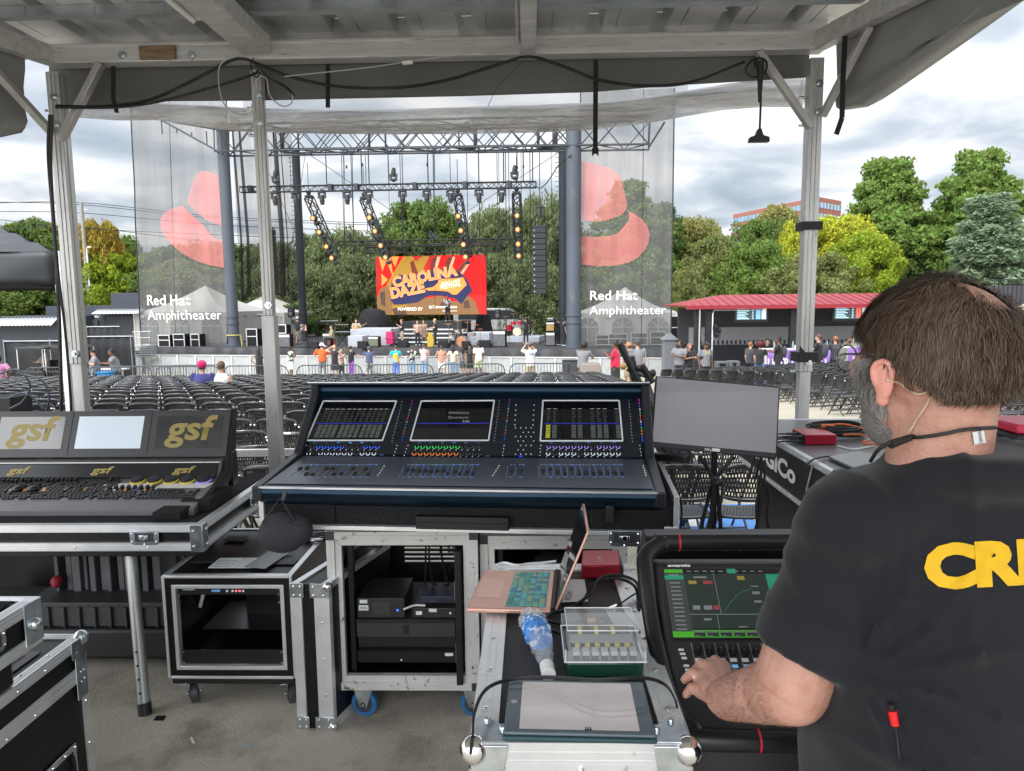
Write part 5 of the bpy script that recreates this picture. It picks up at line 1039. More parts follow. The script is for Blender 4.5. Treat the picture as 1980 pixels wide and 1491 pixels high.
bp2,bx2=aud(1616,650,25.8,'person with red-brown hair carrying a tan grey backpack at the counter',skin='light',hair=HR,top=CDK,bot=CB,arms='front',yaw=.3)
mb=MB();mb.xf=bx2;mb.ell((.16,-.2,1.1),(.14,.12,.25),12,8);mb.build('backpack',mat('tan_canvas',(.2,.18,.15),rough=.9),bp2,smooth=80)
aud(1648,652,30.5,'bartender with long red hair behind the right counter',skin='light',hair=HR,hl='long',top=TANC,bot=CB,yaw=FC,arms='head',sleeve=.2)
for u,lab in((1396,'grey recycling box with a rectangular slot left of the other at the kiosk'),(1419,'grey recycling box with a round slot right of the other at the kiosk')):
 p=PY(u,690,26.6);z=gz(p.x,26.6);r=thing('recycling_box',lab,'bin',(p.x,26.6,z));mb=MB();mb.box(p.x-.2,p.x+.2,26.5,26.9,z,z+.8);mb.build('tub',mat('bin_grey',(.12,.125,.13),rough=.5),r,bevel=.02)
 mb=MB();mb.box(p.x-.21,p.x+.21,26.48,26.92,z+.8,z+1.0);mb.build('lid',mat('bin_grey',(.12,.125,.13)),r,bevel=.02);mb=MB()
 if '1396' in str(u):mb.box(p.x-.12,p.x+.12,26.47,26.478,z+.84,z+.94)
 else:mb.cyl((p.x,26.478,z+.89),(p.x,26.47,z+.89),.07,n=14)
 mb.build('slot',M_blk,r);mb=MB();mb.box(p.x-.08,p.x+.08,26.485,26.498,z+.35,z+.45);mb.build('sticker',M_white,r)
p=PY(1450,690,26.6);z=gz(p.x,26.6);r=thing('wire_crate','black wire crate right of the recycling boxes','crate',(p.x,26.6,z));mb=MB()
for k in range(8):mb.box(p.x-.4+k*.114,p.x-.385+k*.114,26.6,26.61,z,z+.9);mb.box(p.x-.4,p.x+.42,26.6,26.61,z+.1+k*.11,z+.115+k*.11)
mb.box(p.x-.38,p.x+.4,26.65,27.1,z,z+.85);mb.build('crate_body',M_blk,r,smooth=0)
p=PY(1296,690,33);z=gz(p.x,33);r=thing('gate_pillar','grey square pillar with a pointed cap right of the barrier','pillar',(p.x,33,z));mb=MB();mb.box(p.x-.28,p.x+.28,33,33.6,z,PY(1296,657,33).z);mb.build('shaft',mat('pillar_grey',(.16,.17,.19),rough=.8,var=.1),r,bevel=.02)
zt=PY(1296,657,33).z;mb=MB();mb.hexa([(p.x-.36,32.92,zt),(p.x+.36,32.92,zt),(p.x+.36,33.68,zt),(p.x-.36,33.68,zt)],[(p.x-.04,33.26,zt+.3),(p.x+.04,33.26,zt+.3),(p.x+.04,33.34,zt+.3),(p.x-.04,33.34,zt+.3)]);mb.build('cap',mat('pillar_cap',(.2,.21,.23),rough=.7),r)
r=thing('timber_shed','small shed with a timber side left of the kiosk','shed',(0,0,0));p=PY(1330,690,34);mb=MB();mb.box(p.x,p.x+1.2,34,36,gz(p.x,34),PY(1330,624,34).z,0);mb.box(p.x+.15,p.x+.6,33.96,33.99,gz(p.x,34),PY(1330,632,34).z,1);mb.build('wall',[M_dwall,mat('timber',(.25,.12,.05),rough=.7,var=.2)],r,smooth=0)
M_brick=mat('red_brick_band',(.30,.11,.08),rough=.8,var=.08,scale=.5);M_win=mat('blue_window_glass',(.16,.27,.36),rough=.15,var=.3,scale=.3)
Yb=250;a=PY(1418,403,300);b_=PY(1582,377,Yb);c=PY(1627,383,262);r=thing('office_building','distant brick office with blue window bands above the trees','building',(b_.x,b_.y,0))
zt=34.6
def wall_(p,q,nm):
 p=V((p.x,p.y,0));q=V((q.x,q.y,0));d=(q-p);n_=V((d.y,-d.x,0)).normalized();mb=MB()
 mb.add([p,q,q+V((0,0,zt)),p+V((0,0,zt))],[(0,1,2,3)]);mb.build('wall',M_brick,r,smooth=0)
 for k in range(5):
  z1=zt-1.6-k*3.7;mb=MB();mb.add([p+n_*.15+V((0,0,z1-1.9)),q+n_*.15+V((0,0,z1-1.9)),q+n_*.15+V((0,0,z1)),p+n_*.15+V((0,0,z1))],[(0,1,2,3)]);o=mb.build('window_band',M_win,r,smooth=0)
  mb=MB();L_=d.length;m_=int(L_/2.4)
  for i in range(m_+1):q_=p+d*(i/m_)+n_*.2;mb.beam(q_+V((0,0,z1-1.9)),q_+V((0,0,z1)),.25,.12)
  mb.build('mullion',mat('mullion_grey',(.45,.47,.5),rough=.5),o,smooth=0)
wall_(a,b_,'l');wall_(b_,c,'r');mb=MB();mb.add([V((a.x,a.y,zt)),V((b_.x,b_.y,zt)),V((c.x,c.y,zt)),V((a.x+35,a.y+30,zt))],[(0,1,2,3)]);mb.build('roof',M_brick,r,smooth=0)
YR=33;X0=PY(1925,600,YR).x;mb=MB();zt=PY(1950,590,YR).z;mb.box(X0,X0+30,YR,YR+.5,-3,zt);tag(mb.build('retaining_wall',mat('pale_block_wall',(.42,.4,.36),rough=.85,var=.12,scale=2),bevel=.02),'pale block retaining wall right of the crew member head','wall')
mb=MB()
for k in range(60):mb.box(X0+k*.2,X0+.03+k*.2,YR+.2,YR+.23,zt,zt+1.1)
mb.box(X0,X0+14,YR+.19,YR+.24,zt+1.1,zt+1.15);tag(mb.build('railing',M_post,smooth=0),'black picket railing on top of the pale retaining wall','railing')
mb=MB();mb.box(X0-1,X0+30,YR+3,YR+3.3,zt,PY(1950,552,YR+3).z);tag(mb.build('dark_wall',M_dwall,smooth=0),'dark wall behind the black railing at the right edge','wall')
p=PY(2000,605,24);r=thing('parasol','tan parasol at the right edge behind the crew member','parasol',(p.x,24,gz(p.x,24)));mb=MB();mb.cyl((p.x,24,p.z-.3),(p.x,24,p.z+.45),1.3,.02,12);mb.build('canopy',mat('tan_canvas_shade',(.55,.45,.3),rough=.8),r,smooth=0);mb=MB();mb.cyl((p.x,24,gz(p.x,24)),(p.x,24,p.z),.03,n=8);mb.build('pole',M_alu2,r)
M_bb=mat('blue_black_cladding',(.05,.058,.075),rough=.7,var=.12,scale=.6);M_awn=mat('corrugated_awning',(.45,.46,.47),rough=.5,metal=.3)
def bbox(name,u0,v0,u1,v1,Y,d,m,lab,cat='building',grp=None):
 a=PY(u0,v0,Y);b_=PY(u1,v1,Y);zb=min(gz(a.x,Y)-.2,b_.z);mb=MB();mb.box(a.x,b_.x,Y,Y+d,zb,a.z);r=thing(name,lab,cat,(a.x,Y,zb),grp);mb.build('wall',m,r,smooth=0);return r,a,b_
def awning(r,u0,u1,v0,v1,Y,dp):
 a=PY(u0,v0,Y);b_=PY(u1,v1,Y-dp);n_=int((PY(u1,v0,Y).x-a.x)/.12);mb=MB()
 mb.grid(lambda i,j:V((a.x+(PY(u1,v0,Y).x-a.x)*i,Y-.02-dp*j,a.z+(b_.z-a.z)*j+.03*sin(i*n_*pi))),n_*2,1);mb.build('awning',M_awn,r,thick=.01,smooth=60)
r,_,_=bbox('low_building',-60,614,116,700,46,6,M_bb,'long low dark building with a pale corrugated awning at the far left');awning(r,-60,114,616,629,45.9,.8)
r,_,_=bbox('control_building',88,592,283,700,50,5,M_bb,'dark clad building with a striped awning below the roof box');awning(r,190,281,598,606,49.9,.9)
mb=MB();a=PY(168,618,49.9);mb.box(a.x,a.x+.75,49.85,49.9,a.z-.55,a.z);mb.build('window',mat('dim_window',(.12,.13,.13),rough=.2),r,smooth=0)
mb=MB();a=PY(205,612,49.9);mb.box(a.x,a.x+2.2,49.8,49.84,a.z-1.3,a.z);mb.box(a.x-.1,a.x-.05,49.8,49.85,a.z-1.3,a.z);mb.build('doorway',M_dwall,r,smooth=0)
for u in(190,278):p=PY(u,612,49.5);mb=MB();mb.box(p.x-.13,p.x+.13,49.3,49.6,p.z-.08,p.z+.08);mb.build('lamp_housing',M_white,r,bevel=.01)
a=PY(209,593,49.8);b_=PY(264,566,49.8);r=thing('roof_sign_box','big blank dark panel standing on the clad building roof','panel',a);mb=MB();mb.box(a.x,b_.x,50.2,50.6,a.z+.05,b_.z);mb.build('panel',M_bb,r,bevel=.02);mb=MB()
for dx in(.25,.7,1.3,1.7):mb.box(a.x+dx,a.x+dx+.05,50.3,50.5,a.z-.1,a.z+.06)
mb.build('bracket',M_alu2,r,smooth=0)
M_tarp=mat('black_fence_tarp',(.016,.017,.02),rough=.8,var=.3,scale=1)
def tarpfence(u0,u1,v0,Y,lab):
 a=PY(u0,v0,Y);b_=PY(u1,v0,Y);z=gz(a.x,Y);r=thing('screened_fence',lab,'fence',(a.x,Y,z));mb=MB();mb.grid(lambda i,j:V((a.x+(b_.x-a.x)*i,Y+.03*sin(i*31),z+(a.z-z)*j)),50,3);mb.build('black_screen',M_tarp,r,thick=.01);mb=MB();mb.cyl((a.x,Y-.04,a.z),(b_.x,Y-.04,a.z),.035,n=6)
 k=0;x=a.x
 while x<b_.x:mb.cyl((x,Y-.05,z),(x,Y-.05,a.z+.1),.03,n=6);x+=2.5
 mb.build('rail',M_galv,r)
tarpfence(8,168,660,38,'long black-screened fence behind the parked golf carts');tarpfence(168,258,651,40,'taller black-screened fence left of the stage stairs');tarpfence(168,232,632,44,'upper black-screened railing below the striped awning')
r=thing('stage_stairs','grey metal stairs with railings at the left end of the stage','stairs',(0,0,0));a=PY(262,640,42);mb=MB()
for u in(258,272,290):
 for v in(642,):p=PY(u,v,42);mb.cyl(p,(p.x,42,gz(p.x,42)),.03,n=6)
for v in(642,654,668):mb.cyl(PY(256,v,42),PY(292,v-1,42),.028,n=6)
mb.build('railing',M_galv,r);mb=MB()
for k in range(6):p=PY(262,690-k*4.5,41.6+k*.25);mb.box(p.x,p.x+1.2,41.6+k*.25,41.85+k*.25,p.z-.03,p.z)
mb.build('tread',M_galv,r,smooth=0)
def cart(u,Y,lab,load):
 p=PY(u,700,Y);z=gz(p.x,Y);r=thing('golf_cart',lab,'golf cart',(p.x,Y,z));x=p.x
 mb=MB();mb.box(x-.65,x+.65,Y+.2,Y+2.2,z+.3,z+.75);mb.box(x-.6,x+.6,Y,Y+.25,z+.35,z+.9);mb.build('body',M_blk,r,bevel=.08)
 mb=MB();mb.box(x-.65,x+.65,Y+.1,Y+2.0,z+1.8,z+1.87);mb.build('roof',M_blk2,r,bevel=.03);mb=MB()
 for sx in(-.6,.6):
  for sy in(.2,1.9):mb.cyl((x+sx,Y+sy,z+.7),(x+sx,Y+sy,z+1.82),.022,n=6)
 mb.build('roof_frame',M_alu2,r);mb=MB();mb.box(x-.55,x+.55,Y+.9,Y+1.3,z+.75,z+.88);mb.box(x-.55,x+.55,Y+1.25,Y+1.35,z+.88,z+1.25);mb.build('seat',load,r,bevel=.03)
 for sx in(-.6,.6):
  for sy in(.4,1.8):q=MB();q.cyl((x+sx-.09,Y+sy,z+.24),(x+sx+.09,Y+sy,z+.24),.24,n=16);q.build('wheel',M_cab,r)
 return r,x,z
c1,cx1,cz1=cart(55,30,'golf cart with a staff member in it at the far left',M_blk);cart(104,30.4,'golf cart with a cream load just left of the leaning post',mat('cream_load',(.55,.48,.35),rough=.7))
person((cx1+.05,31.0,cz1+.42),1.72,FC-.3,'staff member in a grey shirt and black cap sitting in the golf cart',top=CG,bot=CDK,arms='front',legs='sit',hat=('cap',CB))
p=PY(200,712,26);z=gz(p.x,26);mb=MB();mb.box(p.x-.22,p.x+.22,25.9,26.3,z,z+.85);r=thing('blue_bin','blue plastic bin between the two staff members at the left','bin',(p.x,26,z));mb.build('tub',mat('blue_bin_plastic',(.02,.25,.6),rough=.4),r,bevel=.03);mb=MB();mb.box(p.x-.25,p.x+.25,25.87,26.33,z+.85,z+.9);mb.build('rim',mat('blue_bin_plastic',(.02,.25,.6)),r,bevel=.01)
p=PY(208,703,27.2);z=gz(p.x,27.2);r=thing('white_desk','small white folding table by the staff member at the left','table',(p.x,27.2,z));mb=MB();mb.box(p.x-.7,p.x+.7,27,27.5,z+.95,z+1.0);mb.build('tabletop',M_white,r,bevel=.01)
for sx in(-.6,.6):mb=MB();mb.box(p.x+sx-.02,p.x+sx+.02,27.1,27.14,z,z+.95);mb.build('leg',M_alu2,r)
p=PY(157,392,58);r=thing('utility_pole','grey utility pole with a small lamp arm at the left','pole',(p.x,58,gz(0,58)));mb=MB();mb.cyl((p.x,58,-3),(p.x,58,p.z),.17,.13,10);mb.build('pole',mat('weathered_pole',(.3,.29,.27),rough=.9,var=.15),r);mb=MB();mb.cyl((p.x,58,p.z-.6),(p.x+.45,58,p.z-.55),.04,n=6);q=PY(163,480,58);mb.cyl((p.x,58,q.z),(p.x+.3,58,q.z+.1),.04,n=6);mb.ell((p.x+.4,57.9,q.z+.05),(.25,.15,.1),8,4);mb.cyl((p.x+.22,57.9,q.z),(p.x+.22,57.9,3),.07,n=6);mb.build('lamp_arm',M_alu2,r)
for k,(v0,v1,v2)in enumerate(((390,396,424),(394,392,420),(409,412,436),(418,441,455),(447,440,470))):
 mb=MB();mb.tube(cat_pts([PY(-60,v0,58),PY(157,v1,58),PY(440,v2,62),PY(800,v2+14,70)],8),.025,4);tag(mb.build('power_line',M_truss),'thin power line crossing the sky at the left, %s from the top'%ORD[k],'power line','power lines')
M_post_alu=mat('weathered_aluminium_post',(.50,.495,.48),rough=.42,metal=.55,var=.16,scale=5,dark=(.2,.195,.18),dpos=(.6,.76),dscale=9,stretch=(3,3,.5),bump=.15,bscale=30)
M_beam_alu=mat('brushed_aluminium_beam',(.58,.58,.57),rough=.4,metal=.4,var=.15,scale=6,dark=(.26,.25,.24),dpos=(.58,.75),dscale=14,stretch=(.5,4,4))
M_roof=mat('ribbed_roof_sheet',(.64,.645,.65),rough=.36,metal=.5,var=.25,scale=2.5,dark=(.35,.34,.32),dpos=(.6,.8),dscale=7)
M_purl=mat('galvanised_purlin',(.42,.46,.49),rough=.4,metal=.7,var=.15,scale=10)
can=thing('metal_canopy','aluminium framed canopy with ribbed metal roof over the mixing position','canopy',(0,4.2,0))
XL,XM,XR,YF,ZB=-2.66,-1.52,1.58,4.2,3.03
def post(x,y,zlow,wide_top):
 mb=MB();a,b_=(.037,.030)if wide_top else(.029,.037)
 mb.box(x-a,x+a,y-a,y+a,zlow,ZB-.04);mb.box(x-b_,x+b_,y-b_,y+b_,-.3,zlow)
 for sx in(-1,1):mb.box(x+sx*.012-.004,x+sx*.012+.004,y-a-.004,y-a+.001,zlow,ZB-.05)
 mb.box(x+a-.001,x+a+.004,y-.01,y+.01,zlow,ZB-.05)
 o=mb.build('post',M_post_alu,can,bevel=.006);q=MB()
 for z in(ZB-.33,ZB-.18,zlow+.06):q.cyl((x+.01,y-a-.016,z),(x+.01,y-a,z),.022,n=6);q.cyl((x+.01,y-a-.03,z),(x+.01,y-a,z),.010,n=8);q.cyl((x-a-.04,y,z-.06),(x-a,y,z-.06),.008,n=8)
 q.build('bolt',M_zinc,o);return o
post(XL,YF,1.35,True);post(XM,YF+.02,1.62,False);post(XR,YF,1.27,True)
for x in(-4.0,3.3):post(x,-.85,1.3,True)
mb=MB();mb.box(XL-.04,XR+.04,YF-.052,YF+.052,ZB,ZB+.09);mb.box(XL,XR,YF-.062,YF-.05,ZB+.078,ZB+.10);o=mb.build('front_beam',M_beam_alu,can,bevel=.005)
q=MB()
for u in(238,372):p=PY(u,108,YF-.05);q.cyl(p,p-V((0,.012,0)),.022,n=16);q.cyl(p,p-V((0,.022,0)),.011,n=8)
q.build('bolt',M_zinc,o)
mb=MB();a=PY(272,110,YF-.055);mb.box(a.x,a.x+.2,YF-.075,YF-.054,ZB+.005,ZB+.075);mb.build('timber_packer',mat('stained_timber',(.22,.15,.09),rough=.85,var=.35,scale=9,stretch=(1,6,6)),can,bevel=.004)
def sidebeam(x,sl):
 mb=MB();mb.beam((x,YF-.03,ZB+.045),(x+sl*(YF+.9),-.9,ZB+.045),.07,.1,up=(0,0,1));mb.build('side_beam',M_beam_alu,can,bevel=.005)
sidebeam(XL,-.32);sidebeam(XR,.30)
mb=MB();mb.box(XM-.05,XM+.11,-.85,YF-.06,ZB+.02,ZB+.12);mb.build('rafter',M_beam_alu,can,bevel=.006)
mb=MB();mb.box(-.035,.045,-.85,YF-.06,ZB-.01,ZB+.12);mb.box(-.06,-.04,-.85,YF-.06,ZB+.06,ZB+.12);mb.build('rafter',M_beam_alu,can,bevel=.006)
mb=MB();mb.box(-4.3,3.15,-.95,-.85,ZB,ZB+.1);mb.build('rear_beam',M_beam_alu,can,bevel=.006)
for k,y in enumerate((3.86,3.55,2.9,2.2,1.4,.5,-.4)):
 xl=XL-.32*(YF-y);xr=XR+.30*(YF-y);mb=MB();mb.box(xl,xr,y-.02,y+.02,ZB+.125,ZB+.185);mb.box(xl,xr,y-.04,y-.02,ZB+.125,ZB+.13)
 x=xl+.2
 while x<xr:mb.box(x,x+.006,y-.023,y-.0205,ZB+.13,ZB+.18);x+=.36
 mb.build('purlin',M_purl,can,smooth=0)
prof=[];x=-4.9
while x<3.7:prof+=[(x,.0),(x+.19,0),(x+.208,.075),(x+.262,.075),(x+.28,0),(x+.35,0),(x+.352,.006),(x+.358,.006),(x+.36,0)];x+=.36
def roofx(p,y):return max(XL-.32*(YF-y)-.45,min(XR+.30*(YF-y)+.3,p))
mb=MB();vs=[];ys_=[YF+.10,3.7,3.0,2,1,0,-.9]
for y in ys_:
 for(px_,pz_)in prof:vs.append((roofx(px_,y),y,ZB+.187+pz_))
n_=len(prof);mb.add(vs,[(j*n_+i,j*n_+i+1,(j+1)*n_+i+1,(j+1)*n_+i)for j in range(len(ys_)-1)for i in range(n_-1)]);mb.build('roof_sheet',M_roof,can,smooth=0,thick=.003)
mb=MB();mb.box(XL-.4,XR+.1,YF+.1,YF+.13,ZB+.08,ZB+.26);mb.build('fascia',M_roof,can,smooth=0)
def brace(p,q):mb=MB();mb.beam(p,q,.035,.05,up=(0,1,0));mb.build('knee_brace',M_post_alu,can,bevel=.004)
brace((XL+.02,YF-.03,2.62),(XL+.28,YF-.03,3.03));brace((XL-.02,YF-.05,2.66),(XL-.16,YF-.45,3.03));brace((XR-.02,YF-.03,2.62),(XR-.32,YF-.03,3.03));brace((XR+.03,YF-.06,2.68),(XR+.12,YF-.38,3.03))
mb=MB();p=PY(1566,437,YF-.05);mb.box(XR-.056,XR+.056,YF-.056,YF+.056,p.z-.02,p.z+.025);p=PY(1566,688,YF-.05);mb.box(XR-.06,XR+.06,YF-.06,YF+.056,p.z-.035,p.z+.02);mb.add([(XR-.055,YF-.062,p.z+.0),(XR+.0,YF-.062,p.z-.0),(XR-.05,YF-.064,p.z+.06)],[(0,1,2)]);mb.build('black_tape',mat('gaffer_tape',(.012,.012,.013),rough=.7),can,smooth=0)
mb=MB();mb.box(XM-.14,XM-.075,1.4,3.72,ZB+.05,ZB+.10,0);r=mb.build('tube_light',[M_white],smooth=0);tag(r,'unlit white fluorescent batten fixed along the left rafter','lamp');mb=MB();mb.cyl((XM-.108,1.45,ZB+.035),(XM-.108,3.68,ZB+.035),.014,n=12);mb.build('tube',mat('tube_glass',(.8,.8,.78),rough=.2),r)
M_val=mat('grey_vinyl_valance',(.12,.12,.12),rough=.75,var=.1,scale=2,bump=.15,bscale=5)
vb=[(100,205),(200,205),(300,196),(480,195),(660,191),(900,186),(1150,178),(1310,165),(1430,158),(1560,150)]
def interp(tab,x,c=1):
 for a,b_ in zip(tab,tab[1:]):
  if x<=b_[0]:return a[c]+(b_[c]-a[c])*(max(0,x-a[0])/(b_[0]-a[0]))
 return tab[-1][c]
mb=MB();mb.grid(lambda a,b:(lambda u:PY(u,100*(1-b)+interp(vb,u)*b,YF+.09+.02*sin(u*.02)*b))(95+1470*a),90,6);tag(mb.build('valance',M_val,smooth=80,thick=.002),'grey vinyl valance hanging behind the front canopy beam','valance')
M_clear=bpy.data.materials.new('clear_vinyl');M_clear.use_nodes=True;t=M_clear.node_tree;b=t.nodes['Principled BSDF'];b.inputs['Base Color'].default_value=(.55,.54,.52,1);b.inputs['Metallic'].default_value=.3;b.inputs['Roughness'].default_value=.16;b.inputs['Coat Weight'].default_value=.6
nz=t.nodes.new('ShaderNodeTexNoise');nz.inputs['Scale'].default_value=3;nz.inputs['Detail'].default_value=6;tcn=t.nodes.new('ShaderNodeTexCoord');mpn=t.nodes.new('ShaderNodeMapping');mpn.inputs['Scale'].default_value=(.7,3,5);t.links.new(tcn.outputs['Object'],mpn.inputs[0]);t.links.new(mpn.outputs[0],nz.inputs[0])
bp=t.nodes.new('ShaderNodeBump');bp.inputs['Strength'].default_value=.9;bp.inputs['Distance'].default_value=.08;t.links.new(nz.outputs[0],bp.inputs['Height']);t.links.new(bp.outputs[0],b.inputs['Normal'])
mr=t.nodes.new('ShaderNodeMapRange');t.links.new(nz.outputs[0],mr.inputs[0]);mr.inputs[1].default_value=.35;mr.inputs[2].default_value=.65;mr.inputs[3].default_value=.40;mr.inputs[4].default_value=.85;t.links.new(mr.outputs[0],b.inputs['Alpha'])
rl=[(125,203,226),(220,192,232),(300,198,232),(400,204,246),(480,210,256),(600,212,258),(750,212,259),(900,208,258),(1050,204,256),(1150,198,250),(1250,188,238),(1320,176,225),(1400,164,213),(1480,154,206),(1550,152,206)]
rc=thing('rolled_curtain','clear vinyl curtain rolled up and sagging under the valance','curtain',PY(700,235,4.33));mb=MB();rings=[]
for k in range(141):
 u=125+k*(1425/140);v0=interp(rl,u,1);v1=interp(rl,u,2);p0=PY(u,v0,4.36);p1=PY(u,v1,4.36);c=(p0+p1)/2;rad=(p0.z-p1.z)/2
 rings.append([c+V((0,cos(a)*rad*1.1,sin(a)*rad))*(1+.07*noise.noise(V((k*.09,cos(a)*1.6,sin(a)*1.6)))+.025*sin(a*5+k*.13))for a in[2*pi*i/28 for i in range(28)]])
mb.loft(rings);mb.build('roll',M_clear,rc,smooth=80)
mb=MB();mb.grid(lambda a,b:(lambda u:PY(u,(interp(vb,u)-4)*(1-b)+(interp(rl,u,1)+8)*b,4.35+.03*b))(470+860*a),60,3)
M_cl2=mat('clear_vinyl_sheet',(.6,.62,.63),rough=.2,alpha=.35,bump=.3,bscale=8);mb.build('clear_flap',M_cl2,rc,smooth=80)
def sidetarp(x0,sl,sgn,y0,y1,lab):
 r=thing('rolled_tarp',lab,'tarp',(x0,y0,ZB-.2));mb=MB();n_=40;rings=[]
 for k in range(n_+1):
  y=y0+(y1-y0)*k/n_;x=x0+sl*(YF-y)+(.05 if sgn>0 else-.07);ring=[]
  drop=(.37 if sgn>0 else.43)+.012*sin(k*.35);endf=min(1,k/1.5+.5)
  if sgn>0:drop=max(.09,drop-.29*(YF-.08-y))
  pl=[(0,.08),(.015,-.05),(.03,-.16),(.05,-drop*.72),(.02,-drop*.86),(.035,-drop*.97),(.09,-drop*1.03),(.15,-drop*.95),(.16,-drop*.8),(.11,-drop*.62),(.06,-.12),(.03,.08)]
  for(a,z)in pl:w_=noise.noise(V((k*.17,a*9,z*5+x0)));ring.append(V((x+sgn*(a*endf+.03*w_),y,ZB+z*(endf*.25+.75)+.018*w_)))
  rings.append(ring if sgn<0 else ring[::-1])
 mb.loft(rings);mb.build('roll',mat('grey_vinyl_tarp',(.23,.23,.225),rough=.42,var=.12,scale=2,bump=.35,bscale=5,coat=.3),r,smooth=80);return r
tr_=sidetarp(XR,.30,1,YF-.08,-.8,'grey vinyl tarp rolled under the right canopy edge');tl_=sidetarp(XL,-.32,-1,YF-.10,-.8,'grey vinyl tarp rolled under the left canopy edge')
def strap(lab,pts,w_=.022,extra=None):
 mb=MB();
 for a,b_ in zip(pts,pts[1:]):mb.beam(a,b_,w_,.004,up=(0,1,0))
 if extra:mb.beam(extra-V((.018,0,0)),extra+V((.018,0,0)),.012,.03);mb.beam(extra+V((-.014,0,-.025)),extra+V((-.014,0,0)),.008,.008);mb.beam(extra+V((.014,0,-.025)),extra+V((.014,0,0)),.008,.008)
 tag(mb.build('strap',mat('black_webbing',(.012,.012,.013),rough=.85)),lab,'strap','black webbing straps on the canopy')
def S_(u0,v0,u1,v1,Y=4.2):return[PY(u0,v0,Y),PY(u1,v1,Y-.03)]
strap('short black strap hanging on the valance left of centre',S_(634,124,634,208,4.14),.024);strap('long black strap with a buckle hanging over the clear roll',S_(1152,116,1151,290,4.14),.026,PY(1151,292,4.11));strap('black strap round the left end of the clear roll',[PY(219,128,4.14),PY(219,190,4.12),PY(226,218,4.16)],.024)
strap('black strap with a loose tail on the right tarp',[PY(1634,70,3.95),PY(1630,150,3.93),PY(1628,228,3.93),PY(1617,260,3.93)],.026)
cable('beam_cable',[PY(108,205,4.1),PY(200,206,4.1),PY(290,193,4.1),PY(380,152,4.1),PY(440,120,4.08),PY(470,114,4.08),PY(500,124,4.1),PY(560,148,4.1),PY(650,167,4.1),PY(760,170,4.1),PY(860,156,4.1),PY(960,126,4.1),PY(1020,110,4.08),PY(1080,125,4.1),PY(1160,155,4.1),PY(1250,166,4.1),PY(1340,158,4.1),PY(1440,120,4.1)],.0085,M_cab,'thick black cable swagged along the front canopy beam')
cable('beam_cable',[PY(108,208,4.09),PY(220,208,4.09),PY(310,196,4.09),PY(400,172,4.09),PY(485,146,4.09),PY(500,135,4.09)],.007,M_cab,'second black cable from the left post to the thin post')
cable('cable_tangle',[PY(490,112,4.08),PY(485,128,4.07),PY(495,150,4.07),PY(505,130,4.07),PY(488,118,4.06),PY(520,150,4.07),PY(550,165,4.08),PY(570,185,4.08),PY(545,165,4.07),PY(500,140,4.07)],.004,M_cab,'tangle of thin black cables at the top of the thin post')
cable('extension_lead',[PY(436,100,3.9),PY(440,112,4.0),PY(424,130,4.08),PY(424,170,4.08),PY(436,205,4.08),PY(466,222,4.08),PY(484,214,4.08),PY(492,175,4.08),PY(498,150,4.08),PY(515,152,4.08),PY(522,185,4.08),PY(545,205,4.08),PY(563,200,4.08),PY(566,180,4.08)],.0035,mat('grey_cord',(.45,.45,.43),rough=.6),'thin pale cord looping round the thin post with a small switch')
mb=MB();mb.beam(PY(479,218,4.06),PY(489,207,4.06),.022,.02);tag(mb.build('cord_switch',M_white,bevel=.004),'small white in-line switch on the pale cord at the thin post','switch')
cable('white_line',[PY(550,148,4.08),PY(700,132,4.08),PY(785,120,4.08),PY(900,104,4.08),PY(1012,88,4.06)],.003,mat('grey_cord',(.45,.45,.43)),'thin pale wire stretched from the thin post to the centre rafter')
mb=MB();mb.beam(PY(778,122,4.06),PY(798,120,4.06),.022,.018);tag(mb.build('wire_box',M_white,bevel=.004),'little white box on the stretched pale wire','connector box')
cable('thin_wire',[PY(1022,112,4.08),PY(985,145,4.08),PY(960,172,4.08),PY(943,206,4.08)],.0016,M_cab,'thin dark wire hanging from the centre rafter over the valance')
r=thing('power_drop','black outlet head hanging on a taped cord near the right post','power outlet',PY(1467,260,4.05));mb=MB();mb.tube(cat_pts([PY(1470,112,4.08),PY(1452,118,4.07),PY(1442,135,4.07),PY(1455,150,4.07),PY(1478,142,4.07),PY(1482,120,4.07),PY(1466,112,4.07),PY(1460,125,4.06),PY(1472,140,4.05)],6),.006,6);mb.tube([PY(1472,140,4.05),PY(1471,200,4.05),PY(1469,250,4.05)],.006,6);mb.tube([PY(1471,118,4.05),PY(1470,150,4.05),PY(1469,198,4.05)],[.02,.016,.009],8);mb.build('cord',M_cab,r)
mb=MB();c=PY(1468,262,4.05);mb.prism([(-.055,-.035),(.055,-.035),(.052,-.01),(.02,.0),(.008,.035),(-.008,.035),(-.02,0),(-.052,-.01)],c+V((0,-.015,0)),(1,0,0),(0,0,1),-.04);mb.build('outlet_head',M_cab,r,bevel=.004)
cable('power_cable',[PY(97,222,4.02),PY(94,300,4.05),PY(103,420,4.05),PY(112,560,4.05),PY(117,700,4.05),PY(119,830,4.05)],.011,M_cab,'thick black cable hanging down in front of the left post');cable('power_cable',[PY(101,222,4.0),PY(99,330,4.02),PY(110,500,4.02),PY(126,640,4.02),PY(136,760,4.02),PY(139,830,4.02)],.008,M_cab,'second black cable beside the thick one at the left post')
r=thing('popup_tent','black pop-up tent roof at the left edge beside the canopy post','tent',PY(100,500,6));c=PY(117,487,6.2);zt=c.z;zb=PY(118,551,6.2).z;pk=V((c.x-1.9,7.6,PY(0,418,6.6).z+.18));xf_r=PY(108,480,8.8).x;cs=[V((c.x-3,6.1,zt+.02)),V((c.x,6.1,zt)),V((xf_r,8.8,zt)),V((xf_r-3,8.8,zt+.02))];mb=MB()
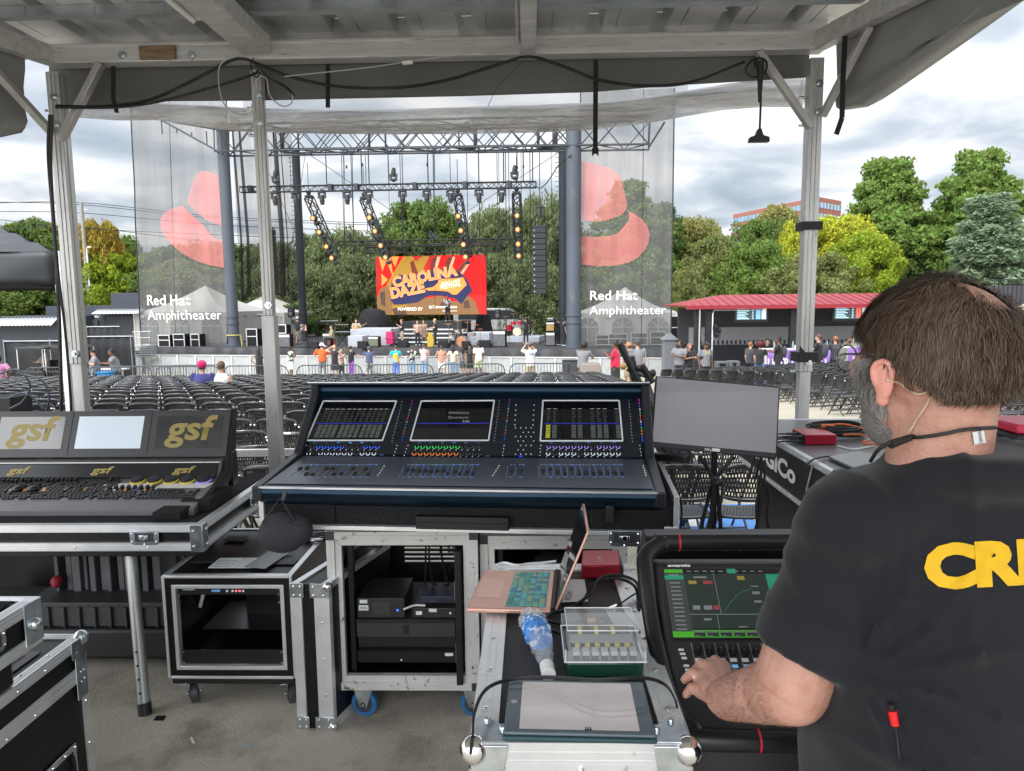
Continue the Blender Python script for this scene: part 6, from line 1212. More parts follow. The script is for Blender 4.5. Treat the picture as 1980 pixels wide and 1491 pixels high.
for k in range(4):a=cs[k];b_=cs[(k+1)%4];mb.grid(lambda i,j:(a+(b_-a)*i)*(1-j)+pk*j-V((0,0,.06*sin(pi*j)*sin(pi*i)))+V((0,0,.012*sin(j*30+i*4))),14,14)
M_ptent=mat('black_polyester',(.022,.026,.032),rough=.45,var=.2,scale=3,bump=.3,bscale=4);mb.build('roof',M_ptent,r,smooth=50);mb=MB()
for k in range(4):a=cs[k];b_=cs[(k+1)%4];mb.grid(lambda i,j:a+(b_-a)*i-V((0,0,(zt-zb)*j))+V((.012*sin(i*20+j*3),.015*sin(i*17+j*4),0)),30,5)
mb.build('valance',M_ptent,r,smooth=25,thick=.003);mb=MB();mb.box(c.x-.02,c.x+.04,6.12,6.18,gz(0,6),zt);mb.build('leg',M_alu2,r,bevel=.004)
def xform(o,yaw):return Matrix.Translation(o)@Matrix.Rotation(yaw,4,'Z')
def edge_bars(mb,w_,d,h,t=.03,pr=.003,which='all',mi=0):
 """grooved aluminium extrusions along the edges of a box from the origin"""
 def bar(x0,x1,y0,y1,z0,z1):mb.box(x0,x1,y0,y1,z0,z1,mi)
 for z in(0,h):
  for y in(0,d):
   z0,z1=(z-pr,z+t)if z==0 else(z-t,z+pr);y0,y1=(y-pr,y+t)if y==0 else(y-t,y+pr);bar(-pr,w_+pr,y0,y1,z0,z1)
   for q in(.3,.62):
    yy=y0+(y1-y0)*q;zz=z0+(z1-z0)*q
    zo=(z1,z1+.0016)if z else(z0-.0016,z0);yo=(y1,y1+.0016)if y else(y0-.0016,y0)
    bar(.03,w_-.03,yy-.002,yy+.002,*zo);bar(.03,w_-.03,*yo,zz-.002,zz+.002)
  for x in(0,w_):
   z0,z1=(z-pr*.9,z+t)if z==0 else(z-t,z+pr*.9);x0,x1=(x-pr*1.1,x+t)if x==0 else(x-t,x+pr*1.1);bar(x0,x1,t-pr,d-t+pr,z0,z1)
   for q in(.3,.62):
    xx=x0+(x1-x0)*q;zz=z0+(z1-z0)*q;zo=(z1,z1+.0016)if z else(z0-.0016,z0);xo=(x1,x1+.0016)if x else(x0-.0016,x0)
    bar(xx-.002,xx+.002,t,d-t,*zo);bar(*xo,t,d-t,zz-.002,zz+.002)
 for x in(0,w_):
  for y in(0,d):x0,x1=(x-pr*1.05,x+t)if x==0 else(x-t,x+pr*1.05);y0,y1=(y-pr*1.05,y+t)if y==0 else(y-t,y+pr*1.05);bar(x0,x1,y0,y1,t-.001,h-t+.001)
def rivets(mb,pts,nrm,r=.0045):
 n_=V(nrm)
 for p in pts:mb.ell(V(p),r,8,4)
def latch(parent,o,ux,uz,s=1.0,name='butterfly_latch'):
 """recessed zinc dish with a twist handle"""
 ux=V(ux).normalized();uz=V(uz).normalized();n_=ux.cross(uz).normalized();mb=MB()
 pl=[(-.055*s,-.04*s),(.055*s,-.04*s),(.07*s,-.02*s),(.07*s,.03*s),(-.07*s,.03*s),(-.07*s,-.02*s)]
 mb.prism(pl,V(o),ux,uz,.003);q=mb.build(name,M_zinc,parent,bevel=.002);mb=MB();mb.prism([(-.045*s,-.022*s),(.045*s,-.022*s),(.045*s,.02*s),(-.045*s,.02*s)],V(o)+n_*.0032,ux,uz,.001);mb.build('dish',M_steel,q,smooth=0)
 mb=MB();mb.beam(V(o)+n_*.008-ux*.022*s,V(o)+n_*.008+ux*.022*s,.022*s,.006,up=n_);mb.cyl(V(o)+n_*.003,V(o)+n_*.014,.014*s,n=12);mb.build('twist_handle',M_chrome,q,bevel=.002)
 mb=MB()
 for a,b_ in((-.058,.018),(.058,.018),(-.058,-.022),(.058,-.022),(0,-.034)):mb.ell(V(o)+ux*a*s+uz*b_*s+n_*.004,.0035,8,4)
 mb.build('rivets',M_chrome,q)
def caster(parent,p,r_=.05,m=None,name='caster',face=0):
 m=m or M_cab;mb=MB();x=V((cos(face),sin(face),0));y=V((-sin(face),cos(face),0));p=V(p);c=V((p.x,p.y,r_))-y*.02
 mb.cyl(c-x*.014,c+x*.014,r_,n=28);o=mb.build(name,m,parent,bevel=.004);mb=MB();mb.cyl(c-x*.016,c+x*.016,r_*.66,n=20);mb.cyl(c-x*.024,c+x*.024,r_*.2,n=10);mb.build('wheel_hub',M_steel,o)
 mb=MB()
 for sg in(-1,1):mb.prism([(-.045,p.z-r_),(.045,p.z-r_),(.015,-.012),(-.015,-.012)],c+x*sg*.02-x*.0015,y,(0,0,1),.003)
 mb.beam(V((p.x,p.y,p.z-.004))-x*.045,V((p.x,p.y,p.z-.004))+x*.045,.09,.006);mb.cyl(c-x*.028,c+x*.028,.006,n=8);mb.build('fork',M_zinc,o,bevel=.001)
def corner_ball(parent,p,r_=.024,name='ball_corner'):
 mb=MB();mb.ell(p,r_,20,12);mb.build(name,M_chrome,parent)
O=V((-.976,2.5,1.044));DA=radians(-4);DX=V((cos(DA),sin(DA),0));DY=V((-sin(DA),cos(DA),0));DZ=V((0,0,1));DW=1.42
def D(x,y,z):return O+DX*x+DY*y+DZ*z
def hitp(u,v,a,n_,lift=0):d=ray(u,v);n_=V(n_).normalized();return CAM+d*((a-CAM).dot(n_)/d.dot(n_))+n_*lift
PF0,PF1=D(0,.02,.006),D(0,.375,.03);PP0,PP1=D(0,.395,.035),D(0,.60,.235)
nF=(PF1-PF0).cross(DX).normalized();nF=nF if nF.z>0 else-nF
nP=(PP1-PP0).cross(DX).normalized();nP=nP if nP.z>0 else-nP
upF=(PF1-PF0).normalized();upP=(PP1-PP0).normalized()
def F_(u,v,l=.001):return hitp(u,v,PF0,nF,l)
def P_(u,v,l=.001):return hitp(u,v,PP0,nP,l)
M_nav=mat('navy_metallic_shell',(.009,.028,.052),rough=.3,metal=.6,var=.1);M_face=mat('desk_face_blue_black',(.011,.014,.021),rough=.4,var=.1);M_fsurf=mat('fader_surface_slate',(.12,.135,.165),rough=.32,metal=.4,var=.08)
desk=thing('mixing_desk','large navy audio mixing desk with three framed touch screens in the centre','mixing desk',D(DW/2,.3,-.1))
mb=MB();pr=[(0,-.045),(-.012,-.02),(-.004,0),(.02,.005),(.375,.029),(.395,.034),(.60,.234),(.66,.25),(.70,.1),(.68,-.06),(.3,-.09),(.04,-.075)]
mb.loft([[D(x,a,b_)for a,b_ in pr][::-1]for x in(0,DW)]);mb.build('body',M_nav,desk,bevel=.004)
mb=MB();mb.add([D(.025,.022,.0075),D(DW-.025,.022,.0075),D(DW-.025,.374,.031),D(.025,.374,.031)],[(0,1,2,3)]);mb.build('fader_surface',M_fsurf,desk,smooth=0)
mb=MB();e0=nP*.0015;mb.add([PP0+e0+DX*.03,PP0+e0+DX*(DW-.03),PP1+e0+DX*(DW-.03),PP1+e0+DX*.03],[(0,1,2,3)]);mb.build('control_face',M_face,desk,smooth=0)
mb=MB();hood=[(.60,.235),(.618,.255),(.625,.275),(.615,.296),(.590,.306),(.555,.309),(.553,.303),(.585,.298),(.60,.288),(.604,.272),(.60,.258),(.585,.242)]
hood=[(.600,.236),(.622,.250),(.634,.27),(.628,.292),(.60,.306),(.545,.311),(.545,.304),(.59,.297),(.612,.284),(.614,.270),(.606,.257),(.59,.244)]
mb.loft([[D(x,a,b_)for a,b_ in hood]for x in(-.012,DW+.012)]);mb.build('hood',M_nav,desk,smooth=50)
mb=MB();mb.beam(D(-.01,.546,.3125),D(DW+.01,.546,.3125),.006,.004);mb.beam(D(.01,-.008,.001),D(DW-.01,-.008,.001),.01,.006);mb.build('bright_trim',M_alu2,desk,smooth=0)
for x0,x1 in((-.016,.02),(DW-.02,DW+.016)):
 mb=MB();pl=[(-.01,-.05),(-.014,.004),(.372,.045),(.585,.255),(.60,.312),(.64,.3),(.66,.2),(.6,.02),(.3,-.06)];mb.loft([[D(x,a,b_)for a,b_ in pl][::-1]for x in(x0,x1)]);mb.build('side_cheek',mat('cheek_dark_grey',(.03,.032,.038),rough=.35,metal=.3),desk,bevel=.005)
M_scrf=mat('white_screen_frame',(.75,.77,.8),rough=.35);M_scr=mat('dark_glossy_screen',(.006,.006,.008),rough=.06,spec=.7)
SCR=[((626,777),(767,777),(740,853),(593,853)),((815,777),(956,776),(945,853),(794,853)),((1050,776),(1197,776),(1204,854),(1045,854))]
def emi(n_,c,e_=1.0):return mat('led_'+n_,c,emit=e_,rough=.5)
L_blue=emi('blue',(.04,.14,.8),.8);L_white=emi('white',(.6,.65,.75),.8);L_green=emi('green',(.05,.6,.12),.7);L_or=emi('orange',(.8,.22,.04),.7);L_pur=emi('purple',(.35,.24,.7),.7);L_dim=emi('dim',(.05,.06,.055),.7);L_olive=emi('olive',(.08,.09,.02),.6);L_red=emi('red',(.8,.03,.03),.9);L_dblue=emi('deep_blue',(.015,.015,.18),.8)
rnd=random.Random(21)
for si,c4 in enumerate(SCR):
 q4=[P_(u,v,.003)for u,v in c4];cen=sum(q4,V((0,0,0)))/4;mb=MB();mb.slab(q4[::-1],.002)
 scr=mb.build('touch_screen',M_scr,desk,smooth=0);mb=MB()
 for a,b_ in zip(q4,q4[1:]+q4[:1]):mb.cyl(a+nP*.002,b_+nP*.002,.0035,n=8)
 mb.build('screen_frame',M_scrf,scr)
 def SP_(a,b_,l=.0032):return(q4[3]*(1-a)+q4[2]*a)*(1-b_)+(q4[0]*(1-a)+q4[1]*a)*b_+nP*l
 def rect(mb,a0,b0,a1,b1,mi=0,l=.0032):mb.add([SP_(a0,b0,l),SP_(a1,b0,l),SP_(a1,b1,l),SP_(a0,b1,l)],[(0,1,2,3)],mi)
 mb=MB();rect(mb,.04,.405,.97,.43,0)
 if si!=1:
  cols=[.08+.07*k for k in range(4)]+[.38+.07*k for k in range(4)]+[.67+.07*k for k in range(4)]if si==0 else[.06,.14,.38,.46,.62,.70,.78,.93]
  for c in cols:
   m_=2 if si==1 else(3 if(si==2 and c<.1)else 1)
   for k in range(9):rect(mb,c,.07+k*.036,c+.055,.07+k*.036+.022+rnd.random()*.008,m_)
   for k in range(7):rect(mb,c+.004,.46+k*.042,c+rnd.uniform(.03,.052),.46+k*.042+.01,1)
   rect(mb,c,.78,c+.05,.79,4)
 else:
  rect(mb,.02,.03,.97,.30,5)
 mb.build('screen_content',[L_dblue,L_dim,L_olive,emi('yellow',(.25,.25,.02),.7),emi('pale',(.25,.25,.24),.8),mat('screen_grey',(.02,.021,.022),rough=.3)],scr,smooth=0)
 if si==1:
  gm=emi('grey_text',(.12,.12,.12),.9);tfit('DiGiCo',.085,SP_(.42,.66,.004),DX,upP,gm,scr,.012,height=.010);tfit('Quantum',.085,SP_(.42,.54,.004),DX,upP,gm,scr,0,height=.012);tfit('338',.03,SP_(.62,.44,.004),DX,upP,gm,scr,.02,height=.010)
 u0,u1=((604,730),(806,930),(1061,1195))[si];w0,w1=((597,723),(801,928),(1060,1196))[si]
 kn=MB();ringA=MB();btn=MB();lab_=MB()
 for row,(a,b_,v)in enumerate(((u0,u1,864.5),(w0,w1,877.5))):
  for k in range(12):
   u=a+(b_-a)*k/11;c=P_(u,v,.0);kn.cyl(c,c+nP*.012,.0052,.0042,12);btn.ell(P_(u-3,v+6,.002),.0026,6,4)
   lit=rnd.random()>.22;mi={0:(0,1),1:(2,3),2:(4,1)}[si][row]
   ringA.tube([c+nP*.001+(DX*cos(t_)+upP*sin(t_))*.0078 for t_ in[pi*.8+1.4*pi*i/8 for i in range(9)]],.0014,3,mi if lit and not(si==1 and k>7)else 5)
   if row==0 and k%2==0:q=P_(u+5,v-8,.001);lab_.beam(q-DX*.006,q+DX*.006,.004,.001,up=nP)
 kn.build('rotary_knob',M_blk2,desk,split=1);ringA.build('led_rings',[L_blue,L_white,L_green,L_or,L_pur,mat('unlit_ring',(.12,.13,.15))],desk);btn.build('small_buttons',M_white,desk);lab_.build('label_displays',emi('label_blue',(.08,.3,.8),1),desk,smooth=0)
 tp,bt=(((788,776),(768,851)),((976,774),(966,850)),((1226,774),(1233,852)))[si];kn=MB();rg=MB();bt_=MB()
 for k in range(14):
  f_=k/13;u=tp[0]+(bt[0]-tp[0])*f_+8;v=tp[1]+(bt[1]-tp[1])*f_;c=P_(u,v);rg.tube([c+(DX*cos(t_)+upP*sin(t_))*.0045 for t_ in[-1+2.6*i/5 for i in range(6)]],.0013,3,(0,0,3,2,1,4,5,2,3,1,4,4,3,3)[k]);bt_.ell(P_(u-18,v+2),.002,5,3)
  if k%3==0:c=P_(u-11,v+3);kn.cyl(c,c+nP*.01,.005,n=10);rg.tube([c+(DX*cos(t_)+upP*sin(t_))*.0075 for t_ in[pi*.8+1.4*pi*i/8 for i in range(9)]],.0008,3,6)
 rg.build('encoder_rings',[emi('magenta',(.5,.05,.4),.8),L_green,L_white,L_blue,L_or,L_red,mat('unlit_ring',(.12,.13,.15))],desk);kn.build('encoder_knobs',M_blk2,desk);bt_.build('encoder_buttons',M_white,desk)
 mb=MB();a,b_=P_(tp[0]-10,770),P_(bt[0]-12,856);c,d_=P_(tp[0]+16,770),P_(bt[0]+20,856)
 for p,q in((a,b_),(b_,d_),(c,a)):mb.beam(p,q,.0012,.001)
 mb.build('panel_line',mat('blue_line',(.05,.12,.2),rough=.4),desk,smooth=0)
mb=MB();sq=MB()
for r_ in range(5):
 for c in range(2):q=P_(1009+c*13-r_*.6,783+r_*9.7,.001);sq.add([q-DX*.0085-upP*.006,q+DX*.0085-upP*.006,q+DX*.0085+upP*.006,q-DX*.0085+upP*.006],[(0,1,2,3)],1 if r_==4 else 0)
 for u in(998,1033):mb.ell(P_(u-r_*.6,784+r_*9.6,.002),.0028,6,4)
for r_ in range(7):
 for c in range(4):
  if rnd.random()<.75:mb.ell(P_(997+c*10+(r_%2)*5,828+r_*8.5,.002),.0028,6,4)
for us in((593,588,582,578),(789,786,784,782),(1046,1045,1045,1044),(768,766,764,762),(975,974,973,972),(1237,1238,1239,1240)):
 for k,u in enumerate(us):mb.ell(P_(u,862+k*6.3,.002),.0026,6,4)
for(u,v)in((741,867),(738,880),(944,867),(943,880),(1208,868),(1208,881)):q=P_(u,v,.001);sq.add([q-DX*.009-upP*.007,q+DX*.009-upP*.007,q+DX*.009+upP*.007,q-DX*.009+upP*.007],[(0,1,2,3)],0)
q=P_(1007,884,.001);sq.add([q-DX*.006-upP*.005,q+DX*.006-upP*.005,q+DX*.006+upP*.005,q-DX*.006+upP*.005],[(0,1,2,3)],2)
mb.build('panel_buttons',M_white,desk);sq.build('macro_buttons',[mat('macro_slate',(.04,.09,.14),rough=.3,emit=.4),mat('macro_blue',(.04,.12,.4),emit=.6),emi('bright_blue',(.02,.05,1),1.5)],desk,smooth=0)
mb=MB();mb.beam(P_(575,888.5),P_(1258,892),.0014,.001);mb.beam(P_(634,771),P_(1240,768),.0014,.001);mb.build('panel_line',mat('blue_line',(.05,.12,.2)),desk,smooth=0)
def bank(u0b,u1b,u0t,u1t,n_,pos_,nm,wide=1):
 sl_=MB();cp=MB();ds=MB()
 for k in range(n_):
  f_=k/(n_-1)if n_>1 else 0;a=F_(u0b+(u1b-u0b)*f_,921);b_=F_(u0t+(u1t-u0t)*f_,906.5);sl_.beam(a,b_,.0022,.001,up=nF);c=a+(b_-a)*pos_[k%len(pos_)];cp.beam(c-upF*.011,c+upF*.011,.0125,.013,up=nF);cp.beam(c-DX*.0065,c+DX*.0065,.002,.0175,up=nF)
  d_=b_+upF*.016;ds.add([d_-DX*.011-upF*.0055,d_+DX*.011-upF*.0055,d_+DX*.011+upF*.0055,d_-DX*.011+upF*.0055],[(0,1,2,3)],1 if k%2==0 and u0b>700 else 0)
 for k in range(n_):
  f_=k/(n_-1)if n_>1 else 0;b_=F_(u0t+(u1t-u0t)*f_,902.5)
  for dx_,mi_ in((-.006,0),(.006,1)):q_=b_+DX*dx_+upF*.022;ds.beam(q_-upF*.003,q_+upF*.003,.008,.003,up=nF,mi=mi_ if k%3 else 0)
  a_=F_(u0b+(u1b-u0b)*f_,923);ds.beam(a_-upF*.003,a_+upF*.001,.012,.002,up=nF,mi=1 if k%2 else 0)
  for h_ in range(6):q_=F_(u0b+(u1b-u0b)*f_,921)*(1-h_/6)+F_(u0t+(u1t-u0t)*f_,906.5)*(h_/6)+DX*.011;ds.beam(q_-DX*.002,q_+DX*.002,.001,.0006,up=nF,mi=0)
  if k%2==0:
   for e_ in(-.016,.014):ds.beam(F_(u0b+(u1b-u0b)*f_,923)+DX*e_,F_(u0t+(u1t-u0t)*f_,900)+DX*e_,.0012,.0006,up=nF,mi=1 if u0b>700 else 0)
 sl_.build('fader_slots',M_blk,desk,smooth=0);cp.build('fader_cap',mat('fader_cap_black',(.008,.008,.009),rough=.6),desk,bevel=.0015,split=2);ds.build('fader_displays',[mat('pale_label',(.25,.28,.34),rough=.4),emi('label_blue2',(.05,.16,.45),.7)],desk,smooth=0)
bank(562,710,582,722,12,[.9,.95,.2,.1,.9,.85,.15,.2,.9,.2,.8,.1],'a');bank(780,912,790,920,12,[.7,.65,.6,.55,.5,.55,.6,.2,.5,.15,.4,.2],'b');bank(988,1007,990,1008,2,[.55,.6],'c');bank(1051,1204,1050,1199,12,[.6,.8,.3,.2,.85,.2,.3,.2,.3,.25,.3,.2],'d')
mb=MB();bt_=MB()
for u0 in(724,946,1225):
 for r_ in range(5):
  for c in range(2):q=F_(u0+c*8-(r_*3 if u0<1000 else-r_*.6),903+r_*4.6);mb.add([q-DX*.005-upF*.008,q+DX*.005-upF*.008,q+DX*.005+upF*.008,q-DX*.005+upF*.008],[(0,1,2,3)])
  bt_.ell(F_(u0+19-(r_*3 if u0<1000 else-r_*1.2),902+r_*4.6,.002),.003,6,4)
mb.build('select_buttons',mat('select_blue',(.10,.2,.32),rough=.3,emit=.25),desk,smooth=0);bt_.build('round_buttons',M_white,desk)
tray=thing('case_tray','open charcoal-foam case tray with pale metal edging under the large mixing desk','case',D(DW/2,.3,-.15));TZ0,TZ1=-.155,-.028
mb=MB();x0,x1,y0,y1=-.01,1.485,.035,.95
def TB(mb,a0,a1,b0,b1,c0,c1,mi=None):mb.hexa([D(a0,b0,c0),D(a1,b0,c0),D(a1,b1,c0),D(a0,b1,c0)],[D(a0,b0,c1),D(a1,b0,c1),D(a1,b1,c1),D(a0,b1,c1)],mi)
TB(mb,x0+.02,.27,y0,y1,TZ0+.012,TZ1-.002);TB(mb,1.18,x1-.02,y0,y1,TZ0+.012,TZ1-.012);TB(mb,.27,1.18,y0+.004,y1,TZ0+.012,TZ0+.085);mb.build('foam',M_foam,tray,bevel=.006)
mb=MB();TB(mb,.27,1.18,.05,.6,TZ0+.086,-.074);mb.build('recess_panel',M_blk,tray,smooth=0)
mb=MB();TB(mb,x0,x1,y0-.012,y1,TZ0-.006,TZ0+.010);TB(mb,x1-.018,x1,y0-.01,y1,TZ0+.012,TZ1+.01);TB(mb,x0,x0+.018,y0-.01,y1,TZ0+.012,TZ1-.01);TB(mb,x1-.05,x1-.001,y0-.014,y0-.0101,TZ0+.005,TZ0+.03);mb.build('edge_trim',M_alu2,tray,bevel=.002)
mb=MB();a=D(.68-.11,y0-.02,TZ0+.012);TB(mb,.57,.90,y0-.026,y0-.001,TZ0+.008,TZ0+.055);TB(mb,.57,.90,y0-.032,y0-.026,TZ0+.034,TZ0+.056);mb.build('hinge_cover',M_blk,tray,bevel=.003)
mb=MB();TB(mb,.41,.465,.043,.049,-.112,-.08);o=mb.build('name_plate',M_paper,tray,smooth=0);mb=MB();TB(mb,.412,.463,.0415,.0425,-.099,-.082);mb.build('plate_band',M_blk,o,smooth=0);tfit('DiGiCo',.034,D(.42,.0405,-.094),DX,DZ,M_white,o,.03,height=.006);tfit('Honeywell',.04,D(.417,.0405,-.108),DX,DZ,M_blk,o,.0,height=.004)
mb=MB();TB(mb,1.235,1.262,-.012,.03,-.105,-.045);tag(mb.build('velcro_tab',M_cab,bevel=.003),'short black strap end hanging under the right of the mixing desk','strap')
latch(tray,D(1.30,y0-.015,TZ0-.01),DX,DZ,.8)
p=PY(545,1030,2.40);r=thing('headphone_case','round black zip case hanging by a strap from the left of the mixing desk','bag',p)
mb=MB();mb.ell(p,(.082,.045,.072),28,18);mb.v=[((q[0]-p.x)*(1+.10*(1 if q[2]<p.z else-.5)*abs(q[2]-p.z)/.066)+p.x,q[1],q[2])for q in mb.v];mb.ell(p+V((.05,.01,.005)),(.055,.045,.055),20,12);remesh(mb,'pouch',mat('black_eva',(.022,.023,.028),rough=.75,bump=.2,bscale=400),r,voxel=.004,it=6)
mb=MB();mb.tube([p+V((-.055,-.03,.045)),PY(542,965,2.40),p+V((.055,-.025,.05))],.0035,6);mb.beam(PY(552,950,2.42),PY(547,968,2.41),.018,.004);mb.build('strap',M_cab,r);mb=MB();mb.tube([p+V((-.07+.14*k/16,-.046+.012*abs(k-8)/8,.03+.018*sin(k*pi/16)))for k in range(17)],.0022,5);mb.build('zip',M_steel,r)
def rackcase(x0,y0,w_,d,z0,h,lab,wheels,worn=True,yaw=0):
 r=thing('equipment_rack',lab,'rack',(x0+w_/2,y0,0));X=xform((x0,y0,z0),yaw);t=.032
 mb=MB();mb.xf=X
 mb.box(.004,.012,.01,d,.01,h-.01);mb.box(w_-.012,w_-.004,.01,d,.01,h-.01);mb.box(.012,w_-.012,.01,d,.005,.018);mb.box(.012,w_-.012,.01,d,h-.018,h-.005)
 for sx in(.07,w_-.09):mb.box(sx,sx+.02,.05,.08,.02,h-.02);mb.box(sx,sx+.02,d-.09,d-.06,.02,h-.02)
 mb.build('shell',M_lam,r,smooth=0)
 mb=MB();mb.xf=X;g_=M_alu
 for(a,b_,c,e_)in((0,t,0,h),(w_-t,w_,0,h),(t,w_-t,0,t),(t,w_-t,h-t,h)):
  mb.box(a,b_,-.004,.03,c,e_)
 q=.026
 for(a,b_,c,e_)in((t,t+q,t,h-t),(w_-t-q,w_-t,t,h-t),(t+q,w_-t-q,t,t+q),(t+q,w_-t-q,h-t-q,h-t)):mb.box(a,b_,.006,.03,c,e_)
 for(a,b_,c,e_)in((t*.45,t*.55,t,h-t),(w_-t*.55,w_-t*.45,t,h-t),(t,w_-t,t*.45,t*.55),(t,w_-t,h-t*.55,h-t*.45)):mb.box(a,b_,-.0056,-.0042,c,e_)
 mb.box(0,w_,d-.03,d,0,t);mb.box(0,w_,d-.03,d,h-t,h);mb.box(0,t,d-.03,d,t,h-t);mb.box(w_-t,w_,d-.03,d,t,h-t);mb.box(0,t,.03,d-.03,h-t*.8,h+.001);mb.box(w_-t,w_,.03,d-.03,h-t*.8,h+.001)
 mb.build('edge_frame',mat('worn_rack_aluminium',(.66,.66,.64),rough=.45,metal=.4,var=.1,scale=5,dark=(.12,.115,.105),dpos=(.6,.68),dscale=26),r,bevel=.002)
 mb=MB();mb.xf=X
 for a in(0,w_-t):
  for c in(0,h-t):mb.box(a-.001,a+t+.001,-.007,-.0045,c-.001,c+t+.001)
 mb.build('corner_plate',M_steel,r,bevel=.001,split=1)
 for(fx,fy,m)in wheels:caster(r,X@V((fx,fy,0)),.055,m,face=pi/2-.15)
 return r,X
M_bw=mat('blue_caster_rubber',(.02,.13,.32),rough=.5,var=.15,scale=30)
x0=PY(637,1200,2.75).x;x1=PY(926,1200,2.75).x;W1=x1-x0;zt=PY(780,1028,2.75).z;z0=.135
rk,X=rackcase(x0,2.75,W1,.62,z0,zt-z0,'open aluminium-edged rack on blue casters below the mixing desk',[(.10,.05,M_bw),(W1-.05,.05,M_bw),(.10,.55,M_bw),(W1-.05,.55,M_bw)])
H1=zt-z0
mb=MB();mb.xf=X
for k in range(16):mb.box(.2,W1-.06,.60,.61,.30+k*.022,.312+k*.022)
mb.box(.06,.2,.60,.61,.06,H1-.04);mb.box(.2,W1-.06,.60,.61,.06,.3);mb.build('louvred_back',M_blk,rk,smooth=0)
mb=MB();mb.xf=X;mb.box(W1-.092,W1-.066,-.02,.5,.03,H1-.075);o=mb.build('sliding_door',M_blk,rk,bevel=.004);mb=MB();mb.xf=X;mb.box(W1-.095,W1-.0925,.0,.05,.12,.2);mb.box(W1-.095,W1-.0925,.0,.05,.38,.46);mb.build('door_pull',M_zinc,o,smooth=0)
def unit(name,lab,cat,a0,a1,c0,c1,m,dep=.4,y=.05,extras=()):
 r=thing(name,lab,cat,X@V(((a0+a1)/2,y,c0)));mb=MB();mb.xf=X;mb.box(a0,a1,y,y+dep,c0,c1);mb.build('chassis',m,r,bevel=.003)
 for nm,mt,(b0,b1,d0,d1),dp in extras:mb=MB();mb.xf=X;mb.box(b0,b1,y-dp,y-.0008,d0,d1);mb.build(nm,mt,r,bevel=.0006)
 return r
ux0,ux1=.095,W1-.10
unit('storage_drawer','black lockable rack drawer in the middle of the open rack','drawer',ux0,ux1,.20,.275,mat('drawer_black',(.03,.03,.032),rough=.5),extras=(('lock',M_blk2,((ux0+ux1)/2-.01,(ux0+ux1)/2+.01,.215,.25),.006),('drawer_lip',M_blk2,(ux0,ux1,.262,.274),.004)))
unit('rack_server','slim black rack computer below the drawer in the open rack','computer',ux0,ux1,.09,.14,mat('server_mesh_black',(.014,.014,.015),rough=.6,bump=.8,bscale=500),extras=(('power_button',M_white,(.272,.279,.10,.107),.003),('asset_label',M_paper,(ux1-.045,ux1-.012,.12,.133),.001)))
unit('blank_panel','black blank panel between drawer and rack computer','panel',ux0,ux1,.145,.195,M_blk,dep=.02,y=.07)
unit('ups_unit','black power supply with a small screen on the left of the open rack','power supply',.10,.295,.282,.366,mat('ups_black',(.02,.02,.023),rough=.35),dep=.22,extras=(('small_screen',mat('ups_screen',(.05,.048,.045),rough=.15),(.165,.235,.298,.352),.002),('status_light',emi('ups_blue',(.02,.12,1),2),(.262,.27,.312,.32),.002),('asset_label',M_paper,(.112,.143,.345,.36),.001),('logo_label',M_white,(.108,.147,.315,.337),.001)))
tfit('WSG',.03,X@V((.112,.048,.321)),(1,0,0),DZ,mat('ink_teal',(.02,.12,.16)),None,.02,height=.010);S.objects[-1].name='lettering'
o=[q for q in S.objects if q.name.startswith('lettering')][-1];up_=[q for q in S.objects if q.name.startswith('ups_unit')][0];attach(o,up_)
unit('media_player','small black box with two stickers at the right of the open rack','computer',.325,ux1+.005,.282,.325,mat('ups_black',(.02,.02,.023)),dep=.2,extras=(('sticker',M_white,(.34,.365,.296,.312),.001),('sticker',M_paper,(.393,.425,.308,.322),.001),('power_button',M_white,(.476,.484,.3,.308),.004)))
unit('network_switch','dark blue network switch lying on the small black box','network switch',.36,ux1+.012,.345,.375,mat('navy_case',(.02,.025,.05),rough=.35),dep=.14,extras=tuple(('port',M_blk,(.43+k*.016,.441+k*.016,.35,.362),.001)for k in range(5)))
def XP(a,b_,c):return X@V((a,b_,c))
for k,pts in enumerate((((.38,.3,H1-.05),(.37,.25,.48),(.40,.15,.38)),((.42,.3,H1-.05),(.43,.2,.5),(.47,.1,.40)),((.36,.3,H1-.05),(.35,.3,.5),(.36,.2,.36),(.40,.05,.34)),((.47,.3,H1-.05),(.50,.2,.5),(.46,.2,.42)),((.30,.0,.342),(.34,.03,.345),(.38,.04,.34)),((.44,.2,.39),(.47,.1,.405),(.43,.08,.41),(.40,.15,.39)))):
 cable('rack_cable',[XP(*q)for q in pts],.0045,M_cab if k!=4 else M_white,['thin black cable hanging inside the open rack, leftmost','black cable running to the right inside the open rack','black cable bending down beside the power supply','black cable near the sliding door of the open rack','pale cable crossing to the network switch','black cable coiled on the network switch'][k])
x2=PY(930,1200,2.8).x;W2=PY(1212,1200,2.8).x-x2;zt2=PY(1000,1036,2.8).z
rk2,X2=rackcase(x2,2.8,W2,.6,.135,zt2-.135,'second aluminium-edged rack partly hidden behind the laptop',[(.06,.05,M_bw),(W2-.06,.05,M_bw),(.06,.5,M_bw),(W2-.06,.5,M_bw)])
mb=MB();mb.xf=X2;mb.box(.02,W2-.02,.58,.59,.02,zt2-.16);mb.build('back_panel',M_lam,rk2,smooth=0);mb=MB();mb.xf=X2;mb.box(.1,W2-.1,.1,.5,.3,.36);mb.box(.1,W2-.1,.1,.5,.15,.25);mb.build('shelf_unit',M_blk,rk2,bevel=.003);mb=MB();mb.xf=X2;mb.ell((.3,.2,.43),(.09,.12,.05),14,8);mb.build('cloth_bundle',M_cloth,rk2)
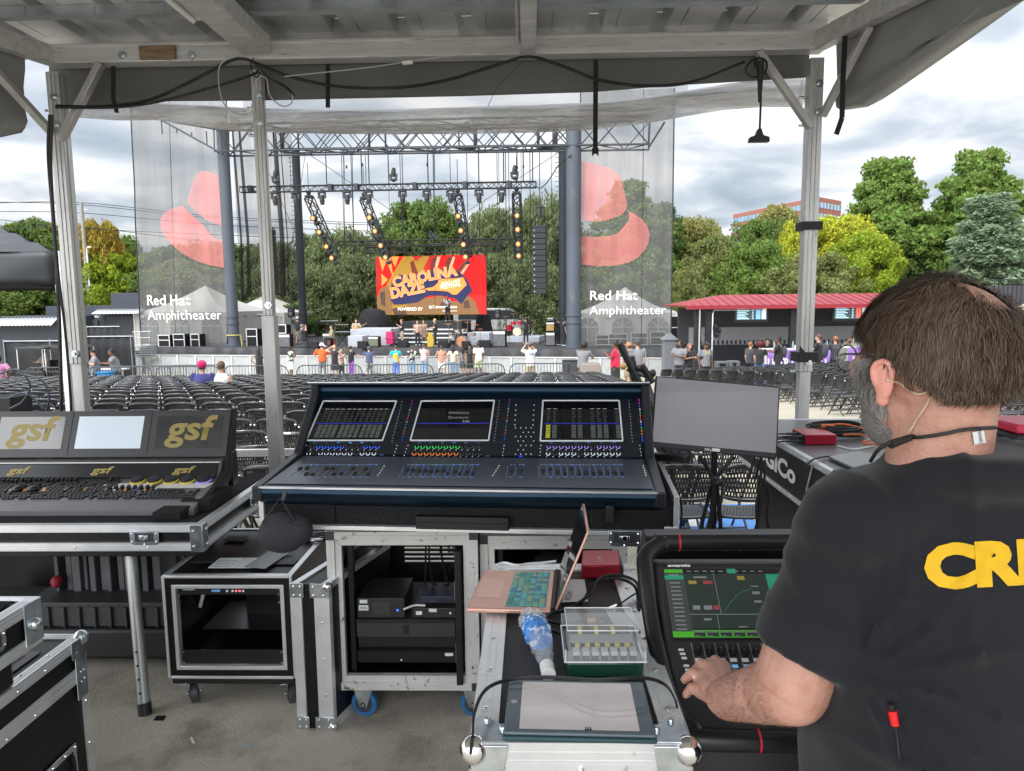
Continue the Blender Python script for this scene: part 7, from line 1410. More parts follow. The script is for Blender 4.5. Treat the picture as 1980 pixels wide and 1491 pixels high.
mb=MB();a=PY(1014,1026,2.72);mb.box(a.x,a.x+.19,2.70,2.85,a.z-.006,a.z+.004);tag(mb.build('red_folder',M_red,bevel=.002),'flat red item lying between the second rack and the tray','folder')
M_graph=mat('graphite_plastic',(.035,.034,.037),rough=.4,var=.12);M_ltop=mat('console_grey_surface',(.14,.137,.14),rough=.42,var=.1)
lc=thing('lighting_console','long black lighting console with a bank of three tilted screens at the left','lighting console',(-2.2,3.0,.85));LX0,LX1=-2.95,-1.42
mb=MB();pl=[(2.93,.80),(2.93,.835),(3.0,.862),(3.19,.905),(3.23,.975),(3.28,.98),(3.30,.80)];mb.loft([[V((x,a,b_))for a,b_ in pl][::-1]for x in(LX0,LX1)]);mb.build('body',M_ltop,lc,bevel=.004)
sb0,sb1=V((0,3.262,1.000)),V((0,3.345,1.195));un=V((0,sb1.y-sb0.y,sb1.z-sb0.z)).normalized();nn=V((0,-un.z,un.y));Ls=(sb1-sb0).length
mb=MB();mb.loft([[V((x,q.y,q.z))for q in(sb0-un*.012,sb1,sb1-nn*.025,sb0-un*.012-nn*.03)][::-1]for x in(LX0,LX1+.01)]);mb.build('screen_housing',M_graph,lc,bevel=.003)
mb=MB();mb.loft([[V((LX1+dx,a,b_))for a,b_ in((3.0,.84),(3.22,.93),(3.27,1.0),(3.36,1.2),(3.40,1.2),(3.33,.9),(3.1,.8))][::-1]for dx in(-.0,.018)]);mb.box(LX1-.02,LX1+.02,3.3,3.36,.84,1.0);mb.build('side_cheek',M_blk2,lc,bevel=.002)
M_gold=mat('gold_lettering',(.30,.23,.06),rough=.5);M_lscr=mat('console_touch_glass',(.03,.033,.036),rough=.13,spec=.9,coat=.6);M_dk=mat('console_strip',(.012,.012,.013),rough=.25)
def lp(x,h,l=.001):q=sb0+un*(Ls*h)+nn*l;return V((x,q.y,q.z))
cols=[(PX_:=PY(u,840,3.3).x)for u in(130,283)]
pitch=cols[1]-cols[0]
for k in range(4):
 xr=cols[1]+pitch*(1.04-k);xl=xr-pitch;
 a,b_=xl+.03,xr-.035;mb=MB();mb.add([lp(a,.14),lp(b_,.14),lp(b_,.87),lp(a,.87)],[(0,1,2,3)]);sc_=mb.build('touch_screen',M_lscr if k!=1 else mat('sky_reflection_screen',(.50,.56,.62),rough=.15,emit=.30,var=.05,scale=1.5),lc,smooth=0)  # second screen: sky reflection put in as pale colour and glow
 mb=MB();mb.beam(lp(xl-.001,0),lp(xl-.001,1),.002,.001);mb.build('panel_joint',M_blk,lc,smooth=0)
 if k!=1:tfit('gsf',.24 if k!=2 else.24,lp(a+.045,.34,.0016),(1,0,0),un,M_gold,sc_,.025,height=.112,shear=.12)
s20,s21=V((0,3.175,.915)),V((0,3.215,.972));u2=(s21-s20).normalized();n2=V((0,-u2.z,u2.y))
def l2(x,h,l=.001):q=s20+(s21-s20)*h+n2*l;return V((x,q.y,q.z))
mb=MB();mb.loft([[V((x,q.y,q.z))for q in(s20,s21,s21-n2*.03,s20-n2*.03)][::-1]for x in(LX0,LX1-.01)]);mb.build('letterbox_screens',M_dk,lc,bevel=.002)
for k,u in enumerate((42,203,360)):q=PY(u-24,920,3.2);tfit('gsf',.105,l2(q.x,.28,.0018),(1,0,0),u2,M_gold,lc,.03,height=.032,shear=.2)
mb=MB();mb.beam(l2(LX0,1.0,.004),l2(LX1,1.0,.004),.004,.004);mb.build('bright_trim',M_alu2,lc,smooth=0)
t0,t1=V((0,3.0,.863)),V((0,3.185,.905));tn=V((0,-(t1.z-t0.z),(t1.y-t0.y))).normalized();tu=(t1-t0).normalized()
def lt_(x,h,l=0.0):q=t0+(t1-t0)*h+tn*l;return V((x,q.y,q.z))
def inv(u,v):d=ray(u,v);q=CAM+d*((t0-CAM).dot(tn)/d.dot(tn));return q.x,(q-V((q.x,t0.y,t0.z))).dot(tu)/(t1-t0).length
ky=MB();fd=MB();wh=MB();wr=MB();bg_=MB();rnd=random.Random(4)
for r_ in range(11):
 h=.03+.088*r_;x=LX0+.02
 while x<LX1-.03:
  zone=int((x-LX0)/.16)%3;xx=x;sk=True
  if zone==1 and 3<r_<7:sk=False
  if x>-1.86 and r_>4:sk=False
  if sk and rnd.random()>.10:q=lt_(x,h,.0035);ky.beam(q-V((.0075,0,0)),q+V((.0075,0,0)),.013,.007,up=tn)
  x+=.0185 if rnd.random()>.05 else.034
x=LX0+.05
while x<-1.88:
 if int((x-LX0)/.15)%4!=2:q=lt_(x,.80+.10*rnd.random(),.008);fd.beam(q-tu*.008,q+tu*.008,.011,.02,up=tn)
 x+=.0205
for k in range(8):q=lt_(-1.86+k*.028,.46,.01);fd.beam(q-tu*.009,q+tu*.009,.011,.02,up=tn)
for k in range(5):q=lt_(-1.775+.075*k,.86,.004);wh.cyl(q,q+tn*.012,.031,n=24);wh.cyl(q+tn*.012,q+tn*.016,.024,n=24);wr.cyl(q-tn*.001,q+tn*.004,.0325,n=24,mi=0 if k<4 else 1)
for(a,h0,b_,h1)in((-1.93,.50,-1.70,.76),(-1.67,.50,-1.44,.76),(-2.9,.42,-2.70,.58),(-2.35,.40,-2.12,.56)):bg_.add([lt_(a,h0,.001),lt_(b_,h0,.001),lt_(b_+.02,h1,.001),lt_(a+.02,h1,.001)],[(0,1,2,3)])
ky.build('key_buttons',M_blk2,lc,bevel=.0012,seg=1);fd.build('fader_caps',M_blk2,lc,bevel=.001,seg=1);wh.build('encoder_wheel',M_steel,lc,split=2);wr.build('encoder_glow',[emi('wheel_yellow',(.5,.38,.03),.4),emi('wheel_violet',(.25,.2,.6),.6)],lc);bg_.build('light_panel',mat('pale_grey_panel',(.62,.61,.58),rough=.5),lc,smooth=0)
mb=MB();rnd=random.Random(9)
for k in range(22):xx=LX0+.35+k*.045;q=lt_(xx,.42+.06*rnd.random(),.0035);mb.beam(q-tu*.012,q+tu*.012,.008,.003,up=tn,mi=k%4)
for k in range(2):q=lt_(-2.27+k*.07,.45,.008);mb.ell(q,(.03,.03,.016),14,8,mi=4)
mb.build('strip_light',[emi('s_or',(.55,.25,.08),.5),emi('s_wh',(.4,.4,.4),.5),emi('s_or2',(.5,.2,.04),.5),emi('s_bl',(.1,.1,.3),.5),M_blk2],lc,split=1)
lt2=thing('case_tray','low case tray with grooved metal edges carrying the lighting console','case',(-2.1,3.0,.75));tx0,tx1,ty0,ty1,tz0,tz1=-3.2,PY(390,1040,2.8).x,2.8,3.62,.708,.806
mb=MB();mb.box(tx0,tx1-.01,ty0+.01,ty1,tz0,tz1-.012);mb.build('shell',M_lam,lt2,smooth=0)
mb=MB();mb.box(tx0+.03,tx1-.03,ty0+.03,ty1-.02,tz1-.011,tz1+.004);mb.build('foam',M_foam,lt2,bevel=.004)
mb=MB()
for z0_,z1_ in((tz0-.006,tz0+.028),(tz1-.026,tz1+.001)):
 mb.box(tx0,tx1+.001,ty0-.003,ty0+.012,z0_,z1_);mb.box(tx1-.013,tx1+.003,ty0+.012,ty1,z0_,z1_)
 for q in(.3,.62):zz=z0_+(z1_-z0_)*q;mb.box(tx0,tx1-.03,ty0-.0048,ty0-.0032,zz-.002,zz+.002);mb.box(tx1+.0032,tx1+.0048,ty0+.04,ty1,zz-.002,zz+.002)
mb.box(tx0,tx1,ty0-.001,ty0+.03,tz1+.0012,tz1+.004);mb.box(tx1-.03,tx1+.001,ty0+.03,ty1,tz1+.0012,tz1+.004);mb.build('edge_trim',M_alu2,lt2,smooth=0)
mb=MB();mb.box(tx1-.045,tx1+.007,ty0-.007,ty0-.0032,tz0-.01,tz1+.006);mb.box(tx1+.0035,tx1+.007,ty0-.003,ty0+.045,tz0-.01,tz1+.006)
for z in(tz0+.015,tz1-.02):mb.ell((tx1-.03,ty0-.008,z),.006,10,6);mb.ell((tx1+.008,ty0+.03,z),.006,10,6)
mb.build('corner_bracket',M_zinc,lt2,bevel=.002)
latch(lt2,(PY(280,1028,ty0).x,ty0-.0055,(tz0+tz1)/2+.005),(1,0,0),DZ,.85);latch(lt2,(tx1+.0055,3.35,(tz0+tz1)/2+.005),(0,1,0),DZ,.8)
mb=MB()
for x in(-2.55,-2.2,-1.85,-1.55):mb.ell((x,ty0-.005,tz0+.01),.005,8,5)
mb.build('rivets',M_chrome,lt2)
mb=MB();mb.box(-1.50,-1.37,2.98,3.22,.81,.862);mb.box(-1.56,-1.44,2.86,2.98,.81,.845);tag(mb.build('foam_block',M_foam,bevel=.006),'charcoal foam blocks wedged at the right end of the lighting console','foam')
tb=thing('folding_table','folding table carrying the lighting console, pale round legs splayed out','table',(-2.2,3.1,0));mb=MB();mb.box(-3.2,-1.38,2.86,3.55,.655,.70);mb.build('tabletop',M_blk,tb,bevel=.006)
M_leg=mat('silver_leg_paint',(.42,.42,.41),rough=.35,metal=.5,var=.08)
for(a,b_)in(((-1.73,2.98,.655),PZ(281,1382,0)),((-1.6,3.4,.655),V((-1.5,3.6,0))),((-2.9,2.98,.655),V((-3.1,2.75,0))),((-2.9,3.4,.655),V((-3.1,3.6,0)))):
 a=V(a);b_=V(b_);mb=MB();mb.cyl(a,b_+(a-b_)*.05,.024,n=18);o=mb.build('leg',M_leg,tb,smooth=50);mb=MB();mb.cyl(b_,b_+(a-b_)*.07,.027,n=18);mb.build('rubber_foot',M_cab,o,smooth=50);mb=MB()
 for f_ in(.14,.22,.30,.38):mb.cyl(b_+(a-b_)*f_-V((0,.026,0)),b_+(a-b_)*f_,.005,n=8)
 mb.build('leg_holes',M_blk,o)
bn=thing('plastic_bin','big dark ribbed plastic bin under the lighting console','bin',(-2.1,3.2,.25));mb=MB();bx0,bx1,by=PY(70,1200,3.2).x,PY(330,1200,3.2).x,3.15;bz0=PY(200,1212,by).z;bz1=PY(200,1165,by).z
M_bin=mat('dark_bin_plastic',(.035,.037,.04),rough=.5,var=.2);mb.box(bx0,bx1,by,by+.5,bz0,bz1);mb.box(bx0-.01,bx1+.01,by-.012,by+.51,bz1-.018,bz1+.004)
for k in range(9):x=bx0+.03+k*(bx1-bx0-.06)/8;mb.box(x-.006,x+.006,by-.014,by-.0005,bz0,bz1-.02)
mb.build('tub',M_bin,bn,bevel=.004);mb=MB()
for k in range(12):
 x=bx0+.06+k*.042;mb.box(x,x+.018+.01*(k%3),by+.12+.02*(k%2),by+.30,bz1,bz1+.24-.02*(k%2))
mb.box(bx0+.05,bx1-.06,by+.31,by+.34,bz1,bz1+.3);mb.build('folded_stands',mat('dim_grey_plastic',(.10,.10,.105),rough=.6,var=.3,scale=6),bn,bevel=.003)
mb=MB();mb.beam(V((-1.5,3.1,bz1)),V((-1.44,3.12,bz1+.22)),.016,.016);mb.build('loose_bar',M_alu2,bn,bevel=.002);mb=MB();mb.ell((bx0+.08,by+.1,bz1+.06),(.024,.03,.03),10,6);mb.build('red_bundle',mat('red_cable_bundle',(.35,.02,.04),rough=.6,bump=1,bscale=60),bn)
mb=MB();mb.box(bx0-1.6,bx1+.1,by+.6,by+.62,.05,.62);tag(mb.build('dark_board',M_lam,smooth=0),'dark board standing behind the plastic bin under the console table','board')
mb=MB();mb.box(bx0-.5,bx1+.05,by-.02,by+.5,.06,bz0-.002);tag(mb.build('dolly',M_cab,bevel=.02),'flat black dolly under the ribbed plastic bin','dolly')
cy=2.85;cx0=PY(320,1200,cy).x;cx1=PY(568,1200,cy).x;cw=cx1-cx0;cz1=PY(400,1113,cy).z;cz0=PY(400,1310,cy).z;ch=cz1-cz0;cd_=.62
sr=thing('small_rack','black flight-case rack on casters with an open front, left of the tall racks','rack',(cx0+cw/2,cy,0));X=xform((cx0,cy,cz0),0)
mb=MB();mb.xf=X;mb.box(.004,.02,.0,cd_,.004,ch-.004);mb.box(cw-.02,cw-.004,0,cd_,.004,ch-.004);mb.box(.02,cw-.02,0,cd_,.004,.02);mb.box(.02,cw-.02,0,cd_,ch-.02,ch-.004);mb.box(.02,cw-.02,cd_-.02,cd_-.004,.02,ch*.52);mb.box(.02,cw-.02,cd_-.02,cd_-.004,ch*.86,ch-.02)
for(a,b_,c,e_)in((.01,.035,.01,ch-.01),(cw-.035,cw-.01,.01,ch-.01),(.035,cw-.035,.01,.035),(.035,cw-.035,ch-.04,ch-.01)):mb.box(a,b_,-.003,.03,c,e_)
mb.build('shell',M_lam,sr,smooth=0)
mb=MB();mb.xf=X;e_=.011
for a in(-.002,cw-e_+.002):mb.box(a,a+e_,-.008,.0,0,ch)
for c in(-.002,ch-e_+.002):mb.box(e_,cw-e_,-.008,.0,c,c+e_)
t=.035;g_=.016
for(a,b_,c,e2)in((t,t+g_,t,ch-t-.004),(cw-t-g_,cw-t,t,ch-t-.004),(t+g_,cw-t-g_,t,t+g_),(t+g_,cw-t-g_,ch-t-.004-g_,ch-t-.004)):mb.box(a,b_,-.004,.03,c,e2)
mb.box(-.002,.022,.002,cd_,ch-.003,ch+.002);mb.box(cw-.022,cw+.002,.002,cd_,ch-.003,ch+.002);mb.box(.022,cw-.022,0,.02,ch-.003,ch+.002);mb.box(.022,cw-.022,cd_-.02,cd_,ch-.003,ch+.002);mb.build('edge_trim',M_alu2,sr,bevel=.0015)
mb=MB();mb.xf=X;mb.box(.055,cw-.055,.012,.4,ch-.088,ch-.056);r=mb.build('rack_unit',M_blk,sr,bevel=.002);tfit('ALLEN&HEATH',.05,X@V((.075,.0108,ch-.068)),(1,0,0),DZ,M_white,r,.03,height=.005)
for k,(a,m_)in enumerate(((.215,mat('lcd_blue',(.08,.2,.4),emit=.4)),(.262,M_white),(.285,M_white),(.30,emi('pink',(.8,.12,.15),.9)),(.315,emi('pink',(.8,.12,.15),.9)),(.33,M_white))):
 mb=MB();mb.xf=X
 if k==0:mb.box(a-.018,a+.018,.0105,.0118,ch-.075,ch-.065)
 else:mb.cyl((a,.0105,ch-.071),(a,.0118,ch-.071),.005,n=12)
 mb.build('indicator',m_,r)
mb=MB();mb.xf=X;mb.box(.055,cw-.055,.012,.02,.055,.115);mb.box(.055,cw-.055,.2,.5,.116,.12);mb.box(.2,cw-.1,.35,.36,.12,ch-.2);mb.build('blank_panel',M_blk2,sr,smooth=0)
mb=MB();mb.xf=X
for a in(.062,cw-.062):
 for c in(.062,.108,ch-.06,ch-.085,ch-.12):mb.cyl((a,.008,c),(a,.012,c),.004,n=8)
mb.build('rack_screws',M_zinc,sr)
mb=MB();mb.xf=X;mb.box(.01,cw-.01,.0,cd_,-.03,-.003);mb.build('caster_board',M_cab,sr,bevel=.006)
for a in(.07,cw-.05):
 for b_ in(.06,cd_-.1):caster(sr,X@V((a,b_,-.03)),(cz0-.03)*.42,mat('grey_caster',(.06,.06,.065),rough=.4),face=.5)
mb=MB();mb.xf=X
for(a,b_)in((.07,.42),(cw-.15,.42),(cw-.13,.12),(.05,.14)):mb.box(a,a+.10,b_,b_+.08,ch+.0022,ch+.004);mb.box(a+.015,a+.085,b_+.015,b_+.065,ch+.0042,ch+.005)
mb.build('top_plate',M_steel,sr,smooth=0,split=2)
o,uA=X@V((.19,.16,ch+.006)),0;mb=MB();mb.xf=X;mb.box(.16,.345,.07,.19,ch+.005,ch+.0062);nt_=mb.build('note_sheet',M_paper,smooth=0);tag(nt_,'white sheet with handwritten lines taped on the small rack','paper');mb=MB();mb.xf=X
for k in range(5):mb.box(.17,.25+.02*(k%2),.085+k*.018,.087+k*.018,ch+.0064,ch+.0068);mb.box(.27,.335,.085+k*.018,.0862+k*.018,ch+.0064,ch+.0068)
mb.build('ink_lines',M_blk,nt_,smooth=0);tfit('Drum',.05,X@V((.265,.168,ch+.0068)),(1,0,0),(0,1,0),M_blk,nt_,0,height=.014)
mb=MB();mb.xf=X@Matrix.Translation((.38,.14,ch+.009))@Matrix.Rotation(-.2,4,'Z');mb.box(-.05,.05,-.08,.14,0,.003);tag(mb.build('clear_folder',mat('grey_film',(.25,.26,.27),rough=.25),smooth=0),'grey plastic sleeve lying beside the note on the small rack','folder')
def xlr(p,d,lab,l=.07):
 p=V(p);d=V(d).normalized();r=thing('cable_connector',lab,'connector',p,'loose connectors on the small rack');mb=MB();mb.cyl(p,p+d*l*.6,.0095,n=14);mb.build('shell',M_chrome,r);mb=MB();mb.cyl(p+d*l*.6,p+d*l,.0085,.005,12);mb.build('boot',M_blk,r)
tp=X@V((0,0,ch+.013))
for k,(a,b_,dx,dy)in enumerate(((.215,.52,1,-.1),(.24,.47,1,.1),(.225,.495,1,.3),(.30,.46,.6,.8),(.50,.40,1,.3),(.515,.385,.9,.45))):xlr(X@V((a,b_,ch+.012)),(dx,dy,0),['leftmost chrome audio connector on the small rack','front chrome connector of the left bunch on the small rack','middle chrome connector of the left bunch on the small rack','chrome connector at the right of the left bunch on the small rack','upper chrome connector right of the hanging bag','lower chrome connector right of the hanging bag'][k])
for k in range(3):c=X@V((.50,.50,ch+.012+.011*k));cable('coiled_cable',[c+V((cos(a)*(.06+.006*k),sin(a)*.07,.002*sin(a*3)))for a in[2*pi*i/14 for i in range(15)]],.0045,M_cab,'black coiled cable on the small rack behind the hanging bag, %s'%['bottom ring','middle ring','top ring'][k],sm=3)
ld=thing('standing_cover','rack front lid standing on edge right of the small rack','case lid',PZ(610,1400,0));A=PZ(577,1410,0);B=PZ(643,1348,0);dY=(B-A);dY.z=0;Ln=dY.length;dY.normalize();wv=V((1,0,0))*.125;lhz=PY(600,1128,A.y).z-.0
A0=A+V((.0,0,0));mb=MB();n_=V((dY.y,-dY.x,0))
def LB(mb,s0,s1,w0,w1,z0,z1):a=[A0-n_*w+dY*s for s,w in((s0,w0),(s0,w1),(s1,w1),(s1,w0))];mb.hexa([q+V((0,0,z0))for q in a][::-1],[q+V((0,0,z1))for q in a][::-1])
LH=lhz;LD=.15;n_=V((1,-.05,0)).normalized()*-1
LB(mb,.004,.50,.004,LD-.004,.004,LH-.004);mb.build('shell',M_lam,ld,smooth=0);mb=MB()
for w0,w1 in((-.001,.038),(LD-.062,LD-.001)):LB(mb,-.003,.02,w0,w1,.02,LH-.02)
for z0_,z1_ in((-.0,.02),(LH-.022,LH+.003)):LB(mb,-.003,.5,-.001,.03,z0_,z1_);LB(mb,-.003,.5,LD-.03,LD+.001,z0_,z1_);LB(mb,.47,.503,.03,LD-.03,z0_,z1_)
LB(mb,-.002,.5,LD-.012,LD+.002,.02,.04);mb.build('edge_trim',M_alu2,ld,bevel=.002);mb=MB()
for z in(.0,LH-.055):
 for w0,w1 in((-.004,.05),(LD-.075,LD+.003)):LB(mb,-.007,-.0035,w0,w1,z,z+.058)
mb.build('corner_plate',M_zinc,ld,bevel=.004,split=1);mb=MB()
for z in(.15,.3,.45):
 q=A0-n_*(LD-.03)-dY*.005+V((0,0,z));mb.ell(q,.005,8,5)
for z in(.015,.045,LH-.045,LH-.01):
 for w in(.012,.038,LD-.06,LD-.02):mb.ell(A0-n_*w-dY*.008+V((0,0,z)),.0045,8,5)
mb.build('rivets',M_chrome,ld);corner_ball(ld,A0-n_*(LD-.005)+V((0,0,LH-.01)),.02);corner_ball(ld,A0-n_*(LD-.005)+V((0,0,.018)),.018)
def bigcase(name,lab,x1,y1,w_,d,z0,z1,top=True,mt=None):
 r=thing(name,lab,'case',(x1-w_/2,y1-d/2,z0));X=xform((x1-w_,y1-d,z0),0);h=z1-z0;mb=MB();mb.xf=X;mb.box(.002,w_-.002,.002,d-.002,.002,h-.002);mb.build('shell',M_lam,r,smooth=0);mb=MB();mb.xf=X;edge_bars(mb,w_,d,h,.032);mb.build('edge_trim',M_alu2,r,smooth=0);return r,X,h
c1,X,h1=bigcase('flight_case','black flight case with a side handle in the bottom left corner',-1.50,2.27,.7,1.1,.03,.60)
mb=MB();mb.xf=X;w_,d_=.7,1.1;zl=h1-.14;mb.box(w_+.0005,w_+.004,.033,d_-.033,zl,zl+.05);
for q in(.3,.7):mb.box(w_+.0042,w_+.0058,.033,d_-.033,zl+.05*q-.002,zl+.05*q+.002)
mb.build('lid_seam_trim',M_alu2,c1,smooth=0)
mb=MB();mb.xf=X
for(y,z)in((d_-.02,h1-.02),(d_-.05,h1-.035),(d_-.02,zl+.03),(d_-.035,zl+.03),(d_-.02,zl),(d_-.035,zl-.005),(d_-.02,.2),(d_-.02,.35)):mb.ell((w_+.005,y,z),.005,8,5)
for k in range(8):mb.ell((w_+.005,d_-.2-k*.12,h1-.018),.004,8,4);mb.ell((w_+.006,d_-.26-k*.12,zl+.012),.004,8,4);mb.ell((w_-.018,d_-.15-k*.12,h1+.005),.004,8,4)
for k in range(3):mb.ell((w_+.002,d_-.42,.08+k*.17),.006,8,5)
mb.build('rivets',M_chrome,c1)
mb=MB();mb.xf=X;mb.box(w_+.0045,w_+.007,d_-.06,d_-.004,zl-.06,h1-.05);mb.box(w_+.004,w_+.008,d_-.075,d_+.002,h1-.055,h1+.004);mb.ell((w_-.004,d_-.006,h1-.004),.024,18,10);mb.build('corner_bracket',M_zinc,c1,bevel=.004)
mb=MB();mb.xf=X;hy,hz=d_-.18,.18
mb.prism([(-.09,-.065),(.09,-.065),(.09,.065),(-.09,.065)],(w_+.003,hy,hz),(0,1,0),(0,0,1),.004);o=mb.build('handle_dish',M_zinc,c1,bevel=.006);mb=MB();mb.xf=X;mb.prism([(-.07,-.045),(.07,-.045),(.07,.045),(-.07,.045)],(w_+.0072,hy,hz),(0,1,0),(0,0,1),.001);mb.build('dish_inside',M_blk,o,smooth=0);mb=MB();mb.xf=X;mb.tube([(w_+.012,hy-.06,hz+.035),(w_+.02,hy-.055,hz-.02),(w_+.02,hy+.055,hz-.02),(w_+.012,hy+.06,hz+.035)],.007,8);mb.build('grip',M_cab,o)
mb=MB();mb.xf=X
for a in(-.08,-.03,.03,.08):
 for b_ in(-.055,.055):mb.ell((w_+.009,hy+a,hz+b_),.0045,8,5)
mb.build('rivets',M_chrome,o)
mb=MB();mb.xf=X;mb.prism([(.03*cos(a),.04*sin(a))for a in[2*pi*i/20 for i in range(20)]],(w_+.0032,d_-.46,.12),(0,1,0),(0,0,1),.001);o=mb.build('sticker',mat('sticker_grey',(.4,.35,.35),rough=.5),c1,smooth=0);mb=MB();mb.xf=X;mb.prism([(.02*cos(a)*(1 if i%2 else.5),.02*sin(a)*(1 if i%2 else.5))for i,a in enumerate([2*pi*i/14 for i in range(14)])],(w_+.0044,d_-.455,.13),(0,1,0),(0,0,1),.001);mb.build('red_burst',mat('sticker_red',(.6,.02,.02)),o,smooth=0)
mb=MB();mb.xf=X;mb.box(w_-.30,w_-.06,d_-.42,d_-.12,h1+.001,h1+.0035,0);mb.box(w_-.27,w_-.09,d_-.39,d_-.15,h1+.0037,h1+.0045,1);mb.build('stacking_dish',[mat('dish_graphite',(.1,.1,.105),rough=.4,metal=.5),M_blk],c1,smooth=0)
r=thing('wrench','chrome adjustable wrench lying on the corner flight case','tool',X@V((w_-.08,d_-.55,h1+.01)));mb=MB();mb.xf=X;a=V((w_-.22,d_-.75,h1+.012));b_=V((w_-.06,d_-.46,h1+.012));mb.beam(a,b_,.018,.008);mb.build('handle',M_chrome,r,bevel=.003);mb=MB();dd=(b_-a).normalized();mb.xf=X;mb.prism([(-.01,-.012),(.03,-.022),(.062,-.02),(.06,-.006),(.035,-.004),(.035,.012),(.066,.018),(.055,.03),(.02,.024),(-.01,.012)],b_-V((0,0,.005)),dd,V((-dd.y,dd.x,0)),.01);mb.build('jaw',M_chrome,r,bevel=.002)
c2,X,h2=bigcase('flight_case','shallow flight case lid with foam stacked above the corner flight case',-1.44,1.99,.55,.62,.72,.85);mb=MB();mb.xf=X;mb.box(.04,.51,.04,.58,h2+.0035,h2+.008);mb.build('foam',M_foam,c2,bevel=.003);latch(c2,X@V((.5545,.42,h2*.62)),(0,1,0),DZ,.8)
mb=MB();mb.xf=X;mb.box(.552,.558,.55,.624,.01,h2+.004);mb.ell((.56,.585,h2*.5),.02,14,8);mb.build('corner_bracket',M_zinc,c2,bevel=.004)
mb=MB();mb.box(-1.97,-1.5,1.4,1.95,.603,.715);tag(mb.build('packing_block',M_blk,bevel=.01),'black packing under the shallow flight case at the left edge','block')
fx0,fx1,fy0,fy1,ft=-.105,.268,1.15,1.98,.95;M_wale=mat('scratched_case_aluminium',(.72,.73,.74),rough=.33,metal=.55,var=.08,scale=9,dark=(.3,.29,.28),dpos=(.62,.74),dscale=45)
fc=thing('flight_case','narrow silver-edged flight case in the foreground used as a table','case',((fx0+fx1)/2,fy0,0));X=xform((fx0,fy0,.06),0);w_=fx1-fx0;d_=fy1-fy0;h_=ft-.06
mb=MB();mb.xf=X;mb.box(.003,w_-.003,.003,d_-.003,.003,h_-.003);mb.build('shell',mat('hex_grip_black',(.035,.034,.036),rough=.5,bump=.8,bscale=260),fc,smooth=0)
mb=MB();mb.xf=X;edge_bars(mb,w_,d_,h_,.045,.003)
for z in(h_-.075,h_-.12):mb.box(.05,w_-.05,-.0036,.0,z,z+.04);mb.box(.05,w_-.05,-.0052,-.0037,z+.018,z+.022)
mb.build('edge_trim',M_wale,fc,smooth=0);mb=MB();mb.xf=X
for k in range(6):
 for xx in(.02,w_-.02):mb.ell((xx,.1+k*.14,h_+.004),(.006,.006,.003),10,4)
mb.ell((w_/2,.012,h_+.004),.006,10,5);mb.ell((w_/2,-.005,h_-.045),.006,10,5);mb.build('rivets',M_chrome,fc)
for xx,sg in((.004,1),(w_-.004,-1)):
 c=X@V((xx,.004,h_-.014));corner_ball(fc,c,.025);mb=MB();mb.xf=X
 mb.prism([(-.005*sg,-.004),(.055*sg,-.004),(.075*sg,.018),(.07*sg,.04),(.045*sg,.048),(.01*sg,.075),(-.005*sg,.06)][::sg],(xx,0,h_+.0035),(1,0,0),(0,1,0),.003);mb.prism([(-.005*sg,0),(.06*sg,0),(.05*sg,-.06),(.02*sg,-.09),(-.005*sg,-.09)][::-sg],(xx,-.0045,h_),(1,0,0),(0,0,1),.003)
 mb.ell((xx+sg*.05,.03,h_+.008),.008,12,6);mb.ell((xx+sg*.02,.055,h_+.008),.006,12,6);mb.build('corner_bracket',M_zinc,fc,bevel=.003)
T=ft+.004
a,b_,c,d_=[PZ(u,v,T+.016)for u,v in((968,1412),(1274,1420),(1246,1320),(984,1316))];tbp=thing('tablet','tablet in a dark teal cover lying at the near end of the silver-edged case','tablet',(a+c)/2)
mb=MB();yy=(c-b_+d_-a)/2;xx=(b_-a+c-d_)/2;n_=V((0,0,1));C0=(a+b_+c+d_)/4;xa=xx.normalized()*.128;ya=V((-xa.y,xa.x,0)).normalized()*.086
mb.hexa([C0-xa*1.02-ya*1.05-n_*.015,C0+xa*1.02-ya*1.05-n_*.015,C0+xa*1.02+ya-n_*.015,C0-xa*1.02+ya-n_*.015],[C0-xa*1.02-ya*1.05-n_*.006,C0+xa*1.02-ya*1.05-n_*.006,C0+xa*1.02+ya-n_*.006,C0-xa*1.02+ya-n_*.006]);mb.build('cover',mat('teal_cover',(.012,.05,.06),rough=.5),tbp,bevel=.004)
mb=MB();mb.hexa([C0-xa-ya-n_*.0058,C0+xa-ya-n_*.0058,C0+xa+ya-n_*.0058,C0-xa+ya-n_*.0058],[C0-xa-ya,C0+xa-ya,C0+xa+ya,C0-xa+ya]);tf=mb.build('glass',mat('tablet_glass',(.10,.13,.15),rough=.12),tbp,bevel=.002)
mb=MB();s_=n_*.0004;mb.add([C0-xa*.80-ya*.88+s_,C0+xa*.80-ya*.88+s_,C0+xa*.80+ya*.9+s_,C0-xa*.80+ya*.9+s_],[(0,1,2,3)]);sc_=mb.build('screen',mat('tablet_screen',(.33,.30,.305),rough=.06,spec=.8,emit=.42),tbp,smooth=0)  # pale tone and emission imitate bright sky mirrored in the tablet glass
mb=MB();q=C0+xa*.12-ya*.84+s_*2
for k in(-1,0,1):mb.beam(q+xa.normalized()*k*.004-ya.normalized()*.003,q+xa.normalized()*k*.004+ya.normalized()*.005,.0018,.0005)
mb.beam(q-xa.normalized()*.006-ya.normalized()*.003,q+xa.normalized()*.006-ya.normalized()*.003,.002,.0005);mb.build('cursor_mark',M_blk,sc_,smooth=0);mb=MB();mb.cyl(C0-xa*.9+ya*.1,C0-xa*.9+ya*.1+n_*.0006,.006,n=20);mb.build('home_button',mat('home_ring',(.3,.32,.33),rough=.3),tbp)
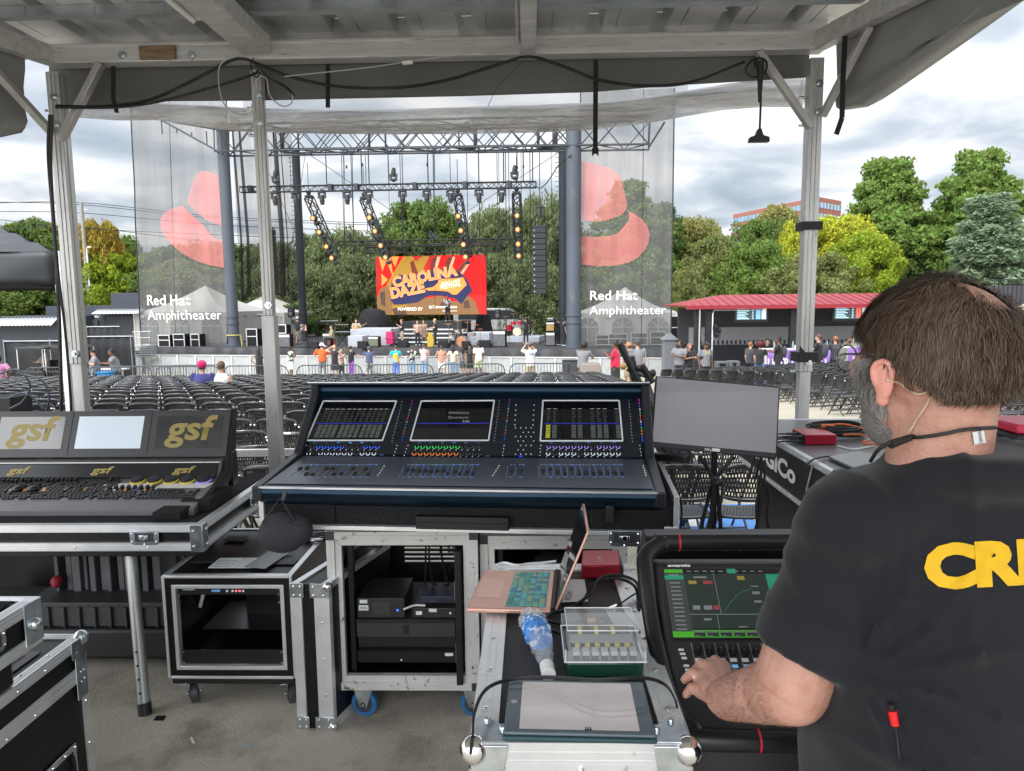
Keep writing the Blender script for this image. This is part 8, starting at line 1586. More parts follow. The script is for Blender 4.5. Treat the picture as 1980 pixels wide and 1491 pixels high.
a=PZ(1096,1312,T);b_=PZ(1245,1312,T);gw=(b_-a).length;g0_=a;gd=.155;gx=(b_-a).normalized();gy=V((-gx.y,gx.x,0));gm=thing('desktop_game','dark green desktop device with keys under a clear lid, behind the tablet','device',a)
def GB(mb,s0,s1,t0_,t1_,z0,z1,mi=None):P4=[g0_+gx*s+gy*t_ for s,t_ in((s0,t0_),(s1,t0_),(s1,t1_),(s0,t1_))];mb.hexa([q+V((0,0,z0))for q in P4],[q+V((0,0,z1))for q in P4],mi)
mb=MB();GB(mb,0,gw,0,gd,0,.034);mb.build('base',mat('bottle_green_plastic',(.008,.045,.028),rough=.25,coat=.4),gm,bevel=.005)
mb=MB()
for k in range(7):GB(mb,.014+k*(gw-.02)/7,.014+(k+.72)*(gw-.02)/7,.016,.038,.0385,.047,0)
for k in range(6):GB(mb,.02+k*(gw-.03)/6,.02+(k+.5)*(gw-.03)/6,.05,.062,.0385,.044,1)
GB(mb,.012,gw-.012,.07,.105,.0385,.042,2)
for k in range(3):GB(mb,.03+k*.035,.038+k*.035,.105,.128,.0385,.05,1)
GB(mb,.012,gw-.012,.108,.14,.0386,.041,3);mb.build('keys',[mat('key_pale',(.42,.43,.43),rough=.5),mat('key_yellow',(.6,.52,.1),rough=.5),mat('key_grey',(.3,.32,.33),rough=.5),mat('key_black',(.03,.03,.03))],gm,bevel=.001)
M_glass=mat('clear_acrylic',(.85,.88,.9),rough=.05,alpha=.12,spec=1,coat=1);mb=MB();t_=.0025
GB(mb,-.004,gw+.004,-.006,-.006+t_,.036,.06);GB(mb,-.004,gw+.004,gd,gd+t_,.036,.065);GB(mb,-.004,-.004+t_,-.0035,gd,.036,.062);GB(mb,gw+.004-t_,gw+.004,-.0035,gd,.036,.062);mb.hexa([g0_+gx*s+gy*q+V((0,0,z))for s,q,z in((.004,-.006,.060),(gw-.004,-.006,.060),(gw-.004,.045,.075),(.004,.045,.075))],[g0_+gx*s+gy*q+V((0,0,z))for s,q,z in((.004,-.006,.0625),(gw-.004,-.006,.0625),(gw-.004,.045,.0775),(.004,.045,.0775))]);GB(mb,.004,gw-.004,.0455,gd,.075,.0775);mb.build('clear_lid',M_glass,gm,bevel=.0012,seg=1)
mb=MB();P4=[g0_+gx*s+gy*q+V((0,0,z))for s,q,z in((-.004,-.006,.037),(gw+.004,-.006,.037),(gw+.004,gd,.037),(-.004,gd,.037))]
for p,q in zip(P4,P4[1:]+P4[:1]):mb.cyl(p,q,.0016,n=6)
P5=[g0_+gx*s+gy*q+V((0,0,z))for s,q,z in((.004,.045,.0775),(gw-.004,.045,.0775),(gw-.004,gd,.0775),(.004,gd,.0775))]
for p,q in zip(P5,P5[1:]+P5[:1]):mb.cyl(p,q,.0012,n=6)
for s in(-.002,gw+.002):mb.cyl(g0_+gx*s-gy*.006+V((0,0,.036)),g0_+gx*s-gy*.006+V((0,0,.062)),.0014,n=6)
mb.build('lid_edge',mat('acrylic_edge',(.55,.58,.6),rough=.1,spec=1),gm)
p0=PZ(1060,1300,T+.015);p1=PZ(1046,1235,T+.022);p2=PZ(1036,1212,T+.025);r=thing('water_bottle','crushed clear water bottle with a blue label lying on the case','bottle',p0);M_pet=mat('clear_bottle',(.85,.88,.92),rough=.05,alpha=.26,spec=1,coat=1,bump=.9,bscale=70)
def brl(a,b_,f,rad,nm,m,amp=.006,n_=22,k=12,par=None):
 mb=MB();rings=[];x_,y_,dd=frame(b_-a)
 for i in range(k+1):
  q=a+(b_-a)*i/k;R_=rad(i/k);rings.append([q+(x_*cos(t_)+y_*sin(t_))*(R_+amp*noise.noise(V((cos(t_)*3,sin(t_)*3,i*.8+f))))for t_ in[2*pi*j/n_ for j in range(n_)]])
 mb.loft(rings);return mb.build(nm,m,par or r,smooth=25)
brl(p0+(p1-p0)*.25,p1+(p2-p1)*.3,0,lambda t_:.012+.013*min(1,t_*1.6),'bottle',M_pet);brl(p1+(p2-p1)*.1-V((0,.008,0)),p2+V((-.004,.012,.0)),3,lambda t_:.0262+.003*sin(t_*3),'label',mat('blue_label',(.05,.22,.6),rough=.25,dark=(.65,.72,.8),dpos=(.52,.6),dscale=45,var=.1),amp=.008);brl(p2+V((0,.01,0)),p2+V((-.018,.05,-.003)),5,lambda t_:.027-.004*t_,'bottle_base',M_pet,amp=.012)
mb=MB();mb.cyl(p0-(p1-p0)*.08,p0+(p1-p0)*.20,.0145,n=24);mb.build('cap',M_white,r,bevel=.001)
hb=[PZ(u,v,T+.016)for u,v in((901,1176),(1066,1180),(1074,1104),(936,1101))];M_rose=mat('rose_gold_aluminium',(.62,.36,.28),rough=.32,metal=.5,var=.04);lp_=thing('laptop','open rose-gold laptop with a colourful keyboard cover on the case','laptop',(hb[0]+hb[2])/2)
mb=MB();mb.hexa([q-V((0,0,.012))for q in hb],hb);mb.build('base',M_rose,lp_,bevel=.004,seg=3)
def lq(a,b_,l=.0006):return(hb[0]*(1-a)+hb[1]*a)*(1-b_)+(hb[3]*(1-a)+hb[2]*a)*b_+V((0,0,l))
mb=MB();mb.add([lq(.45,.06),lq(.93,.06),lq(.93,.95),lq(.45,.95)],[(0,1,2,3)]);kb=mb.build('keyboard_cover',mat('marbled_cover',(.10,.42,.36),rough=.5,var=.5,scale=16,dark=(.10,.16,.3),dpos=(.5,.62),dscale=22),lp_,smooth=0)
mb=MB();rnd=random.Random(2)
for i in range(6):
 for j in range(14):
  a0,a1,b0,b1=.46+i*.078,.46+i*.078+.068,.07+j*.063,.07+j*.063+.053;mb.hexa([lq(a0,b0,.0007),lq(a1,b0,.0007),lq(a1,b1,.0007),lq(a0,b1,.0007)],[lq(a0,b0,.002),lq(a1,b0,.002),lq(a1,b1,.002),lq(a0,b1,.002)],rnd.choice((0,0,0,1,2,3)))
mb.build('keys',[mat('key_teal',(.14,.42,.36),rough=.5,var=.5,scale=14,dark=(.03,.06,.1),dpos=(.62,.66),dscale=40),mat('key_aqua',(.15,.5,.55),rough=.5),mat('key_sage',(.35,.45,.3),rough=.5),mat('key_blue',(.08,.25,.4),rough=.5)],kb,bevel=.0006,seg=1)
mb=MB();mb.add([lq(.06,.25,.0005),lq(.36,.25,.0005),lq(.36,.75,.0005),lq(.06,.75,.0005)],[(0,1,2,3)]);mb.build('trackpad',mat('rose_trackpad',(.60,.35,.275),rough=.25,metal=.4),lp_,smooth=0)
tn0=PY(1136,1026,hb[1].y+.02);tf0=PY(1127,973,hb[2].y+.02);hn,hf=hb[1]+V((.008,0,0)),hb[2]+V((.008,0,0));nn_=(tn0-hn).cross(hf-hn).normalized();
if nn_.x>0:nn_=-nn_
mb=MB();mb.hexa([hn,hf,hf-nn_*.006,hn-nn_*.006],[tn0,tf0,tf0-nn_*.006,tn0-nn_*.006]);lid=mb.build('screen_lid',M_rose,lp_,bevel=.002);mb=MB();
def lidp(a,b_,l):return(hn*(1-a)+hf*a)*(1-b_)+(tn0*(1-a)+tf0*a)*b_+nn_*l
mb.add([lidp(.02,.03,.0007),lidp(.98,.03,.0007),lidp(.98,.97,.0007),lidp(.02,.97,.0007)],[(0,1,2,3)]);mb.build('display_glass',mat('laptop_glass',(.012,.012,.014),rough=.05,spec=.8),lid,smooth=0);mb=MB();mb.cyl(hn-V((.004,0,0)),hf-V((.004,0,0)),.006,n=12);mb.build('hinge',M_blk,lp_)
def redbox(lab,q4,h,words,wt,logo_on_top=True):
 r=thing('audio_interface',lab,'audio interface',q4[0]);mb=MB();mb.hexa(q4,[q+V((0,0,h))for q in q4]);mb.build('housing',M_red,r,bevel=.003);return r
q4=[PZ(u,v,T)for u,v in((1124,1119),(1199,1118))];dx=(q4[1]-q4[0]);q4+=[q4[1]+V((0.012,.12,0)),q4[0]+V((.012,.12,0))];r=redbox('red audio interface box standing behind the laptop on the case',q4,.036,'',0);tfit('Focusrite',.05,q4[0]*.45+q4[1]*.55+V((.0,.02,.0368)),(0,1,0),(-1,0,0),mat('pale_print',(.7,.6,.6)),r,.01,height=.009)
mb=MB();e_=q4[1];mb.box(e_.x+.003,e_.x+.01,e_.y+.01,e_.y+.1,T+.006,T+.03);mb.build('port_panel',M_steel,r);mb=MB();mb.box(e_.x+.011,e_.x+.035,e_.y+.02,e_.y+.03,T+.01,T+.018);tag(mb.build('usb_plug',M_white,bevel=.002),'white cable plug in the red box on the foreground case','plug')
cable('white_cable',[V((e_.x+.034,e_.y+.025,T+.014)),V((e_.x+.06,e_.y+.04,T+.012)),V((e_.x+.085,e_.y+.1,T)),V((e_.x+.07,e_.y+.18,T-.02))],.0022,M_white,'thin white cable from the red box on the foreground case')
def sheet(name,lab,cat,px,m,z=T+.001,th=.0008):
 mb=MB();q=[PZ(u,v,z)for u,v in px];mb.slab(q,th)if(q[1]-q[0]).cross(q[2]-q[1]).z>0 else mb.slab(q[::-1],th);return tag(mb.build(name,m,smooth=0),lab,cat)
s_=sheet('label_sheet','white card marked FOH lying beside the laptop','paper',((1086,1165),(1137,1163),(1130,1121),(1098,1121)),M_paper);a=PZ(1104,1160,T+.003);tfit('FOH',.05,a,(.15,1,0),(-1,.15,0),M_blk,s_,.0,height=.016)
mb=MB();q=[PZ(u,v,T+.001)for u,v in((1166,1188),(1208,1190),(1240,1228),(1185,1222))];q=[V((v_.x,v_.y,T+.001))for v_ in q];
mb.hexa([q[3],q[2],q[1],q[0]],[v_+V((0,0,.011))for v_ in(q[3],q[2],q[1],q[0])]);ph=mb.build('phone',M_blk,bevel=.004,seg=3);tag(ph,'black phone in a bumper case right of the clear-lidded device','phone');mb=MB();c_=sum(q,V((0,0,0)))/4;mb.add([c_+(v_-c_)*.82+V((0,0,.0115))for v_ in(q[3],q[2],q[1],q[0])],[(0,1,2,3)]);mb.build('phone_screen',mat('laptop_glass',(.012,.012,.014)),ph,smooth=0)
def tp_(u,v,z=.006):return PZ(u,v,T+z)
cable('thick_cable',[tp_(1235,1180,.0),tp_(1228,1135,.02),tp_(1190,1118,.045),tp_(1150,1128,.04),tp_(1128,1160,.02),tp_(1095,1180,.01),tp_(1060,1188,.006),tp_(1050,1205,.006),tp_(1075,1222,.006),tp_(1092,1225,.006)],.0042,M_cab,'black cable looping from the red box round the bottle')
cable('thick_cable',[tp_(1240,1175,.0),tp_(1232,1128,.03),tp_(1195,1112,.05),tp_(1158,1120,.05),tp_(1140,1150,.03),tp_(1100,1176,.015),tp_(1070,1184,.012),tp_(1056,1198,.01),tp_(1090,1205,.006),tp_(1140,1198,.006),tp_(1180,1190,.006)],.004,M_cab,'second black cable tied beside the first behind the clear lid')
cable('thick_cable',[tp_(1126,1160,.02),tp_(1130,1180,.008),tp_(1145,1195,.006),tp_(1170,1205,.01)],.0045,M_cab,'short black cable by the yellow plug')
mb=MB();q=tp_(1143,1202,.008);mb.cyl(q-V((.008,0,0)),q+V((.01,.004,0)),.006,n=12);tag(mb.build('yellow_plug',mat('yellow_plug',(.7,.35,.02),rough=.5)),'small yellow-orange plug behind the clear-lidded device','plug')
for k,dz in enumerate((0,.007)):cable('front_cable',[PY(914,1430-k*10,1.12),PY(918,1380-k*8,1.16),PY(940,1335-k*4,1.24),tp_(985,1316-k*3,.02+dz),tp_(1060,1311-k*3,.028+dz),tp_(1150,1316-k*3,.045+dz),tp_(1240,1312-k*3,.045+dz),tp_(1285,1325-k*3,.02+dz),PY(1305,1352,1.27),PY(1310,1375,1.25)],.0020,M_cab,['black cable draped across the case in front of the green device','upper black cable of the pair draped across the case'][k])
cable('thin_cable',[PY(914,1425,1.12),PY(910,1470,1.14),PY(915,1560,1.2)],.003,M_cab,'black cable hanging down the left side of the foreground case')
cable('white_cable',[tp_(960,1092,.02),tp_(975,1088,.02),tp_(1000,1093,.02),tp_(1020,1090,.015),tp_(1050,1088,.01),tp_(1075,1085,.01)],.003,M_white,'white charger cable behind the laptop')
sheet('foil_scrap','crinkled clear wrapper beside the phone','wrapper',((1168,1178),(1192,1168),(1196,1178),(1176,1190)),M_chrome,T+.004)
cable('thin_cable',[tp_(1190,1175,.006),tp_(1210,1160,.012),tp_(1228,1148,.015)],.0022,M_cab,'thin black lead going from the wrapper to the case edge')
for px,m_,lab in((((466,1448),(492,1436),(486,1437),(470,1444)),mat('blue_scrap',(.25,.45,.6)),'pale blue scrap of tape on the floor'),(((367,1427),(371,1425),(377,1437),(373,1438)),M_white,'thin white paper sliver on the floor'),(((296,1393),(303,1384),(321,1384),(316,1393)),M_blk,'small dark scrap of tape on the floor by the table leg')):sheet('floor_scrap',lab,'scrap',px,m_,.007,.001)
M_mx=mat('mixer_charcoal',(.028,.028,.031),rough=.42,var=.08);mx_=thing('compact_mixer','charcoal compact mixer with a green-lit touch screen beside the crew member','mixing desk',(.75,1.4,.9));mX0,mX1=.275,1.2
m0,m1,m2,m3=V((0,1.29,.905)),V((0,1.47,.968)),V((0,1.615,1.088)),V((0,1.66,1.10));mb=MB();pl=[(1.27,.80),(1.262,.885),(m0.y,m0.z),(m1.y,m1.z),(m2.y,m2.z),(1.68,1.08),(1.66,.88),(1.5,.80)];mb.loft([[V((x,a,b_))for a,b_ in pl][::-1]for x in(mX0+.01,mX1-.01)]);mb.build('body',M_mx,mx_,bevel=.008,seg=3)
mb=MB();rr=.02
fr_=[V((mX0+.07,1.262,.885)),V((mX0+.03,1.28,.89)),V((mX0,1.33,.905)),V((mX0-.008,1.50,.97)),V((mX0-.012,1.60,1.065)),V((mX0-.004,1.65,1.10)),V((mX0+.04,1.675,1.118)),V((mX0+.09,1.68,1.12))]
mb.tube(cat_pts([V((mX1-.1,1.68,1.12))]+fr_[::-1]+[V((mX1-.1,1.262,.885))],8),rr,14);mb.build('padded_frame',mat('soft_black_rail',(.012,.012,.014),rough=.35),mx_,smooth=80)
mb=MB();
for(q0,q1)in((V((mX0+.075,1.68,1.12)),V((mX0+.079,1.68,1.12))),(V((mX0+.14,1.262,.885)),V((mX0+.144,1.262,.885)))):mb.cyl(q0,q1,rr+.0012,n=20)
mb.build('red_band',mat('red_band',(.6,.02,.04),rough=.4),mx_,split=1)
su=(m2-m1).normalized();sn=V((0,-su.z,su.y));
def ms(u,v,l=.001):return hitp(u,v,m1,sn,l)
q4=[ms(u,v,.002)for u,v in((1303,1237),(1600,1237),(1600,1102),(1281,1102))];q4[0].x=q4[3].x=(q4[0].x+q4[3].x)/2;mb=MB();mb.slab(q4,.001);sc_=mb.build('touch_screen',mat('mixer_screen',(.012,.013,.014),rough=.12),mx_,smooth=0)
Wm=q4[1].x-q4[0].x;Hm=(q4[3]-q4[0]).length
def mq(a,b_,l=.0018):return q4[0]+V((a*Wm,0,0))+su*(b_*Hm)+sn*l
def mrect(mb,a0,b0,a1,b1,mi=0,l=.0018):mb.add([mq(a0,b0,l),mq(a1,b0,l),mq(a1,b1,l),mq(a0,b1,l)],[(0,1,2,3)],mi)
mb=MB();Gg=[emi('ui_green',(.012,.17,.09),.6),emi('ui_lime',(.04,.24,.015),.6),mat('ui_grey',(.035,.037,.038),rough=.3,emit=.5),emi('ui_line',(.13,.14,.14),.5),emi('ui_dark',(.012,.02,.016),.6),emi('ui_red',(.2,.03,.035),.5),emi('ui_yellow',(.2,.15,.03),.5)]
mrect(mb,0,.02,1,.12,1);mrect(mb,0,.10,.135,1,2,.0021);mrect(mb,.135,.14,1,.93,4,.0019)
for k in range(14):mrect(mb,.03,.93-.06*k-.03,.10,.93-.06*k-.012,3,.0024)
mrect(mb,.0,.84,.13,.90,0,.0025);mrect(mb,.005,.94,.13,.99,1,.0025);mrect(mb,.44,.93,.50,1.0,0,.0025);mrect(mb,.70,.45,1,.92,0,.0022)
for k in range(10):mrect(mb,.16+k*.055,.955,.19+k*.055,.97,3,.0025)
for x in(.34,):mrect(mb,x,.34,x+.004,.93,3,.0024)
mrect(mb,.135,.33,.70,.34,3,.0024);mrect(mb,.31,.13,.314,.33,3,.0024)
for k in range(10):mrect(mb,.14+k*.086,.03,.215+k*.086,.105,4,.0026);mrect(mb,.145+k*.086,.085,.21+k*.086,.10,3,.0028);mrect(mb,.15+k*.086,.035,.175+k*.086,.045,3,.0028)
for(a0,b0,a1,b1,mi)in((.20,.86,.29,.885,3),(.16,.77,.215,.82,6),(.26,.77,.325,.82,5),(.50,.83,.55,.89,6),(.16,.40,.21,.46,3),(.235,.40,.29,.46,3),(.30,.40,.335,.46,5),(.22,.25,.27,.28,3),(.44,.155,.50,.17,3),(.58,.73,.63,.745,3),(.58,.62,.63,.66,3),(.58,.50,.63,.53,3)):mrect(mb,a0,b0,a1,b1,mi,.0026)
mb.build('screen_content',Gg,sc_,smooth=0);mb=MB();mb.tube([mq(a,b_,.0025)for a,b_ in((.37,.38),(.42,.50),(.47,.60),(.52,.66),(.58,.70))],.0005,4);mb.build('curve_line',Gg[0],sc_)
tfit('avantis',.052,ms(1291,1097,.0025),(1,0,0),su,M_white,mx_,.04,height=.007)
fu=(m1-m0).normalized();fn_=V((0,-fu.z,fu.y))
def mf(u,v,l=.001):return hitp(u,v,m0,fn_,l)
kn=MB();bt_=MB();ln=MB();cp=MB();lt3=MB()
for k in range(9):
 u=1349+k*22.5;c=mf(u,1262+k*.6);kn.cyl(c,c+fn_*.016,.0085,.0075,16);kn.cyl(c+fn_*.016,c+fn_*.02,.006,.004,12)
 bt_.beam(mf(u+2,1277)-V((.007,0,0)),mf(u+2,1277)+V((.007,0,0)),.009,.004,up=fn_);lt3.beam(mf(u+5,1289)-V((.006,0,0)),mf(u+5,1289)+V((.006,0,0)),.008,.003,up=fn_)
 ln.beam(mf(u-14,1240),mf(u-3+k*.5,1292),.0012,.0006,up=fn_)
 s0_,s1_=mf(1385+k*26,1385),mf(1370+k*24,1318);ln.beam(s0_,s1_,.002,.0006,up=fn_);c=s0_+(s1_-s0_)*(.35+.4*((k*3)%5)/5);cp.beam(c-fu*.011,c+fu*.011,.014,.014,up=fn_)
for(u,v)in((1317,1257),(1320,1265),(1323,1273),(1327,1288),(1330,1296)):bt_.beam(mf(u,v)-V((.006,0,0)),mf(u,v)+V((.006,0,0)),.006,.003,up=fn_)
kn.build('rotary_knob',M_blk2,mx_,split=2);bt_.build('white_buttons',M_white,mx_,bevel=.0015);lt3.build('blue_buttons',mat('soft_blue_button',(.12,.35,.55),emit=.5),mx_,bevel=.001);ln.build('strip_lines',mat('pale_print_line',(.35,.35,.36)),mx_,smooth=0);cp.build('fader_caps',M_blk,mx_,bevel=.002,split=1)
mb=MB();mb.box(mX0-.004,mX0+.006,1.47,1.52,.90,.96);mb.build('side_port',M_blk,mx_)
mb=MB();mb.box(.25,1.3,1.30,1.75,.06,.795);edge=mb.build('shell',M_lam,None,smooth=0);tc_=thing('flight_case','black case standing under the compact mixer','case',(.75,1.3,.06));attach(edge,tc_);mb=MB();mb.xf=xform((.25,1.30,.06),0);edge_bars(mb,1.05,.45,.735,.03);mb.build('edge_trim',mat('dark_trim',(.08,.08,.085),rough=.4,metal=.5),tc_,smooth=0)
bb=PY(1248,1038,1.95);mb=MB();mb.box(bb.x,bb.x+.62,1.95,2.02,bb.z-.16,bb.z);r=mb.build('cover_board',M_lam,bevel=.004);tag(r,'black case lid standing behind the compact mixer','case lid');mb=MB()
for dx in(.06,.22,.26):mb.cyl((bb.x+dx,1.949,bb.z-.02-.02*(dx>.2)),(bb.x+dx,1.944,bb.z-.02-.02*(dx>.2)),.004,n=8)
mb.build('rivets',M_steel,r)
q=[PY(u,v,Y)for u,v,Y in((1258,864,3.02),(1502,887,3.00),(1512,740,3.06),(1268,727,3.10))];q[2]=q[1]+q[3]-q[0];mon=thing('computer_monitor','wide grey computer monitor on a stand right of the mixing desk','monitor',(q[0]+q[1])/2);nq=(q[1]-q[0]).cross(q[3]-q[0]).normalized()
if nq.y>0:nq=-nq
mb=MB();mb.hexa([q[0],q[1],q[1]-nq*.02,q[0]-nq*.02],[q[3],q[2],q[2]-nq*.02,q[3]-nq*.02]);mb.hexa([(q[0]*.7+q[1]*.3)-nq*.02+V((0,0,.02)),(q[0]*.3+q[1]*.7)-nq*.02+V((0,0,.02)),(q[0]*.3+q[1]*.7)-nq*.05+V((0,0,.04)),(q[0]*.7+q[1]*.3)-nq*.05+V((0,0,.04))],[(q[3]*.7+q[2]*.3)-nq*.02-V((0,0,.05)),(q[3]*.3+q[2]*.7)-nq*.02-V((0,0,.05)),(q[3]*.3+q[2]*.7)-nq*.05-V((0,0,.08)),(q[3]*.7+q[2]*.3)-nq*.05-V((0,0,.08))]);mb.build('housing',M_blk,mon,bevel=.003)
def mo(a,b_,l=.001):return(q[0]*(1-a)+q[1]*a)*(1-b_)+(q[3]*(1-a)+q[2]*a)*b_+nq*l
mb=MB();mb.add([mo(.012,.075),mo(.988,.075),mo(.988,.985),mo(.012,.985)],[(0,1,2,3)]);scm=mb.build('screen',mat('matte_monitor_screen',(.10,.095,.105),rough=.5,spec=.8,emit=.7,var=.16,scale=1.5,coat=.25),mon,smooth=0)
mb=MB()
for k in range(5):mb.add([mo(.06,.62-.11*k,.002),mo(.10,.62-.11*k,.002),mo(.10,.626-.11*k,.002),mo(.06,.626-.11*k,.002)],[(0,1,2,3)])
for a0,b0,a1,b1 in((.08,.86,.17,.865),(.08,.76,.17,.765),(.08,.76,.082,.865),(.168,.76,.17,.865),(.13,.66,.17,.672),(.30,.93,.40,.935),(.47,.935,.50,.94),(.55,.935,.58,.94),(.66,.93,.72,.935),(.36,.69,.54,.693)):mb.add([mo(a0,b0,.002),mo(a1,b0,.002),mo(a1,b1,.002),mo(a0,b1,.002)],[(0,1,2,3)])
mb.build('screen_lines',mat('faint_ui',(.28,.27,.29),rough=.5),scm,smooth=0);tfit('DELL',.028,mo(.43,.022,.0012),q[1]-q[0],q[3]-q[0],M_white,mon,.03,height=.009);mb=MB();mb.add([mo(.487,.02,.0012),mo(.55,.02,.0012),mo(.55,.062,.0012),mo(.487,.062,.0012)],[(0,1,2,3)]);mb.build('sticker',M_white,mon,smooth=0)
c=PY(1385,875,3.06);mb=MB();mb.tube([c+V((0,.03,.02)),V((c.x,c.y+.03,.55)),V((c.x,c.y+.03,.1))],.014,8)
mb.tube([PY(1352,880,3.04),PY(1380,925,3.03),PY(1360,1000,3.0),PY(1352,1040,3.0)],.009,6);mb.tube([PY(1418,882,3.04),PY(1385,925,3.03),PY(1392,1000,3.0),PY(1395,1045,3.0)],.009,6);mb.tube([PY(1382,930,3.0),PY(1376,1000,2.98),PY(1372,1045,2.98)],.009,6)
for a in(0,2.1,4.2):mb.tube([V((c.x,c.y+.03,.5)),V((c.x+cos(a)*.35,c.y+.03+sin(a)*.35,.0))],.011,6)
mb.build('stand',M_blk,mon,smooth=60);mb=MB();mb.ell(PY(1384,932,3.0),(.03,.03,.022),12,8);mb.build('cable_tie',M_cab,mon)
for k,pts in enumerate((((1474,890),(1470,930),(1462,980),(1466,1035)),((1478,890),(1478,940),(1470,990),(1455,1038)),((1476,925),(1484,960),(1482,1000),(1488,1036)),((1306,960),(1302,1000),(1308,1040)),((1312,950),(1318,990),(1312,1045)),((1362,885),(1374,920),(1383,960),(1370,1045)))):cable('hanging_lead',[PY(u,v,2.95)for u,v in pts],.005,M_cab,['black lead hanging below the monitor right corner, leftmost','black lead hanging below the monitor right corner, middle','black lead hanging below the monitor right corner, rightmost','black lead beside the tray right end, left of two','black lead beside the tray right end, right of two','black lead running down the monitor stand'][k])
mb=MB();mb.beam(PY(1262,882,3.0),PY(1330,887,2.9),.05,.03);tag(mb.build('support_bracket',M_blk2,bevel=.004),'short black arm between the mixing desk and the monitor','arm')
dl=thing('case_lid_table','long black lettered case lid with metal edges used as a table on the right','case',(1.6,3.1,.9));a=PZ(1507,853,1.0);b_=PZ(1612,918,1.0);xL=(a.x+b_.x)/2;yN,yFr,zb_=2.55,4.13,.77
mb=MB();mb.box(xL,xL+.85,yN,yFr,zb_,.998);mb.build('shell',mat('black_lid_panel',(.014,.014,.016),rough=.4),dl,smooth=0);mb=MB();mb.box(xL+.02,xL+.83,yN+.02,yFr-.02,.9985,1.0005);mb.build('grey_top',mat('slate_top',(.10,.102,.108),rough=.35,var=.1),dl,smooth=0)
mb=MB();mb.xf=xform((xL,yN,zb_),0);edge_bars(mb,.85,yFr-yN,1.0-zb_,.022);mb.build('edge_trim',M_alu2,dl,smooth=0);mb=MB()
for k in range(9):mb.ell((xL-.004,yN+.1+k*.16,1.0-.012),.004,8,5);mb.ell((xL+.012,yN+.1+k*.16,1.004),.004,8,4);mb.ell((xL-.004,yN+.1+k*.16,zb_+.012),.004,8,5)
mb.build('rivets',M_chrome,dl);tp=PX(1478,893,xL-.002)
tfit('DiGiCo',.60,V((xL-.003,3.84,.850)),(0,-1,0),DZ,mat('white_print',(.82,.82,.8)),dl,.04,height=.080)
latch(dl,(xL-.004,4.12,.88),(0,-1,0),DZ,1.2)
mb=MB();mb.beam(PX(1572,897,xL-.006),PX(1559,950,xL-.006),.012,.004,up=(1,0,0));mb.build('lid_stay',M_alu2,dl,smooth=0)
mb=MB();mb.box(xL+.04,xL+.8,2.7,3.9,.05,zb_-.004);rr_=mb.build('shell',M_lam,None,smooth=0);cb_=thing('cabinet_case','tall black case body carrying the lettered lid table','case',(xL+.4,3.3,0));attach(rr_,cb_);mb=MB();mb.box(xL+.035,xL+.06,2.695,2.72,.05,zb_-.005);mb.box(xL+.035,xL+.06,3.88,3.905,.05,zb_-.005);mb.build('edge_trim',mat('dark_trim',(.08,.08,.085)),cb_,smooth=0)
q=[PZ(u,v,1.003)for u,v in((1594,859),(1621,858))];bx=q[0];X=xform((PZ(1592,859,1.003).x-.0,PZ(1592,859,1.003).y,1.003),0);r=thing('audio_interface','red audio interface box with connectors on the lettered lid table','audio interface',X@V((0,0,0)))
ia=PZ(1565,860,1.003);ib=PZ(1616,859,1.003);wv_=(ib-ia).length;mb=MB();mb.box(ia.x-.02,ib.x,ia.y,ia.y+.17,1.003,1.05);mb.build('housing',M_red,r,bevel=.003);mb=MB();mb.box(ia.x-.0215,ia.x-.0205,ia.y+.008,ia.y+.162,1.008,1.045);mb.build('front_panel',M_blk,r,smooth=0)
for k,(dy,dz)in enumerate(((.03,.012),(.03,.034),(.07,.015),(.10,.034),(.13,.012))):mb=MB();p=V((ia.x-.022,ia.y+dy,1.003+dz));mb.cyl(p,p-V((.05,.0,.0)),.008,.006,12);tag(mb.build('cable_plug',M_steel),'%s plug in the red box on the lid table, counted from the near side'%ORD[k],'plug');cable('interface_lead',[p-V((.05,0,0)),p-V((.10,-.01,.005)),p-V((.17,-.01,.03)),p-V((.22,.0,.2))],.004,M_cab,'%s black lead leaving the red box on the lid table'%ORD[k])
c=PZ(1615,838,1.01)
for k in range(7):cable('coiled_cable',[c+V((cos(a+k)*(.13+.012*sin(k*2)),sin(a+k)*(.10+.01*k%.03),.004+.007*k+.004*sin(a*2+k)))for a in[2*pi*i/16 for i in range(17)]],.0055,M_cab,'%s ring, from the bottom, of the black coil behind the red box'%ORD[k],sm=3)
cable('orange_cable',[c+V((-.08,-.07,.05)),c+V((.02,-.05,.055)),c+V((.13,-.12,.03)),c+V((.17,-.24,.006)),c+V((.08,-.31,.006)),c+V((-.0,-.30,.008))],.005,mat('orange_cable',(.6,.13,.03),rough=.5),'orange cable curling from the black coil to the red box');cable('orange_cable',[c+V((-.02,-.14,.02)),c+V((.06,-.14,.02)),c+V((.10,-.20,.01)),c+V((.02,-.26,.008))],.0045,mat('orange_cable',(.6,.13,.03)),'inner orange loop beside the red box on the lid table')
mb=MB();q=c+V((-.07,-.07,.05));mb.cyl(q-V((.03,0,0)),q+V((.03,0,.0)),.011,n=12);tag(mb.build('orange_plug',mat('orange_cable',(.6,.13,.03))),'orange plug lying on the black coil','plug')
cable('thin_cable',[PZ(1555,905,.98),PZ(1574,888,1.012),PZ(1610,882,1.008),PZ(1650,884,1.006),PZ(1690,886,1.006)],.004,M_cab,'thin black cable lying over the lid table edge');cable('white_cable',[PZ(1620,862,1.006),PZ(1650,868,1.006),PZ(1690,862,1.006)],.003,M_white,'thin white cable on the lid table left of the beard')
